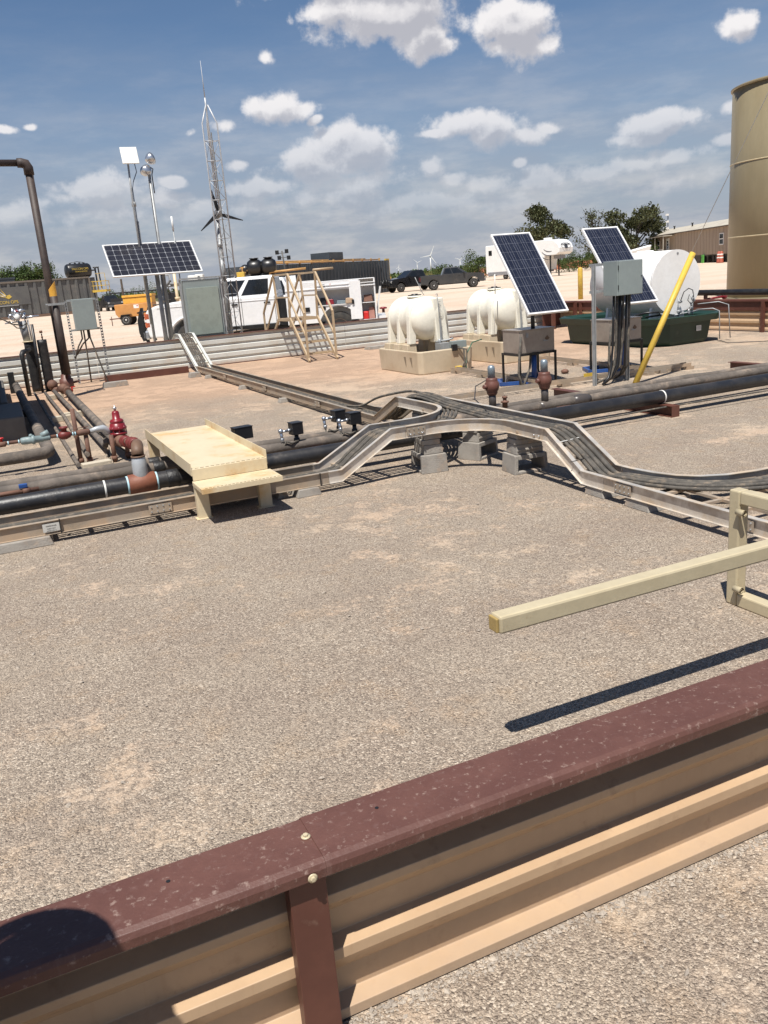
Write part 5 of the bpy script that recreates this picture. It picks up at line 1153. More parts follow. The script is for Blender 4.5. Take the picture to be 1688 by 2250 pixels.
def cabin(t, paint, x0, x1, xt0, xt1, zb, zt, wb, wt, split, parent=None):
    """greenhouse: base x0..x1 (rear..front), roof xt0..xt1"""
    m = MB(); lo = [Vector(p) for p in ((x0, -wb, zb), (x1, -wb, zb), (x1, wb, zb), (x0, wb, zb))]; hi = [Vector(p) for p in ((xt0, -wt, zt), (xt1, -wt, zt), (xt1, wt, zt), (xt0, wt, zt))]
    m.hull(lo, hi); cb = part('cab', m, paint, t, True, bevel=.05, seg=3)
    for s in (0, 1):
        q = [lo[0], lo[1], hi[1], hi[0]] if s == 0 else [lo[2], lo[3], hi[3], hi[2]]
        for (u0, u1) in split:
            if s: u0, u1 = 1-u1, 1-u0
            m = MB(); m.plate(q, u0, u1, .10, .84); part('side_window', m, M_glass, cb, True)
    m = MB(); m.plate([lo[1], lo[2], hi[2], hi[1]], .05, .95, .08, .92); part('windscreen', m, M_glass, cb, True)
    m = MB(); m.plate([lo[3], lo[0], hi[0], hi[3]], .1, .9, .25, .85); part('rear_window', m, M_glass, cb, True)
    return cb
def pickup(label, loc, rz, paint, grp, guard=False, scale=1.0):
    t = thing('pickup_truck', label, 'pickup truck', loc, rz, grp)
    W = .99; wr = .41
    low = [(-2.92, .60)] + arch(-1.72, .44, .52, z0=.50) + arch(1.92, .44, .52, z0=.50) + [(2.85, .48), (2.92, .62), (2.92, .98), (2.84, 1.16), (2.70, 1.24), (1.30, 1.34), (1.25, 1.33), (-.92, 1.33), (-.92, 1.30), (-2.88, 1.33), (-2.92, 1.25)]
    m = MB(); m.prism(low, -W, W); part('body', m, paint, t, True, bevel=.045, seg=3)
    m = MB(); m.bb(-2.82, -1.0, -.84, .84, 1.322, 1.334); part('bed_opening', m, M_black, t, True)
    m = MB(); m.bb(-2.3, 2.5, -.80, .80, .42, .58); part('chassis', m, M_black, t, True)
    cabin(t, paint, -.93, 1.42, -.66, .52, 1.31, 1.93, .90, .74, [(.06, .40), (.44, .86)])
    for x in (-1.72, 1.92):
        for s in (-1, 1): wheel(t, x, s*.87, wr, .25, s)
    m = MB(); m.bb(2.915, 2.935, -.72, .72, .78, 1.14); g = part('grille', m, M_black, t, True)
    m = MB()
    for k in range(3): m.bb(2.936, 2.945, -.70, .70, .84+k*.1, .875+k*.1)
    part('grille_bar', m, mat('dark_chrome', (.25, .26, .27), .3, .8), g, True)
    for s in (-1, 1):
        m = MB(); m.bb(2.86, 2.93, s*.96, s*.73, .90, 1.10); part('headlight', m, mat('lamp_clear', (.55, .56, .56), .12, .3), t, True, bevel=.01)
        m = MB(); m.bb(-2.94, -2.90, s*.98, s*.86, .86, 1.22); part('tail_light', m, M_redv, t, True)
        m = MB(); m.box((1.05, s*1.09, 1.36), (.12, .17, .19)); part('mirror', m, M_black, t, True, bevel=.02)
        for x in (.62, -.28): m = MB(); m.box((x, s*.997, 1.16), (.14, .02, .03)); part('door_handle', m, M_black, t, True)
    m = MB(); m.bb(2.86, 3.04, -.96, .96, .50, .74); part('front_bumper', m, M_black if guard else mat('dark_chrome', (.25, .26, .27), .3, .8), t, True, bevel=.03)
    m = MB(); m.bb(-3.06, -2.90, -.92, .92, .50, .68); part('rear_bumper', m, mat('dark_chrome', (.25, .26, .27), .3, .8), t, True, bevel=.02)
    if guard:
        m = MB()
        for s in (-1, 1): m.tube([(3.08, s*.28, .45), (3.12, s*.28, 1.25)], .04, 8); m.tube([(3.08, s*.80, .62), (3.12, s*.84, .9), (3.1, s*.80, 1.18)], .03, 8)
        for z in (.68, .82, .96, 1.10, 1.22): m.tube([(3.09, -.82, z), (3.09, .82, z)], .022, 6)
        part('grille_guard', m, M_black, t, True)
    return t
def vehicles():
    M_pk = mat('black_vehicle_paint', (.014, .014, .016), .22, 0, (.02, .02, .021), 1, coat=.5, dust=(.16, .12, .09), dthr=(.62, .95), dscale=1.2)
    M_pk2 = mat('charcoal_vehicle_paint', (.035, .036, .038), .28, 0, (.045, .044, .043), 1, coat=.4, dust=(.20, .155, .12), dthr=(.56, .9), dscale=1.2)
    g = 'dark pickups parked in the yard'
    fr, rr_ = gp(1041.2, 631), gp(955.2, 638)
    d = (fr-rr_).normalized(); n = Vector((-d.y, d.x, 0)); mid = (fr+rr_)/2 + n*.98 - d*.1
    pickup('charcoal crew cab pickup facing right in the yard, a red window sticker on its rear', (mid.x, mid.y, 0), math.atan2(d.y, d.x), M_pk2, g)
    f = gp(883.0, 642.2); hd = R(-23.4+180+27); d = Vector((math.cos(hd), math.sin(hd), 0)); n = Vector((-d.y, d.x, 0))
    c = f - d*1.92 - n*.98
    pickup('black pickup with a grille guard facing left, parked behind the charcoal one', (c.x, c.y, 0), hd, M_pk, g, True)
    f = gp(240, 684); hd = R(-23.4-60)
    pickup('black pickup nose on beneath the yellow platform', (f.x+.6, f.y+2.8, 0), hd, M_pk, g)
    # -------- white service truck
    X = unyaw((1, 0, 0)); base = unyaw((-.80, 25.05, 0)); hd = R(-23.4+180)
    t = thing('service_truck', 'white crew cab service truck with open tool lockers and a black grille guard', 'truck', (base.x, base.y, 0), hd)
    pw = M_whiteV; W = .99
    low = [(1.66, .62)] + arch(4.15, .46, .56, z0=.52) + [(5.30, .55), (5.36, .80), (5.36, 1.18), (5.28, 1.32), (5.05, 1.40), (4.55, 1.47), (4.02, 1.50), (3.95, 1.46), (1.66, 1.46)]
    m = MB(); m.prism(low, -W, W); part('body', m, pw, t, True, bevel=.05, seg=3)
    cabin(t, pw, 1.66, 4.10, 1.72, 3.25, 1.44, 1.99, .93, .76, [(.10, .42), (.48, .84)])
    m = MB()
    for s in (-1, 1):
        for x in (2.66, 1.74, 3.72): m.bb(x-.006, x+.006, s*.988, s*.994, .66, 1.44)
    part('door_gap', m, M_black, t, True)
    for s in (-1, 1):
        for x in (1.95, 2.85): m = MB(); m.box((x, s*1.0, 1.27), (.17, .03, .04)); part('door_handle', m, M_black, t, True)
        m = MB(); m.box((3.62, s*1.18, 1.52), (.12, .22, .30)); m.beam((3.62, s*.95, 1.50), (3.62, s*1.10, 1.50), .03); part('mirror', m, M_whiteV, t, True, bevel=.03)
        m = MB(); m.bb(5.24, 5.375, s*.99, s*.70, 1.06, 1.22); m.bb(5.24, 5.375, s*.99, s*.70, .84, .98); part('headlight', m, mat('amber_lamp', (.50, .12, .05), .2), t, True, bevel=.01)
        m = MB(); m.bb(5.24, 5.38, s*.985, s*.72, 1.0, 1.045); part('lamp_trim', m, M_white, t, True)
    m = MB(); m.bb(5.355, 5.38, -.70, .70, .72, 1.22); g1 = part('grille', m, M_black, t, True)
    m = MB()
    for k in range(4): m.bb(5.381, 5.395, -.70, .70, .78+k*.11, .815+k*.11)
    part('grille_bar', m, mat('dark_chrome', (.25, .26, .27), .3, .8), g1, True)
    m = MB(); m.bb(5.30, 5.50, -.98, .98, .52, .76); part('front_bumper', m, M_chrome, t, True, bevel=.04)
    m = MB()
    for s in (-1, 1):
        m.prism([(5.46, .42), (5.54, .40), (5.66, .70), (5.68, 1.10), (5.60, 1.38), (5.52, 1.38), (5.54, 1.05), (5.52, .72)], s*.42-.03, s*.42+.03)
        m.prism([(5.40, .50), (5.50, .48), (5.58, .72), (5.58, 1.05), (5.50, 1.30), (5.42, 1.28)], s*.95-.03, s*.95+.03)
    for z in (.62, .78, .94, 1.10, 1.26): m.tube([(5.55, -.95, z), (5.60, -.42, z), (5.60, .42, z), (5.55, .95, z)], .025, 6)
    part('grille_guard', m, M_black, t, True)
    for x in (4.15, .0):
        for s in (-1, 1): wheel(t, x, s*.86, .43, .27 if x > 1 else .36, s, M_rim if x > 1 else mat('dusty_steel_rim', (.16, .10, .07), .7))
    m = MB(); m.bb(-1.0, 5.0, -.7, .7, .42, .60); part('chassis', m, M_black, t, True)
    for s in (-1, 1):
        m = MB(); m.bb(1.70, 3.58, s*.985, s*1.02, .58, .70); part('rocker_step', m, M_black, t, True, bevel=.015)
        m = MB(); pts = [(4.15+.60*math.cos(R(a)), s*.995, .46+.60*math.sin(R(a))) for a in range(8, 173, 12)]; m.tube(pts, .028, 6); part('arch_lip', m, pw, t, True)
        m = MB(); m.bb(1.70, 5.0, s*.990, s*1.002, 1.335, 1.35); part('body_crease', m, pw, t, True)
    m = MB(); m.bb(1.43, 1.64, -.9, .9, .62, 1.35); part('cab_gap', m, M_black, t, True)
    # service body (left flank, y>0, faces the viewer); lockers built from panels so the open ones are hollow
    W2 = 1.08; z0, z1 = .60, 1.70
    m = MB()
    m.prism([(1.42, z0)] + [(1.42, z1), (-1.06, z1), (-1.06, z0)][0:3] + arch(0, .46, .56, z0=z0)[0:0] , -W2, -W2+.45)   # far lockers
    m.bb(-1.06, 1.42, -W2+.45, W2-.45, .60, 1.02)                       # bed floor
    m.bb(-1.06, 1.42, W2-.46, W2-.44, 1.0, z1)                          # locker back
    m.bb(-1.06, 1.42, W2-.44, W2, z1-.02, z1)                           # locker top
    m.bb(-1.06, 1.55, W2-.44, W2-.001, 1.44, z1-.02) if 0 else None
    m.bb(.56, 1.42, W2-.44, W2, z0, z1-.02)                             # closed front locker
    part('service_body', m, pw, t, True, bevel=.008)
    m = MB(); m.prism([(.555, z0)] + [(.56*math.cos(a), .46+.56*math.sin(a)) for a in [R(15)+R(150)*i/12 for i in range(13)]] + [(-.555, z0), (-.555, 1.045), (.555, 1.045)], W2-.03, W2, 'y')
    part('wheel_arch_panel', m, pw, t, True)
    m = MB(); m.bb(-.555, .555, W2-.44, W2+.02, 1.045, 1.065); part('locker_shelf', m, pw, t, True)
    m = MB(); m.bb(-.50, .556, W2-.03, W2, 1.46, z1-.02); m.bb(-.62, -.50, W2-.03, W2, 1.045, z1-.02); m.bb(-1.06, .556, W2-.04, W2+.02, 1.58, 1.60); part('locker_header', m, pw, t, True)
    m = MB(); m.bb(-.62, -.56, W2-.44, W2, z0, 1.04); m.bb(-1.06, -1.02, W2-.44, W2, z0, z1-.02); m.bb(-1.06, -.56, W2-.44, W2, z0-.03, z0); m.bb(-1.02, -.62, W2-.42, W2-.02, 1.04, 1.06); part('rear_locker_frame', m, pw, t, True)
    m = MB(); m.box((-.50, W2+.02, 1.14), (.32, .03, 1.02), R(-8)); part('open_locker_door', m, pw, t, True)
    m = MB(); m.box((-.42, W2+.05, 1.10), (.06, .02, .12)); part('latch', m, M_black, t, True)
    m = MB(); m.box((.86, W2+.012, .98), (.15, .02, .12)); part('latch', m, M_black, t, True)
    m = MB(); m.lathe([(.06, 0), (.06, .012)], 14, 'y', (.40, W2, .98)); part('fuel_cap', m, M_black, t, True)
    for x in (.555, 1.05):
        m = MB(); m.bb(x-.004, x+.004, W2, W2+.003, z0+.03, z1-.16); part('door_gap', m, mat('panel_gap', (.10, .09, .085), .7), t, True)
    m = MB(); m.bb(-1.06, 1.42, W2-.02, W2+.02, 1.50, 1.53); m.bb(.45, 1.42, W2-.44, W2-.02, z1, z1+.05); m.bb(1.12, 1.40, W2-.50, W2-.40, z1+.05, 1.92); part('top_rail', m, pw, t, True, bevel=.006)
    m = MB(); m.bb(.32, .48, W2+.004, W2+.008, 1.52, 1.62); part('grey_vent_plate', m, mat('grey_ink', (.25, .25, .25), .7), t, True)
    m = MB(); m.lathe([(.06, 0), (.06, .003)], 14, 'y', (.17, W2+.002, 1.60)); lg = part('round_decal', m, M_white, t, True)
    text('lettering', 'JB', .06, M_red, lg, Matrix.Translation((.17, W2+.006, 1.60)) @ Matrix.Rotation(PI, 4, 'Z') @ Matrix.Rotation(R(90), 4, 'X'), .0005)
    m = MB(); m.bb(-1.30, -1.04, -.9, .9, .56, .66); m.beam((-1.05, .9, .7), (-1.2, .95, 1.45), .05); part('rear_bumper', m, pw, t, True)
    # contents of the lockers (loose things)
    def lp(x, y, z): v = Matrix.Translation((base.x, base.y, 0)) @ Matrix.Rotation(hd, 4, 'Z') @ Vector((x, y, z)); return v
    rg = random.Random(12)
    def item(name, x, y, z, sx, sy, sz, m_, lab, cat):
        m = MB(); m.M = Matrix.Translation(lp(x, y, z)) @ Matrix.Rotation(hd+rg.uniform(-.3, .3), 4, 'Z')
        m.hull([Vector((-sx/2, -sy/2, 0)), Vector((sx/2, -sy/2, 0)), Vector((sx/2, sy/2, 0)), Vector((-sx/2, sy/2, 0))], [Vector((-sx*.42, -sy*.4, sz)), Vector((sx*.44, -sy*.42, sz*.94)), Vector((sx*.42, sy*.42, sz)), Vector((-sx*.44, sy*.4, sz*.9))])
        solo(name, m, m_, lab, cat, bevel=min(sx, sz)*.12)
    item('tool_bag', .22, W2-.18, 1.067, .22, .2, .16, M_redv, 'red tool bag inside the open upper locker of the white truck', 'bag')
    item('cardboard_box', -.33, W2-.05, 1.067, .24, .2, .15, mat('cardboard', (.42, .30, .20), .9), 'open cardboard box on the locker shelf of the white truck', 'box')
    item('hose_roll', -.10, W2-.2, 1.067, .30, .22, .10, mat('grey_blue_hose', (.14, .18, .20), .7), 'grey rolled hose on the locker shelf of the white truck', 'hose')
    item('tool_case', .40, W2-.22, 1.067, .18, .2, .20, M_blackbox, 'black tool case at the front of the open upper locker', 'case')
    item('fuel_can', -.75, W2-.14, z0, .20, .2, .22, M_red, 'bright red can in the rear locker of the white truck', 'can')
    item('rag_bag', -.92, W2-.2, z0, .18, .2, .32, mat('checked_cloth', (.40, .20, .16), .9), 'reddish cloth bag in the rear locker of the white truck', 'bag')
    item('tool_box', -.85, W2-.2, 1.061, .26, .2, .20, mat('brown_tool_box', (.20, .10, .07), .7), 'brown tool box on the upper shelf of the rear locker', 'box')
    # -------- second white pickup showing over the service body
    c = unyaw((-3.3, 29.0, 0))
    pickup('white pickup parked behind the service truck, only its roof and window showing', (c.x, c.y, 0), R(-23.4+180), pw, 'white pickups')
    # a last white pickup far behind the drum tank
    c = gp(1425, 590); c2 = aw(1420, 566, 70); c2.z = 0
    pickup('white pickup far off behind the white drum tank', (c2.x, c2.y, 0), R(-23.4-20), pw, 'white pickups')
vehicles()

# ------------------------------------------------------------------ yard plant
def yard():
    # orange trailer compressor
    w = gp(280.5, 714.5); hd = R(-23.4+180); L = unyaw((1, 0, 0))
    t = thing('compressor_trailer', 'orange towable compressor with one wheel and a drawbar in the yard', 'trailer', (w.x, w.y, 0), hd); t.scale = (.88, .88, .88)
    m = MB(); m.prism([(.55, .55), (.72, .80), (.74, 1.42), (-1.9, 1.42), (-1.9, .55)], -1.3, -.05); part('lower_housing', m, M_orange, t, True, bevel=.03)
    m = MB(); m.bb(-1.9, .10, -1.25, -.15, 1.42, 1.82); m.bb(-1.95, .14, -1.3, -.10, 1.84, 2.0); part('upper_housing', m, M_amber, t, True, bevel=.02)
    m = MB(); m.bb(-1.88, .08, -1.23, -.17, 1.821, 1.839); part('dark_gap', m, M_black, t, True)
    m = MB(); m.bb(-.95, -.60, -.049, -.045, 1.10, 1.34); s = part('paper_label', m, M_whit2, t, True)
    m = MB(); m.bb(-.9, -.82, -.0449, -.043, 1.22, 1.30); part('red_mark', m, M_red, s, True)
    m = MB(); m.prism([(.42, .42), (.30, .72), (-.35, .74), (-.42, .70), (.25, .68), (.36, .42)], -.04, .20); part('fender', m, M_black, t, True)
    wheel(t, 0, .06, .36, .2, 1, M_white); wheel(t, 0, -1.3, .36, .2, -1, M_white)
    m = MB(); m.beam((.5, -.65, .48), (1.35, -.65, .46), .07); m.tube([(1.22, -.65, 0), (1.22, -.65, .65)], .03, 8); part('drawbar', m, M_rustbrown, t, True)
    # grey frac tank with corrugated side and lettering
    P0, P1 = gp(0, 704.2), gp(207, 685.4); d = (P1-P0).normalized(); P0 = P1-d*19; ang = math.atan2(d.y, d.x)
    t = thing('frac_tank', 'long grey ribbed steel tank with a gold wing emblem on the left of the yard', 'storage tank', (P0.x, P0.y, 0), ang)
    m = MB(); pr = [(-.05, 0), (-.05, .3)]; x = 0; poly = [(0, 0)]
    k = 1.05
    while x < 18.4: poly += [(x+.25, 0), (x+.33, -.16), (x+.62, -.16), (x+.70, 0)]; x += k
    poly += [(19, 0), (19, 2.6), (0, 2.6)]
    m.prism(poly, .35, 4.35, 'z'); sh = part('ribbed_shell', m, M_tankgrey, t, True)
    m = MB(); m.bb(0, 19, -.2, 2.7, 4.351, 4.55); m.bb(18.9, 19.1, -.2, -.05, .3, 4.35); part('top_beam', m, mat('grey_brown_beam', (.16, .135, .11), .6), t, True)
    m = MB(); m.bb(0, 19, -.22, 2.7, .0, .34); part('skid', m, mat('brown_skid', (.16, .10, .07), .7), t, True)
    xe = (gp(14, 703)-P0).dot(d)+.45
    m = MB(); m.bb(xe-1.6, xe+2.9, -.20, -.17, 1.7, 3.9); pn = part('sign_panel', m, M_tankgrey, t, True)
    text('lettering', 'FALCON OPS', .52, M_gold, pn, Matrix.Translation((xe-.15, -.22, 1.72+.35)) @ Matrix.Rotation(R(90), 4, 'X'), .005)
    m = MB(); m.bb(xe-1.7, xe+1.4, -.215, -.203, 1.62, 1.72); part('sub_line', m, M_galvpole, pn, True)
    for i in range(5):
        m = MB(); a = R(118+i*13); c = Vector((xe+.15-.05*i, -.21, 2.75)); e = c+Vector((math.cos(a)*(1.5-.16*i), 0, math.sin(a)*(1.25-.16*i))); n = Vector((math.sin(a), 0, -math.cos(a)))*.07
        m.hull([c-n, c+n, e+n*.2], [c-n-Vector((0, .02, 0)), c+n-Vector((0, .02, 0)), e+n*.2-Vector((0, .02, 0))]); part('wing_feather', m, M_gold if i % 2 == 0 else M_whit2, pn, True)
    m = MB(); m.hull([Vector((xe-.2, -.21, 2.75)), Vector((xe+.35, -.21, 2.45)), Vector((xe+.75, -.21, 2.7)), Vector((xe+.5, -.21, 3.0))], [Vector((xe-.2, -.23, 2.75)), Vector((xe+.35, -.23, 2.45)), Vector((xe+.75, -.23, 2.7)), Vector((xe+.5, -.23, 3.0))]); part('bird_head', m, M_gold, pn, True)
    # boxy dark blue tank beyond
    a = aw(2, 620, 125); m = MB(); m.M = Matrix.Translation((a.x-3, a.y, 0)) @ Matrix.Rotation(ang, 4, 'Z'); m.bb(-8, 5, 0, 3, 0, 5.5); m.bb(-8, 5.1, -.05, .0, 5.3, 5.55)
    solo('storage_tank', m, M_bluegrey, 'blue grey tank top showing above the ribbed tank at the far left', 'storage tank')
    # black tank with pump on top
    a = aw(173, 600, 122); z0 = 4.56
    t = thing('pressure_tank', 'black cylinder tank with gold lettering standing above the ribbed tank', 'tank', (a.x, a.y, 0), ang)
    r = .95; m = MB(); m.lathe([(.3, -1.75), (r*.85, -1.65), (r, -1.4), (r, 1.35), (r*.85, 1.6), (.3, 1.7)], 28, 'x', (0, 0, z0+r+.05)); sh = part('shell', m, M_black, t, True)
    text('lettering', 'FALCON OPS', .42, M_gold, sh, Matrix.Translation((0, -r-.01, z0+r+.25)) @ Matrix.Rotation(R(90), 4, 'X'), .01, sx=.9)
    text('lettering', 'OILFIELD SERVICES', .20, M_gold, sh, Matrix.Translation((.1, -r-.02, z0+r-.10)) @ Matrix.Rotation(R(90), 4, 'X'), .01)
    m = MB()
    for x in (-1, -.3, .3, .9): m.lathe([(.14, 0), (.14, .12), (.08, .16)], 10, 'z', (x, 0, z0+2*r+.02))
    m.tube([(-1, 0, z0+2*r+.16), (0, 0, z0+2*r+.3), (.9, 0, z0+2*r+.16)], .04, 6); part('fittings', m, M_black, t, True)
    m = MB(); m.bb(-1.9, 1.9, -.6, .6, 0, z0); part('stand', m, M_tankgrey, t, True)
    m = MB(); m.tube([(1.7, 0, z0+r), (2.3, 0, z0+r), (2.3, 0, z0+r+.3), (2.8, 0, z0+r+.3), (2.9, 0, z0-1.6)], .10, 8); m.tube([(2.4, .1, z0+r+.3), (2.4, .1, 2.6)], .12, 8)
    for x in (2.2, 2.5, 2.8): m.lathe([(.13, 0), (.13, .2)], 8, 'z', (x, 0, z0+r+.25))
    part('pump_pipes', m, M_black, t, True)
    # yellow platform
    b = gp(224, 684); t = thing('work_platform', 'yellow railed work platform at the end of the ribbed tank', 'platform', (b.x, b.y, 0), R(-23.4)); s = 15.0/1852*8.0
    zf = 2.75; hw = 1.10
    m = MB(); m.bb(-hw, hw, 0, 1.6, zf-.28, zf); part('deck', m, M_yellow, t, True)
    m = MB()
    for x in (-hw+.04, 0, hw-.04): m.beam((x, 0, zf), (x, 0, zf+1.1), .06); m.beam((x, 1.6, zf), (x, 1.6, zf+1.1), .06)
    for z in (.55, 1.1): m.beam((-hw, 0, zf+z), (hw, 0, zf+z), .06); m.beam((-hw, 1.6, zf+z), (hw, 1.6, zf+z), .06); m.beam((hw-.04, 0, zf+z), (hw-.04, 1.6, zf+z), .06)
    m.beam((.0, .8, zf+1.1), (.0, .8, zf+2.1), .05); m.beam((.9, .8, zf+1.1), (.9, .8, zf+2.1), .05); m.beam((-.3, .8, zf+2.1), (.9, .8, zf+2.1), .05); part('railing', m, M_yellow, t, True)
    for x in (-hw+.1, hw-.1):
        for y in (.1, 1.5): m = MB(); m.beam((x, y, 0), (x, y, zf-.28), .12); part('leg', m, M_black, t, True)
    # dark pump unit with piping behind the solar panel
    b = aw(372, 640, 40); b.z = 0; t = thing('pump_unit', 'dark oilfield pump unit with tan riser pipe behind the solar panel', 'machinery', (b.x, b.y, 0), R(-23.4))
    m = MB(); m.bb(-.55, .52, -.4, .5, .0, .35); m.bb(-.4, .3, -.35, .3, 1.0, 1.75); m.bb(-.1, .5, -.4, .2, .5, 1.1); part('engine_block', m, M_black, t, True, bevel=.04)
    rr = random.Random(4); m = MB()
    for k in range(22):
        x, z = rr.uniform(-.55, .5), rr.uniform(.4, 2.3); a = Vector((x, -.42, z)); e = a+Vector((rr.choice((-.35, .35, 0)), 0, rr.choice((-.4, .4, 0, .2)))); m.tube([a, e, e+Vector((.0, .2, .0))], rr.uniform(.02, .05), 6)
    m.lathe([(.20, -.06), (.20, .06)], 14, 'y', (-.2, -.45, 1.35)); part('pipework', m, mat('grimy_metal', (.09, .085, .08), .5, .3), t, True)
    m = MB(); m.tube([(.42, -.4, 0), (.42, -.4, 2.65)], .07, 10); m.lathe([(.12, -.05), (.12, .05)], 12, 'z', (.42, -.4, 1.45)); part('riser', m, M_cream, t, True)
    m = MB(); m.tube([(-.3, 0, 1.7), (-.3, 0, 2.5), (.1, 0, 2.5), (.1, 0, 2.1), (.6, 0, 2.1)], .06, 8); m.tube([(-.7, .1, 2.02), (.9, .1, 2.02)], .05, 8); m.ball((-.33, -.05, 1.96), .16, 12); part('upper_pipe', m, M_galvpole, t, True)
    b = aw(432, 618, 34); b.z = 0; t = thing('wellhead', 'tan wellhead head with a round port above the grey cabinet', 'machinery', (b.x, b.y, 0), R(-23.4))
    m = MB(); m.bb(-.02, .30, -.15, .2, .0, 2.32); m.bb(-.30, -.02, -.1, .15, 1.9, 2.3); part('tan_housing', m, M_whit2, t, True, bevel=.03)
    m = MB(); m.lathe([(.05, -.02), (.05, .02)], 14, 'y', (.14, -.16, 2.2)); part('port', m, M_black, t, True)
    m = MB(); m.tube([(-.22, -.05, .4), (-.22, -.05, 1.8)], .08, 8); m.lathe([(.12, 0), (.12, .06), (.09, .06), (.09, .2), (.13, .2), (.13, .26)], 10, 'z', (-.22, -.05, 1.75)); part('flange_stack', m, mat('tan_iron', (.24, .13, .08), .6), t, True)
    # long low flatbed behind the orange trailer
    a, b = aw(240, 634, 88), aw(330, 627, 88); m = MB(); m.beam((a.x, a.y, 2.05), (b.x+1, b.y-.4, 2.05), .6, .14); m.beam((a.x, a.y, 1.4), (b.x+1, b.y-.4, 1.4), .5, .3)
    for f in (.15, .6): c = a.lerp(b, f); m.bb(c.x-.2, c.x+.2, c.y-.2, c.y+.2, 0, .9)
    solo('flatbed_trailer', m, M_black, 'long dark flatbed trailer behind the orange compressor', 'trailer')
    a = gp(271.5, 662); m = MB(); m.lathe([(.16, 0), (.10, 2.6)], 8, 'z', (a.x-12, a.y-28, 0)) if 0 else m.lathe([(.10, 0), (.07, 2.9)], 8, 'z', tuple(aw(271.5, 650, 62).to_2d())+(0,)); solo('wooden_post', m, M_bark, 'bare post standing above the orange compressor', 'post')
    # yellow/orange separator skid with two black domed drums
    b = aw(570, 600, 56); b.z = 0; t = thing('separator_skid', 'amber pipe skid carrying two black domed drums', 'machinery', (b.x, b.y, 0), R(-23.4))
    for x in (-.25, .65):
        m = MB(); m.lathe([(.15, -.50), (.38, -.44), (.5, -.28), (.5, .28), (.38, .44), (.15, .50)], 22, 'x', (x, 0, 2.80)); m.lathe([(.22, 0), (.24, .12), (.30, .13), (.30, .18)], 16, 'z', (x, 0, 3.22)); part('drum', m, M_black, t, True)
    m = MB(); m.ball((-.86, 0, 2.72), .34, 14); part('drum_end', m, M_black, t, True)
    m = MB()
    for x in (-1.15, -.95): m.tube([(x, -.2, 0), (x, -.2, 2.5), (x+.25, -.2, 2.7)], .10, 10)
    m.lathe([(.22, -.05), (.22, .05)], 14, 'y', (-1.0, -.25, 2.7))
    for z in (1.95, 2.2): m.beam((-.7, -.5, z), (1.1, -.5, z), .07)
    for x in (-.7, .2, 1.1): m.beam((x, -.5, 0), (x, -.5, 2.3), .08)
    m.tube([(.7, -.3, 2.45), (3.0, -.3, 2.52)], .07, 8); m.beam((.7, -.3, 0), (.7, -.3, 2.45), .08); part('amber_pipes', m, M_amberD, t, True)
    m = MB(); m.bb(-.6, 1.0, -.4, .8, .0, 2.2); part('housing', m, M_bluegrey, t, True)
    b = aw(529, 600, 52); b.z = 0; t = thing('oilfield_pump', 'small yellow capped oilfield pump left of the drums', 'machinery', (b.x, b.y, 0), R(-23.4))
    m = MB(); m.bb(-.22, .22, -.2, .2, 2.25, 2.55); m.lathe([(.24, 0), (.24, .06)], 10, 'z', (0, 0, 2.1)); part('yellow_cap', m, M_yellow, t, True, bevel=.02)
    m = MB(); m.lathe([(.10, 0), (.10, 2.1), (.2, 2.1), (.14, 1.7)], 10, 'z', (0, 0, 0)); m.lathe([(.08, 2.55), (.08, 2.75)], 8, 'z'); part('stem', m, mat('grimy_metal', (.09, .085, .08), .5, .3), t, True)
    # long blue grey tank row with amber pipe along its top
    A, B = aw(560, 640, 64), aw(857, 605, 90); A.z = B.z = 0; d = (B-A).normalized(); Ln = (B-A).length; ang = math.atan2(d.y, d.x)
    t = thing('tank_row', 'long dark blue grey ribbed tank row with an amber pipe along its top', 'storage tank', (A.x, A.y, 0), ang)
    poly = [(0, 0)]; x = 0
    while x < Ln-1: poly += [(x+.5, 0), (x+.56, -.09), (x+.66, -.09), (x+.72, 0)]; x += .72
    poly += [(Ln, 0), (Ln, 2.6), (0, 2.6)]
    m = MB(); m.prism(poly, 0, 3.12, 'z'); part('ribbed_shell', m, M_bluegrey, t, True)
    m = MB(); m.tube([(2, -.12, 3.22), (Ln*.88, -.12, 3.22)], .07, 8); m.tube([(2, .3, 3.35), (Ln*.8, .3, 3.35)], .05, 8)
    for k in range(int(Ln/2.2)): m.bb(1+k*2.2, 1.1+k*2.2, -.15, .0, 3.12, 3.36)
    part('top_pipe', m, M_amberD, t, True)
    m = MB(); x = Ln*.50; m.bb(x, x+3.0, .2, 2.0, 3.12, 4.0); part('roof_box', m, M_bluegrey, t, True)
    m = MB(); m.bb(Ln+.02, Ln+.9, .3, .5, 1.2, 3.3); m.bb(Ln+.02, Ln+1.2, .3, .5, 1.2, 1.5); part('yellow_frame', m, M_yellow, t, True)
    # light tower
    b = aw(624.5, 600, 62); b.z = 0; t = thing('light_tower', 'tall portable light tower with four black lamp heads', 'floodlight', (b.x, b.y, 0), R(-23.4))
    m = MB(); m.tube([(.18, 0, 0), (.10, 0, 2.6), (0, 0, 3.9)], .05, 8); m.beam((-.36, 0, 3.75), (.36, 0, 3.75), .04); m.beam((-.3, 0, 3.45), (.3, 0, 3.45), .04); part('mast', m, mat('grimy_metal', (.09, .085, .08), .5, .3), t, True)
    for x, z in ((-.34, 3.82), (.34, 3.86), (-.22, 3.45), (.44, 3.42)):
        m = MB(); m.box((x, -.05, z), (.25, .16, .28)); part('lamp_head', m, M_black, t, True, bevel=.02)
    m = MB(); m.bb(-.5, .9, -.4, .4, .4, 1.4); part('generator', m, M_orange, t, True, bevel=.03)
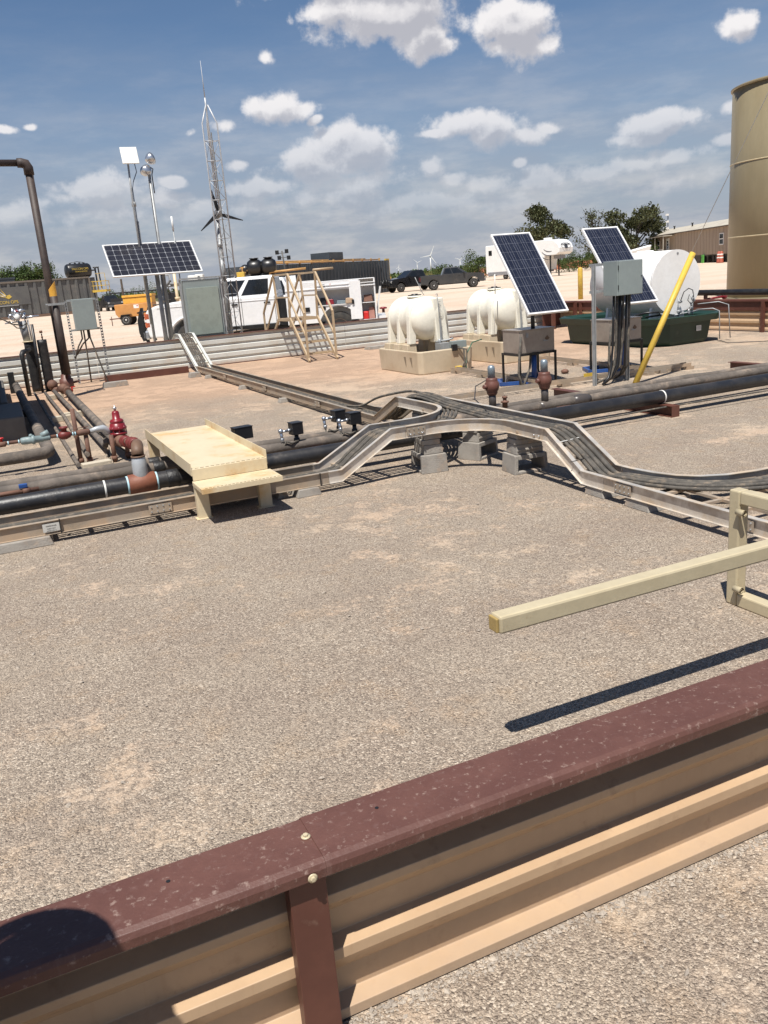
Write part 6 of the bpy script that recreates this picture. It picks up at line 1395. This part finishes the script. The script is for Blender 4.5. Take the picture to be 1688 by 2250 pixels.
    # bollard
    a = gp(1276.0, 657.5); m = MB(); m.lathe([(.11, 0), (.11, 1.3), (.09, 1.35), (.04, 1.38), (.001, 1.385)], 16, 'z', (a.x, a.y, -0)); o = solo('bollard', m, M_yellow, 'bright yellow bollard beyond the pale wall', 'bollard', loc=(a.x, a.y, 0))
    # tan/dark shrub bin and boxes in the yard left of the black pickup are part of the service truck scene
    # camper trailers
    def camper(label, loc, rz, L, H, kind, scale=1.):
        t = thing('camper_trailer', label, 'camper', loc, rz, 'camper trailers')
        W = 1.25
        if kind == 0:   # fifth wheel with overhanging rounded nose at +x
            pr = [(-L, .75), (-L, H-.1), (-L+.1, H), (1.1, H), (1.9, H-.12), (2.5, H-.5), (2.75, H-1.0), (2.7, H-1.5), (2.3, H-1.75), (.5, H-1.8), (.2, .75)]
        else: pr = [(-L, .8), (-L, H-.06), (-L+.06, H), (0, H), (.1, H-.2), (.1, .8)]
        m = MB(); m.prism(pr, -W, W); b = part('body', m, M_white, t, True, bevel=.16 if kind == 0 else .05, seg=4)
        m = MB(); m.bb(-L+.3, -.2, -W-.02, W+.02, .55, .95); part('skirt', m, mat('skirt_grey', (.25, .25, .26), .6), t, True)
        m = MB(); m.bb(-L*.5-.5, -L*.5+.4, -.5, .4, H, H+.28); m.bb(-.3, .5, -.4, .3, H, H+.25) if kind == 0 else None; part('roof_unit', m, M_white, b, True, bevel=.06)
        for x in (-L*.55, -L*.55-.9): 
            for s in (-1, 1): wheel(t, x, s*1.1, .36, .22, s)
        m = MB()
        for k in range(3):
            a0, a1 = (200+k*8, 280+k*4); rr = 1.5-k*.22; cxx = (-L+1.6) if kind else 1.3; czz = H-1.2+.3*k
            pts = [Vector((cxx+rr*math.cos(R(a0+(a1-a0)*i/10)), -W-.012, czz+rr*.7*math.sin(R(a0+(a1-a0)*i/10)))) for i in range(11)]
            for i in range(10): m.beam(pts[i], pts[i+1], .02, .03+.05*math.sin(PI*(i+.5)/10))
        part('dark_swoosh', m, mat('swoosh_grey', (.05, .05, .055), .4), b, True)
        for (xw, ww) in ((-L+.55, .55), (-L*.5, 1.0)): m = MB(); m.bb(xw, xw+ww, -W-.015, -W-.002, H-1.2, H-.6); part('window', m, M_glass, b, True)
        if kind == 0:
            M0 = Matrix.Translation((2.66, 0, H-.78)) @ Matrix.Rotation(R(90), 4, 'Z') @ Matrix.Rotation(R(90-24), 4, 'X')
            m = MB(); m.M = M0
            for i in range(24):
                a, c = 2*PI*i/24, 2*PI*(i+1)/24; m.beam((.85*math.cos(a), .36*math.sin(a), .02), (.85*math.cos(c), .36*math.sin(c), .02), .03, .02)
            m.lathe([(.001, .03), (.30, .02)], 18, 'z', (0, -.1, 0), caps=False); part('nose_oval', m, mat('swoosh_grey', (.05, .05, .055), .4), b, True)
            text('lettering', 'CRUSADER', .30, mat('swoosh_grey', (.05, .05, .055), .4), b, M0 @ Matrix.Translation((0, .12, .04)), .01)
            for s in (-1, 1): m = MB(); m.bb(.9, 1.05, s*.8, s*.7, 0, H-1.8) ; part('leg', m, M_black, t, True)
            m = MB(); m.bb(1.3, 2.2, -.5, .5, H-2.2, H-1.78); part('hitch_box', m, mat('skirt_grey', (.25, .25, .26), .6), t, True)
        return t
    c = aw(1205, 590, 104); camper('white fifth wheel camper with an oval nose emblem, right of the left tilted panel', (c.x, c.y, .0), R(-23.4-52), 9.0, 4.15, 0)
    c = aw(1112, 590, 150); camper('small white camper with dark swooshes seen left of the tilted panel', (c.x, c.y, .0), R(-23.4-8), 3.2, 3.9, 1)
    # mobile office
    A = Vector((94.7, 106.6, 0)); B = Vector((76.0, 70.5, 0)); d = (B-A).normalized(); ang = math.atan2(d.y, d.x); Ln = (B-A).length
    t = thing('mobile_office', 'long tan mobile office raised on green jacks, with a white door and porch roof', 'mobile building', (A.x, A.y, 0), ang)
    # local: x along the long side from far-left to near, y to the left of travel = away from viewer is +y
    s = 1 if Vector((-d.y, d.x, 0)).dot(A) > 0 else -1
    H0, H1, Wd = .98, 4.15, 4.6*s
    m = MB(); m.bb(0, Ln, 0, Wd, H0, H1); part('wall', m, M_wood, t, True)
    m = MB(); m.prism([(-.35*s, H1-.02), (Wd/2, 5.0), (Wd+.35*s, H1-.02)], -.3, Ln+.3, 'x'); rf = part('roof', m, M_roof, t, True)
    m = MB(); m.bb(-.3, Ln+.3, -.37*s, -.30*s, H1-.14, H1); part('fascia', m, mat('brown_fascia', (.12, .085, .06), .7), rf, True)
    m = MB()
    for k in range(int(Ln/1.22)): m.bb(.6+k*1.22, .64+k*1.22, -.012*s, .0, H0, H1-.1)
    part('siding_batten', m, mat('siding_groove', (.22, .165, .12), .8), t, True)
    for x in (3.2, Ln-9.5, Ln-2.6):
        m = MB(); m.bb(x, x+1.5, -.05*s, .02*s, 2.0, 3.35); w = part('window', m, M_whit2, t, True)
        m = MB(); m.bb(x+.15, x+1.35, -.06*s, -.051*s, 2.12, 2.62); m.bb(x+.15, x+1.35, -.06*s, -.051*s, 2.74, 3.23); part('pane', m, M_glass, w, True)
    m = MB(); m.bb(8.2, 9.7, -.06*s, .02*s, 1.05, 3.55); dr = part('door', m, M_whit2, t, True)
    m = MB()
    for i in range(3):
        for j in range(3): m.bb(8.55+i*.28, 8.78+i*.28, -.075*s, -.061*s, 2.1+j*.38, 2.42+j*.38)
    part('pane', m, M_glass, dr, True)
    m = MB(); m.bb(2.6, 12.2, -1.6*s, -.02*s, 3.82, 3.92)
    for x in (2.8, 7.6, 12.0): m.bb(x-.06, x+.06, -1.55*s, -1.45*s, 0, 3.82)
    part('porch_roof', m, M_roof, t, True)
    m = MB(); m.bb(6.3, 11.6, -1.5*s, -.07*s, .85, .98)
    for z in (1.5, 2.0): m.bb(6.3, 11.6, -1.5*s, -1.44*s, z, z+.08)
    for x in (6.3, 8.0, 9.8, 11.5): m.bb(x, x+.08, -1.5*s, -1.44*s, 0, 2.05)
    part('porch_deck', m, M_whit2, t, True)
    m = MB(); m.bb(.1, Ln-.1, 1.0*s, 1.1*s, .1, H0); part('undercroft_shade', m, M_black, t, True)  # black sheet under the floor, shade put in as colour
    for x in (Ln-15.4, Ln-9.2):
        m = MB(); m.bb(x, x+.2, -.3*s, -.1*s, 0, 1.0); m.bb(x+.4, x+.6, -.3*s, -.1*s, 0, 1.0); m.bb(x, x+.6, -.31*s, -.09*s, .75, .85); part('green_jack', m, M_lime, t, True)
    for x in (Ln-17.6, Ln-12.8):
        for q in (0, 1.1): m = MB(); m.lathe([(.42, -.14), (.42, .14)], 18, 'y', (x+q, .5*s, .42)); m.lathe([(.12, -.15), (.12, .15)], 12, 'y', (x+q, .5*s, .42)); part('tyre', m, M_tyre, t, True)
    for x, y in ((6, 1.7), (15, 1.6)): m = MB(); m.lathe([(.1, 4.7), (.1, 5.15), (.18, 5.15), (.18, 5.25)], 8, 'z', (x, y*s, 0)); part('roof_vent', m, M_black, rf, True)
    # barrels / cones by the office
    P_ = lambda x, y: A + d*x + Vector((-d.y, d.x, 0))*y*s
    for k, (x, lab) in enumerate(((Ln-6.5, 'orange traffic barrel against the mobile office, left one'), (Ln-5.7, 'orange traffic barrel against the mobile office, right one'))):
        p = P_(x, -1.0); t2 = thing('traffic_barrel', lab, 'traffic barrel', (p.x, p.y, 0), 0, 'traffic barrels')
        m = MB(); m.lathe([(.30, 0), (.26, .1), (.20, 1.2), (.12, 1.3)], 12, 'z'); bd = part('barrel', m, M_pink, t2, True)
        m = MB(); m.lathe([(.25, .5), (.24, .65)], 12, 'z'); m.lathe([(.225, .85), (.22, 1.0)], 12, 'z'); part('white_band', m, M_whit2, bd, True)
    # pole with three white sensors above the office
    c = aw(1467, 560, 150); t = thing('radio_mast', 'thin pole with three small white panels above the mobile office', 'mast', (c.x, c.y, 0))
    m = MB(); m.tube([(0, 0, 0), (0, 0, 7.9)], .09, 6); part('pole', m, M_galvpole, t, True)
    for z in (5.5, 6.6, 7.7): m = MB(); m.box((-.35, -.2, z), (.55, .2, .30)); part('white_panel', m, M_whit2, t, True)
    # white boat-like cap behind the drum tank
    c = aw(1408, 545, 95); c.z = 0; t = thing('covered_boat', 'white boat with a dark motor beyond the drum tank', 'boat', (c.x, c.y, 0), R(-30))
    m = MB(); m.hull([Vector((-1.4, -.7, 1.6)), Vector((.8, -.7, 1.6)), Vector((.8, .7, 1.6)), Vector((-1.4, .7, 1.6))], [Vector((-2.0, -.9, 2.0)), Vector((1.0, -.9, 2.6)), Vector((1.0, .9, 2.6)), Vector((-2.0, .9, 2.0))]); part('hull', m, M_white, t, True, bevel=.15, seg=3)
    m = MB(); m.bb(.6, 1.7, -.6, .6, 1.2, 1.9); m.bb(-1.2, 1, -.5, .5, .8, 1.6); part('trailer_and_motor', m, M_black, t, True)
    for x in (-.8, .3):
        for s_ in (-1, 1): wheel(t, x, s_*.8, .35, .2, s_)
    # rack loops above the drum tank (truck headache rack)
    # big storage tank at the right edge
    C = Vector((24.74, 20.9, 0)); r = 2.16; H = 6.58
    t = thing('storage_tank', 'huge olive tan cylindrical storage tank filling the right edge', 'storage tank', C)
    m = MB(); m.lathe([(r, 0), (r, H)], 96, 'z', C); part('shell', m, M_tank, t)
    m = MB(); m.lathe([(r+.002, H-.06), (r+.05, H-.05), (r+.05, H+.0), (r-.05, H+.04), (.05, H+.12)], 96, 'z', C); part('roof', m, M_tank, t)
    for z in (2.02, 4.30): m = MB(); m.lathe([(r+.001, z-.02), (r+.018, z), (r+.001, z+.02)], 96, 'z', C); part('seam_band', m, mat('tank_seam', (.46, .38, .24), .5), t)
    m = MB(); m.lathe([(r+.002, 0), (r+.06, .01), (r+.06, .08), (r+.002, .09)], 96, 'z', C); part('base_chime', m, M_tank, t)
    a, b_ = aw(1690, 200, 25.0), aw(1547, 497, 31.5); dd = (b_-a); e = a + dd*((0-a.z)/dd.z)
    m = MB(); m.tube([a - dd*.05, e], .012, 6); solo('guy_wire', m, M_galvpole, 'thin guy wire slanting down from the big tan tank', 'wire', loc=e)
    # black flow line above the right wall
    a, b_ = aw(1529, 643.5, 19.5), aw(1688, 641, 17.6); q = b_+(b_-a)*1.2
    m = MB(); m.tube([a, b_, q], .065, 14)
    t = thing('flow_line', 'thick black pipe carried above the right tan wall', 'pipe', (a.x, a.y, 0)); part('pipe', m, M_blackwrap, t)
    m = MB(); c = aw(1592, 651, 19.3); m.ball(c, .07, 10); m.tube([c, c+Vector((-.45, .1, -.03))], .025, 8); part('red_valve', m, M_redv, t)
    m = MB()
    for p in (a.lerp(b_, .15), b_+(b_-a)*.8): m.beam((p.x, p.y, 0), (p.x, p.y, p.z-.06), .06)
    part('support', m, M_rustbrown, t)
yard()

# ------------------------------------------------------------------ red earth bank, trees, horizon
def land():
    m = MB(); a, b = gp(1050, 607.5), gp(1310, 585); d = (b-a).normalized(); n = Vector((-d.y, d.x, 0)); a = a-d*9; L = (b-a).length+60; N = 90; vs = []
    for i in range(N+1):
        for j, (o, h) in enumerate(((0, -.02), (1.6, .75), (3.5, 1.15), (7, 1.2), (10, .9), (16, -.05))):
            p = a+d*(L*i/N)+n*(o+mnoise.noise((i*.4, j, 0))*.6); taper = min(1, i/8, (N-i)/8); vs.append((p.x, p.y, (h*(1+.35*mnoise.noise((i*.33, j*.7, 5))))*taper if h > 0 else h))
    m.add(vs, [(i*6+j, (i+1)*6+j, (i+1)*6+j+1, i*6+j+1) for i in range(N) for j in range(5)], True)
    struct(part('dirt_bank', m, M_reddirt))
land()
def tree(label, px, py, D, W, Hh, seed, leafm, ntrunk=1, ln=2600, grp='trees beyond the yard', flat=.75, open_=.0, name='oak_tree', zb=.22, cat='tree'):
    c = aw(px, py, D); c.z = 0; r = random.Random(seed)
    t = thing(name, label, cat, (c.x, c.y, 0), 0, grp)
    tr = MB(); blobs = []
    nb = 9 if ntrunk else 7
    for k in range(nb+5):
        a = r.uniform(0, 2*PI); q = math.sqrt(r.random()); x = W*.40*q*math.cos(a); y = W*.34*q*math.sin(a); z = Hh*(zb+.10 + (.80-zb)*r.random()*(1-.45*q*q)); rad = W*r.uniform(.13, .24)
        blobs.append((Vector((x, y, min(z, Hh-rad*.6))), rad))
    if ntrunk:
        top = Vector((0, 0, Hh*.3)); tr.tube([(0, 0, 0), (W*.01, 0, Hh*.15), top], [W*.035, W*.028, W*.022], 8)
        for p, rad in blobs:
            mid = top.lerp(p, .5)+Vector((r.uniform(-.05, .05)*W, 0, r.uniform(-.02, .05)*Hh)); tr.tube([(0, 0, Hh*r.uniform(.12, .3)), mid, p], [W*.016, W*.009, W*.003], 6)
            for k in range(4):
                e = p+Vector((r.uniform(-1, 1), r.uniform(-1, 1), r.uniform(-.4, 1)))*rad*1.15; tr.tube([mid.lerp(p, .7), e], [W*.004, W*.001], 4)
        part('trunk', tr, M_bark, t, True)
    else:
        tr.tube([(0, 0, 0), (0, 0, Hh*.5)], [W*.02, W*.01], 6)
        part('trunk', tr, M_bark, t, True)
    m = MB(); s = W*.018
    for i in range(ln):
        p, rad = blobs[r.randrange(len(blobs))]; u = Vector((r.gauss(0, 1), r.gauss(0, 1), r.gauss(0, 1))).normalized(); q = r.random()**.45
        c_ = p + Vector((u.x, u.y, u.z*flat))*rad*q*(1+.35*mnoise.noise(u*2.2+p)); 
        if mnoise.noise(c_*(3.5/W)*2+Vector((seed, 0, 0))) < -.30+open_: continue
        a = Vector((r.gauss(0, 1), r.gauss(0, 1), r.gauss(0, 1))).normalized(); b = a.cross(Vector((r.random(), r.random(), 1))).normalized(); k = s*r.uniform(.6, 1.5)
        m.add([c_-a*k, c_+b*k*.6, c_+a*k, c_-b*k*.6], [(0, 1, 2, 3)])
    part('crown', m, leafm, t, True, recalc=False)
    return t
def plants():
    tree('spreading dark oak standing behind the white fifth wheel camper', 1193, 560, 132, 9.0, 10.6, 3, M_leaf, ln=12000)
    tree('spreading oak standing behind the right tilted panel and grey box', 1390, 560, 132, 9.6, 9.9, 11, M_leaf, ln=11000, open_=.03)
    tree('thin half bare oak between the camper and the right tilted panel', 1305, 562, 134, 7.4, 9.0, 21, M_leaf, ln=2200, open_=.16)
    for i, (x, y, D, W, H, lab) in enumerate(((1222, 575, 128, 3.8, 5.0, 'rounded bush close behind the camper nose'), (1250, 575, 127, 4.0, 3.8, 'low bush right of the camper nose'), (1278, 572, 127, 4.2, 3.4, 'low scrubby bush left of the right tilted panel'),
                                              (1325, 570, 128, 4.4, 2.8, 'low bush behind the right tilted panel'), (1150, 580, 135, 5.0, 3.6, 'bush behind the left tilted panel'), (1420, 566, 128, 5, 3.2, 'low bush left of the mobile office'))):
        tree(lab, x, y, D, W, H, 40+i, M_leaf2, 0, 2600, 'bushes on the dirt bank', .95, name='bush', zb=.02, cat='bush')
    tree('dense round green bush between the charcoal pickup and the small camper', 1052, 590, 140, 6.0, 4.7, 60, M_leaf2, 0, 4000, None, .9, name='bush', zb=.02, cat='bush')
    tree('low broad bush showing above the charcoal pickup roof', 990, 592, 150, 8.0, 2.9, 61, M_leaf2, 0, 2600, None, .8, name='bush', zb=.02, cat='bush')
    for i, (x, W, H, lab) in enumerate(((24, 8.0, 8.0, 'green tree above the ribbed tank, left of the three'), (58, 8.0, 8.3, 'green tree above the ribbed tank, middle of the three'), (90, 7.5, 9.2, 'green tree above the ribbed tank, right of the three beside the vent pipe'))):
        tree(lab, x, 660, 145, W, H, 70+i, M_leaf2, 1, 6500, 'trees behind the ribbed tank', .8, zb=.35, name='tree')
    tree('small green tree between the vent pipe and the black tank', 128, 655, 150, 5.0, 7.0, 77, M_leaf2, 1, 2800, None, .8, zb=.35, name='tree')
    for i in range(9):
        x = 232+i*15; tree(['bushy tree in the far hedge, beside the yellow platform', 'bushy tree in the far hedge seen between platform and masts'][i > 2], x, 650, 185+rnd.uniform(-8, 8), 4.6, 3.9+rnd.uniform(-.8, .9), 90+i, M_leaf2, 0, 900, 'far hedge trees', .9, name='bush', zb=.02, cat='tree')
    # far mesquite belt closing the horizon, uncountable
    m = MB(); r = random.Random(99)
    for i in range(15000):
        az = R(-23.4)+0; px = r.uniform(-500, 2200); D = r.uniform(300, 700); p = aw(px, 600, D); h = r.random()**1.6*(2.4+1.6*mnoise.noise((px*.02, D*.01, 0)))
        k = r.uniform(.35, .9); a = Vector((r.gauss(0, 1), r.gauss(0, 1), r.gauss(0, 1))).normalized()*k; b = a.cross(Vector((r.random(), r.random(), 1))).normalized()*k*.7
        c = Vector((p.x, p.y, max(.2, h))); m.add([c-a, c+b, c+a, c-b], [(0, 1, 2, 3)])
    o = part('scrub_belt', m, M_leaf2, recalc=False); o['kind'] = 'stuff'
    # dry grass on the bank top
    m = MB(); a, b = gp(1050, 607.5), gp(1310, 585); d = (b-a).normalized(); n = Vector((-d.y, d.x, 0))
    for i in range(5000):
        p = a-d*8+d*r.uniform(0, 95)+n*r.uniform(3, 14); h = r.uniform(.3, 1.0); w = r.uniform(.03, .09); q = Vector((r.uniform(-.2, .2), r.uniform(-.2, .2), h)); z = Vector((p.x, p.y, .9))
        m.add([z-d*w, z+d*w, z+q], [(0, 1, 2)])
    o = part('bank_grass', m, mat('dry_grass', (.17, .16, .06), .9, 0, (.10, .13, .04), .3), recalc=False); o['kind'] = 'stuff'
plants()
def windfarm():
    g = 'wind turbines on the horizon'
    for (px, py, D, s, ph, lab) in ((945.5, 562, 2600, 1.0, (66, 186, 305), 'nearest white wind turbine on the horizon above the charcoal pickup'), (917, 577, 4300, .8, (20, 140, 260), 'distant wind turbine just left of the nearest one'),
                                   (1010.5, 570.5, 3600, .75, (35, 160, 280), 'wind turbine behind the charcoal pickup cab roof'), (876, 588, 5200, .7, (80, 200, 320), 'faint farthest wind turbine above the black pickup')):
        h = aw(px, py, D); t = thing('wind_turbine', lab, 'wind turbine', (h.x, h.y, 0), R(-23.4), g)
        m = MB(); m.tube([(0, 0, -5), (0, 0, h.z)], [2.2*s, 1.3*s], 10); part('tower', m, M_white, t, True)
        m = MB(); m.box((0, 3, h.z+.5), (3.4*s, 9*s, 3.4*s)); m.ball((0, -2.5, h.z+.5), 1.9*s, 10); part('nacelle', m, M_white, t, True)
        for a in ph:
            d = Vector((math.cos(R(a)), 0, math.sin(R(a)))); n = Vector((-d.z, 0, d.x)); c = Vector((0, -3, h.z+.5)); L = 30*s; m = MB()
            rg = [[c+d*L*f-n*w, c+d*L*f+n*w*.5, c+d*L*f+n*w*.5+Vector((0, .6, 0)), c+d*L*f-n*w+Vector((0, .6, 0))] for f, w in ((0, .9), (.2, 1.7), (1, .35))]
            for i in range(2): m.hull(rg[i], rg[i+1])
            part('blade', m, M_white, t, True)
windfarm()

# ------------------------------------------------------------------ site hand whose shadow falls on the near wall
def skin(name, chain, m, parent, sub=2):
    me = bpy.data.meshes.new(name); vs = []; es = []; rs = []
    for c in chain:
        base = None
        for k, item_ in enumerate(c):
            if isinstance(item_, int): base = item_; continue
            p, rd = item_[:3], item_[3]
            vs.append(p); rs.append(rd); i = len(vs)-1
            if base is not None: es.append((base, i))
            base = i
    me.from_pydata(vs, es, []); o = bpy.data.objects.new(name, me); COL.objects.link(o); me.materials.append(m)
    s = o.modifiers.new('skin', 'SKIN'); s.use_smooth_shade = True
    for i, v in enumerate(me.skin_vertices[0].data if me.skin_vertices else []): v.radius = (rs[i], rs[i])
    if not me.skin_vertices:
        bpy.context.view_layer.objects.active = o
    b = o.modifiers.new('sub', 'SUBSURF'); b.levels = sub; b.render_levels = sub
    o.parent = parent
    return o, rs
def person():
    P = (-.51, 1.09, 0)
    t = thing('person', 'person in a white hard hat, blue shirt and jeans standing outside the near wall', 'person', P, R(20))
    vs = []
    def tubeb(name, pts, m, n=14, par=t): k = MB(); k.tube([p[:3] for p in pts], [p[3] for p in pts], n); return part(name, k, m, par, True)
    # one continuous body surface from overlapping grown limbs, remeshed together
    k = MB()
    k.lathe([(.04, .80), (.13, .84), (.165, .92), (.155, 1.02), (.15, 1.10), (.17, 1.24), (.175, 1.34), (.15, 1.42), (.075, 1.47), (.055, 1.50), (.055, 1.56), (.04, 1.58)], 20, 'z')
    for v in k.v: v.y *= .68 if v.z < 1.45 else 1
    for s in (-1, 1):
        k.tube([(s*.09, 0, .90), (s*.10, .0, .70), (s*.105, .01, .48), (s*.11, -.01, .28), (s*.11, -.01, .09), (s*.11, .0, .04)], [.098, .088, .062, .058, .042, .04], 14)
        k.tube([(s*.11, -.05, .045), (s*.11, .06, .045), (s*.115, .17, .035)], [.045, .05, .035], 12)
        k.tube([(s*.13, 0, 1.40), (s*.20, 0, 1.37), (s*.235, .0, 1.22), (s*.245, .01, 1.12), (s*.25, .03, .98), (s*.245, .06, .86)], [.06, .058, .048, .042, .036, .028], 12)
        k.tube([(s*.245, .06, .87), (s*.243, .07, .80), (s*.24, .08, .76)], [.030, .036, .03], 10)
        for q in range(4): k.tube([(s*.24, .05+.018*q, .765), (s*.235, .052+.018*q, .715-.006*(1.5-abs(q-1.5))), (s*.222, .054+.018*q, .685-.008*(1.5-abs(q-1.5)))], [.010, .009, .007], 8)
        k.tube([(s*.235, .09, .82), (s*.225, .125, .785), (s*.22, .13, .755)], [.012, .011, .008], 8)
    k.ball((0, .015, 1.66), .092, 18, 1.25); k.tube([(0, .10, 1.665), (0, .125, 1.645)], [.010, .016], 8)
    for s in (-1, 1): k.ball((s*.093, .0, 1.65), .022, 8, 1.4)
    b = part('body', k, M_skin, t, True, smooth=True)
    rm = b.modifiers.new('remesh', 'REMESH'); rm.mode = 'VOXEL'; rm.voxel_size = .007; rm.use_smooth_shade = True
    sm_ = b.modifiers.new('smooth', 'SMOOTH'); sm_.factor = .6; sm_.iterations = 3
    k = MB(); k.lathe([(.11, .88), (.175, .93), (.168, 1.02), (.165, 1.12), (.185, 1.25), (.188, 1.35), (.16, 1.435), (.085, 1.47)], 22, 'z')
    for v in k.v: v.y *= .72
    for s in (-1, 1): k.tube([(s*.13, 0, 1.40), (s*.205, 0, 1.375), (s*.24, .0, 1.22), (s*.25, .01, 1.12), (s*.255, .03, .98), (s*.25, .055, .89)], [.07, .068, .058, .052, .046, .040], 14)
    sh = part('shirt', k, M_shirt, t, True, smooth=True); rm = sh.modifiers.new('remesh', 'REMESH'); rm.mode = 'VOXEL'; rm.voxel_size = .009; rm.use_smooth_shade = True
    k = MB(); k.lathe([(.10, .82), (.168, .88), (.172, .97), (.165, 1.0)], 22, 'z')
    for v in k.v: v.y *= .74
    for s in (-1, 1): k.tube([(s*.09, 0, .90), (s*.10, .0, .70), (s*.105, .01, .48), (s*.11, -.01, .28), (s*.11, -.01, .08)], [.108, .10, .076, .070, .066], 14)
    tr = part('jeans', k, M_trous, t, True, smooth=True); rm = tr.modifiers.new('remesh', 'REMESH'); rm.mode = 'VOXEL'; rm.voxel_size = .009; rm.use_smooth_shade = True
    for s in (-1, 1): k = MB(); k.tube([(s*.11, -.06, .05), (s*.11, .05, .055), (s*.115, .16, .042), (s*.115, .20, .035)], [.052, .058, .05, .03], 12); part('boot', k, M_bark, t, True)
    k = MB(); k.lathe([(.128, 1.70), (.130, 1.715), (.122, 1.75), (.10, 1.80), (.06, 1.835), (.001, 1.845)], 26, 'z', (0, 0, 0), True, False); k.lathe([(.120, 1.70), (.165, 1.695), (.166, 1.70), (.125, 1.712)], 26, 'z', (0, .015, 0), True, False); part('hard_hat', k, M_white, t, True)
    k = MB(); k.ball((0, -.004, 1.672), .097, 18, 1.18)
    k.v = [v if v.y < .03 else Vector((v.x*.9, .03, v.z)) for v in k.v]; k.v = [Vector((v.x, v.y, max(v.z, 1.60))) for v in k.v]; part('hair', k, M_bark, t, True)
    for s in (-1, 1): k = MB(); k.ball((s*.034, .092, 1.675), .012, 8); part('eye', k, M_black, t, True)
    k = MB(); k.tube([(-.025, .098, 1.605), (0, .104, 1.602), (.025, .098, 1.605)], .005, 6); part('mouth', k, M_redv, t, True)
person()
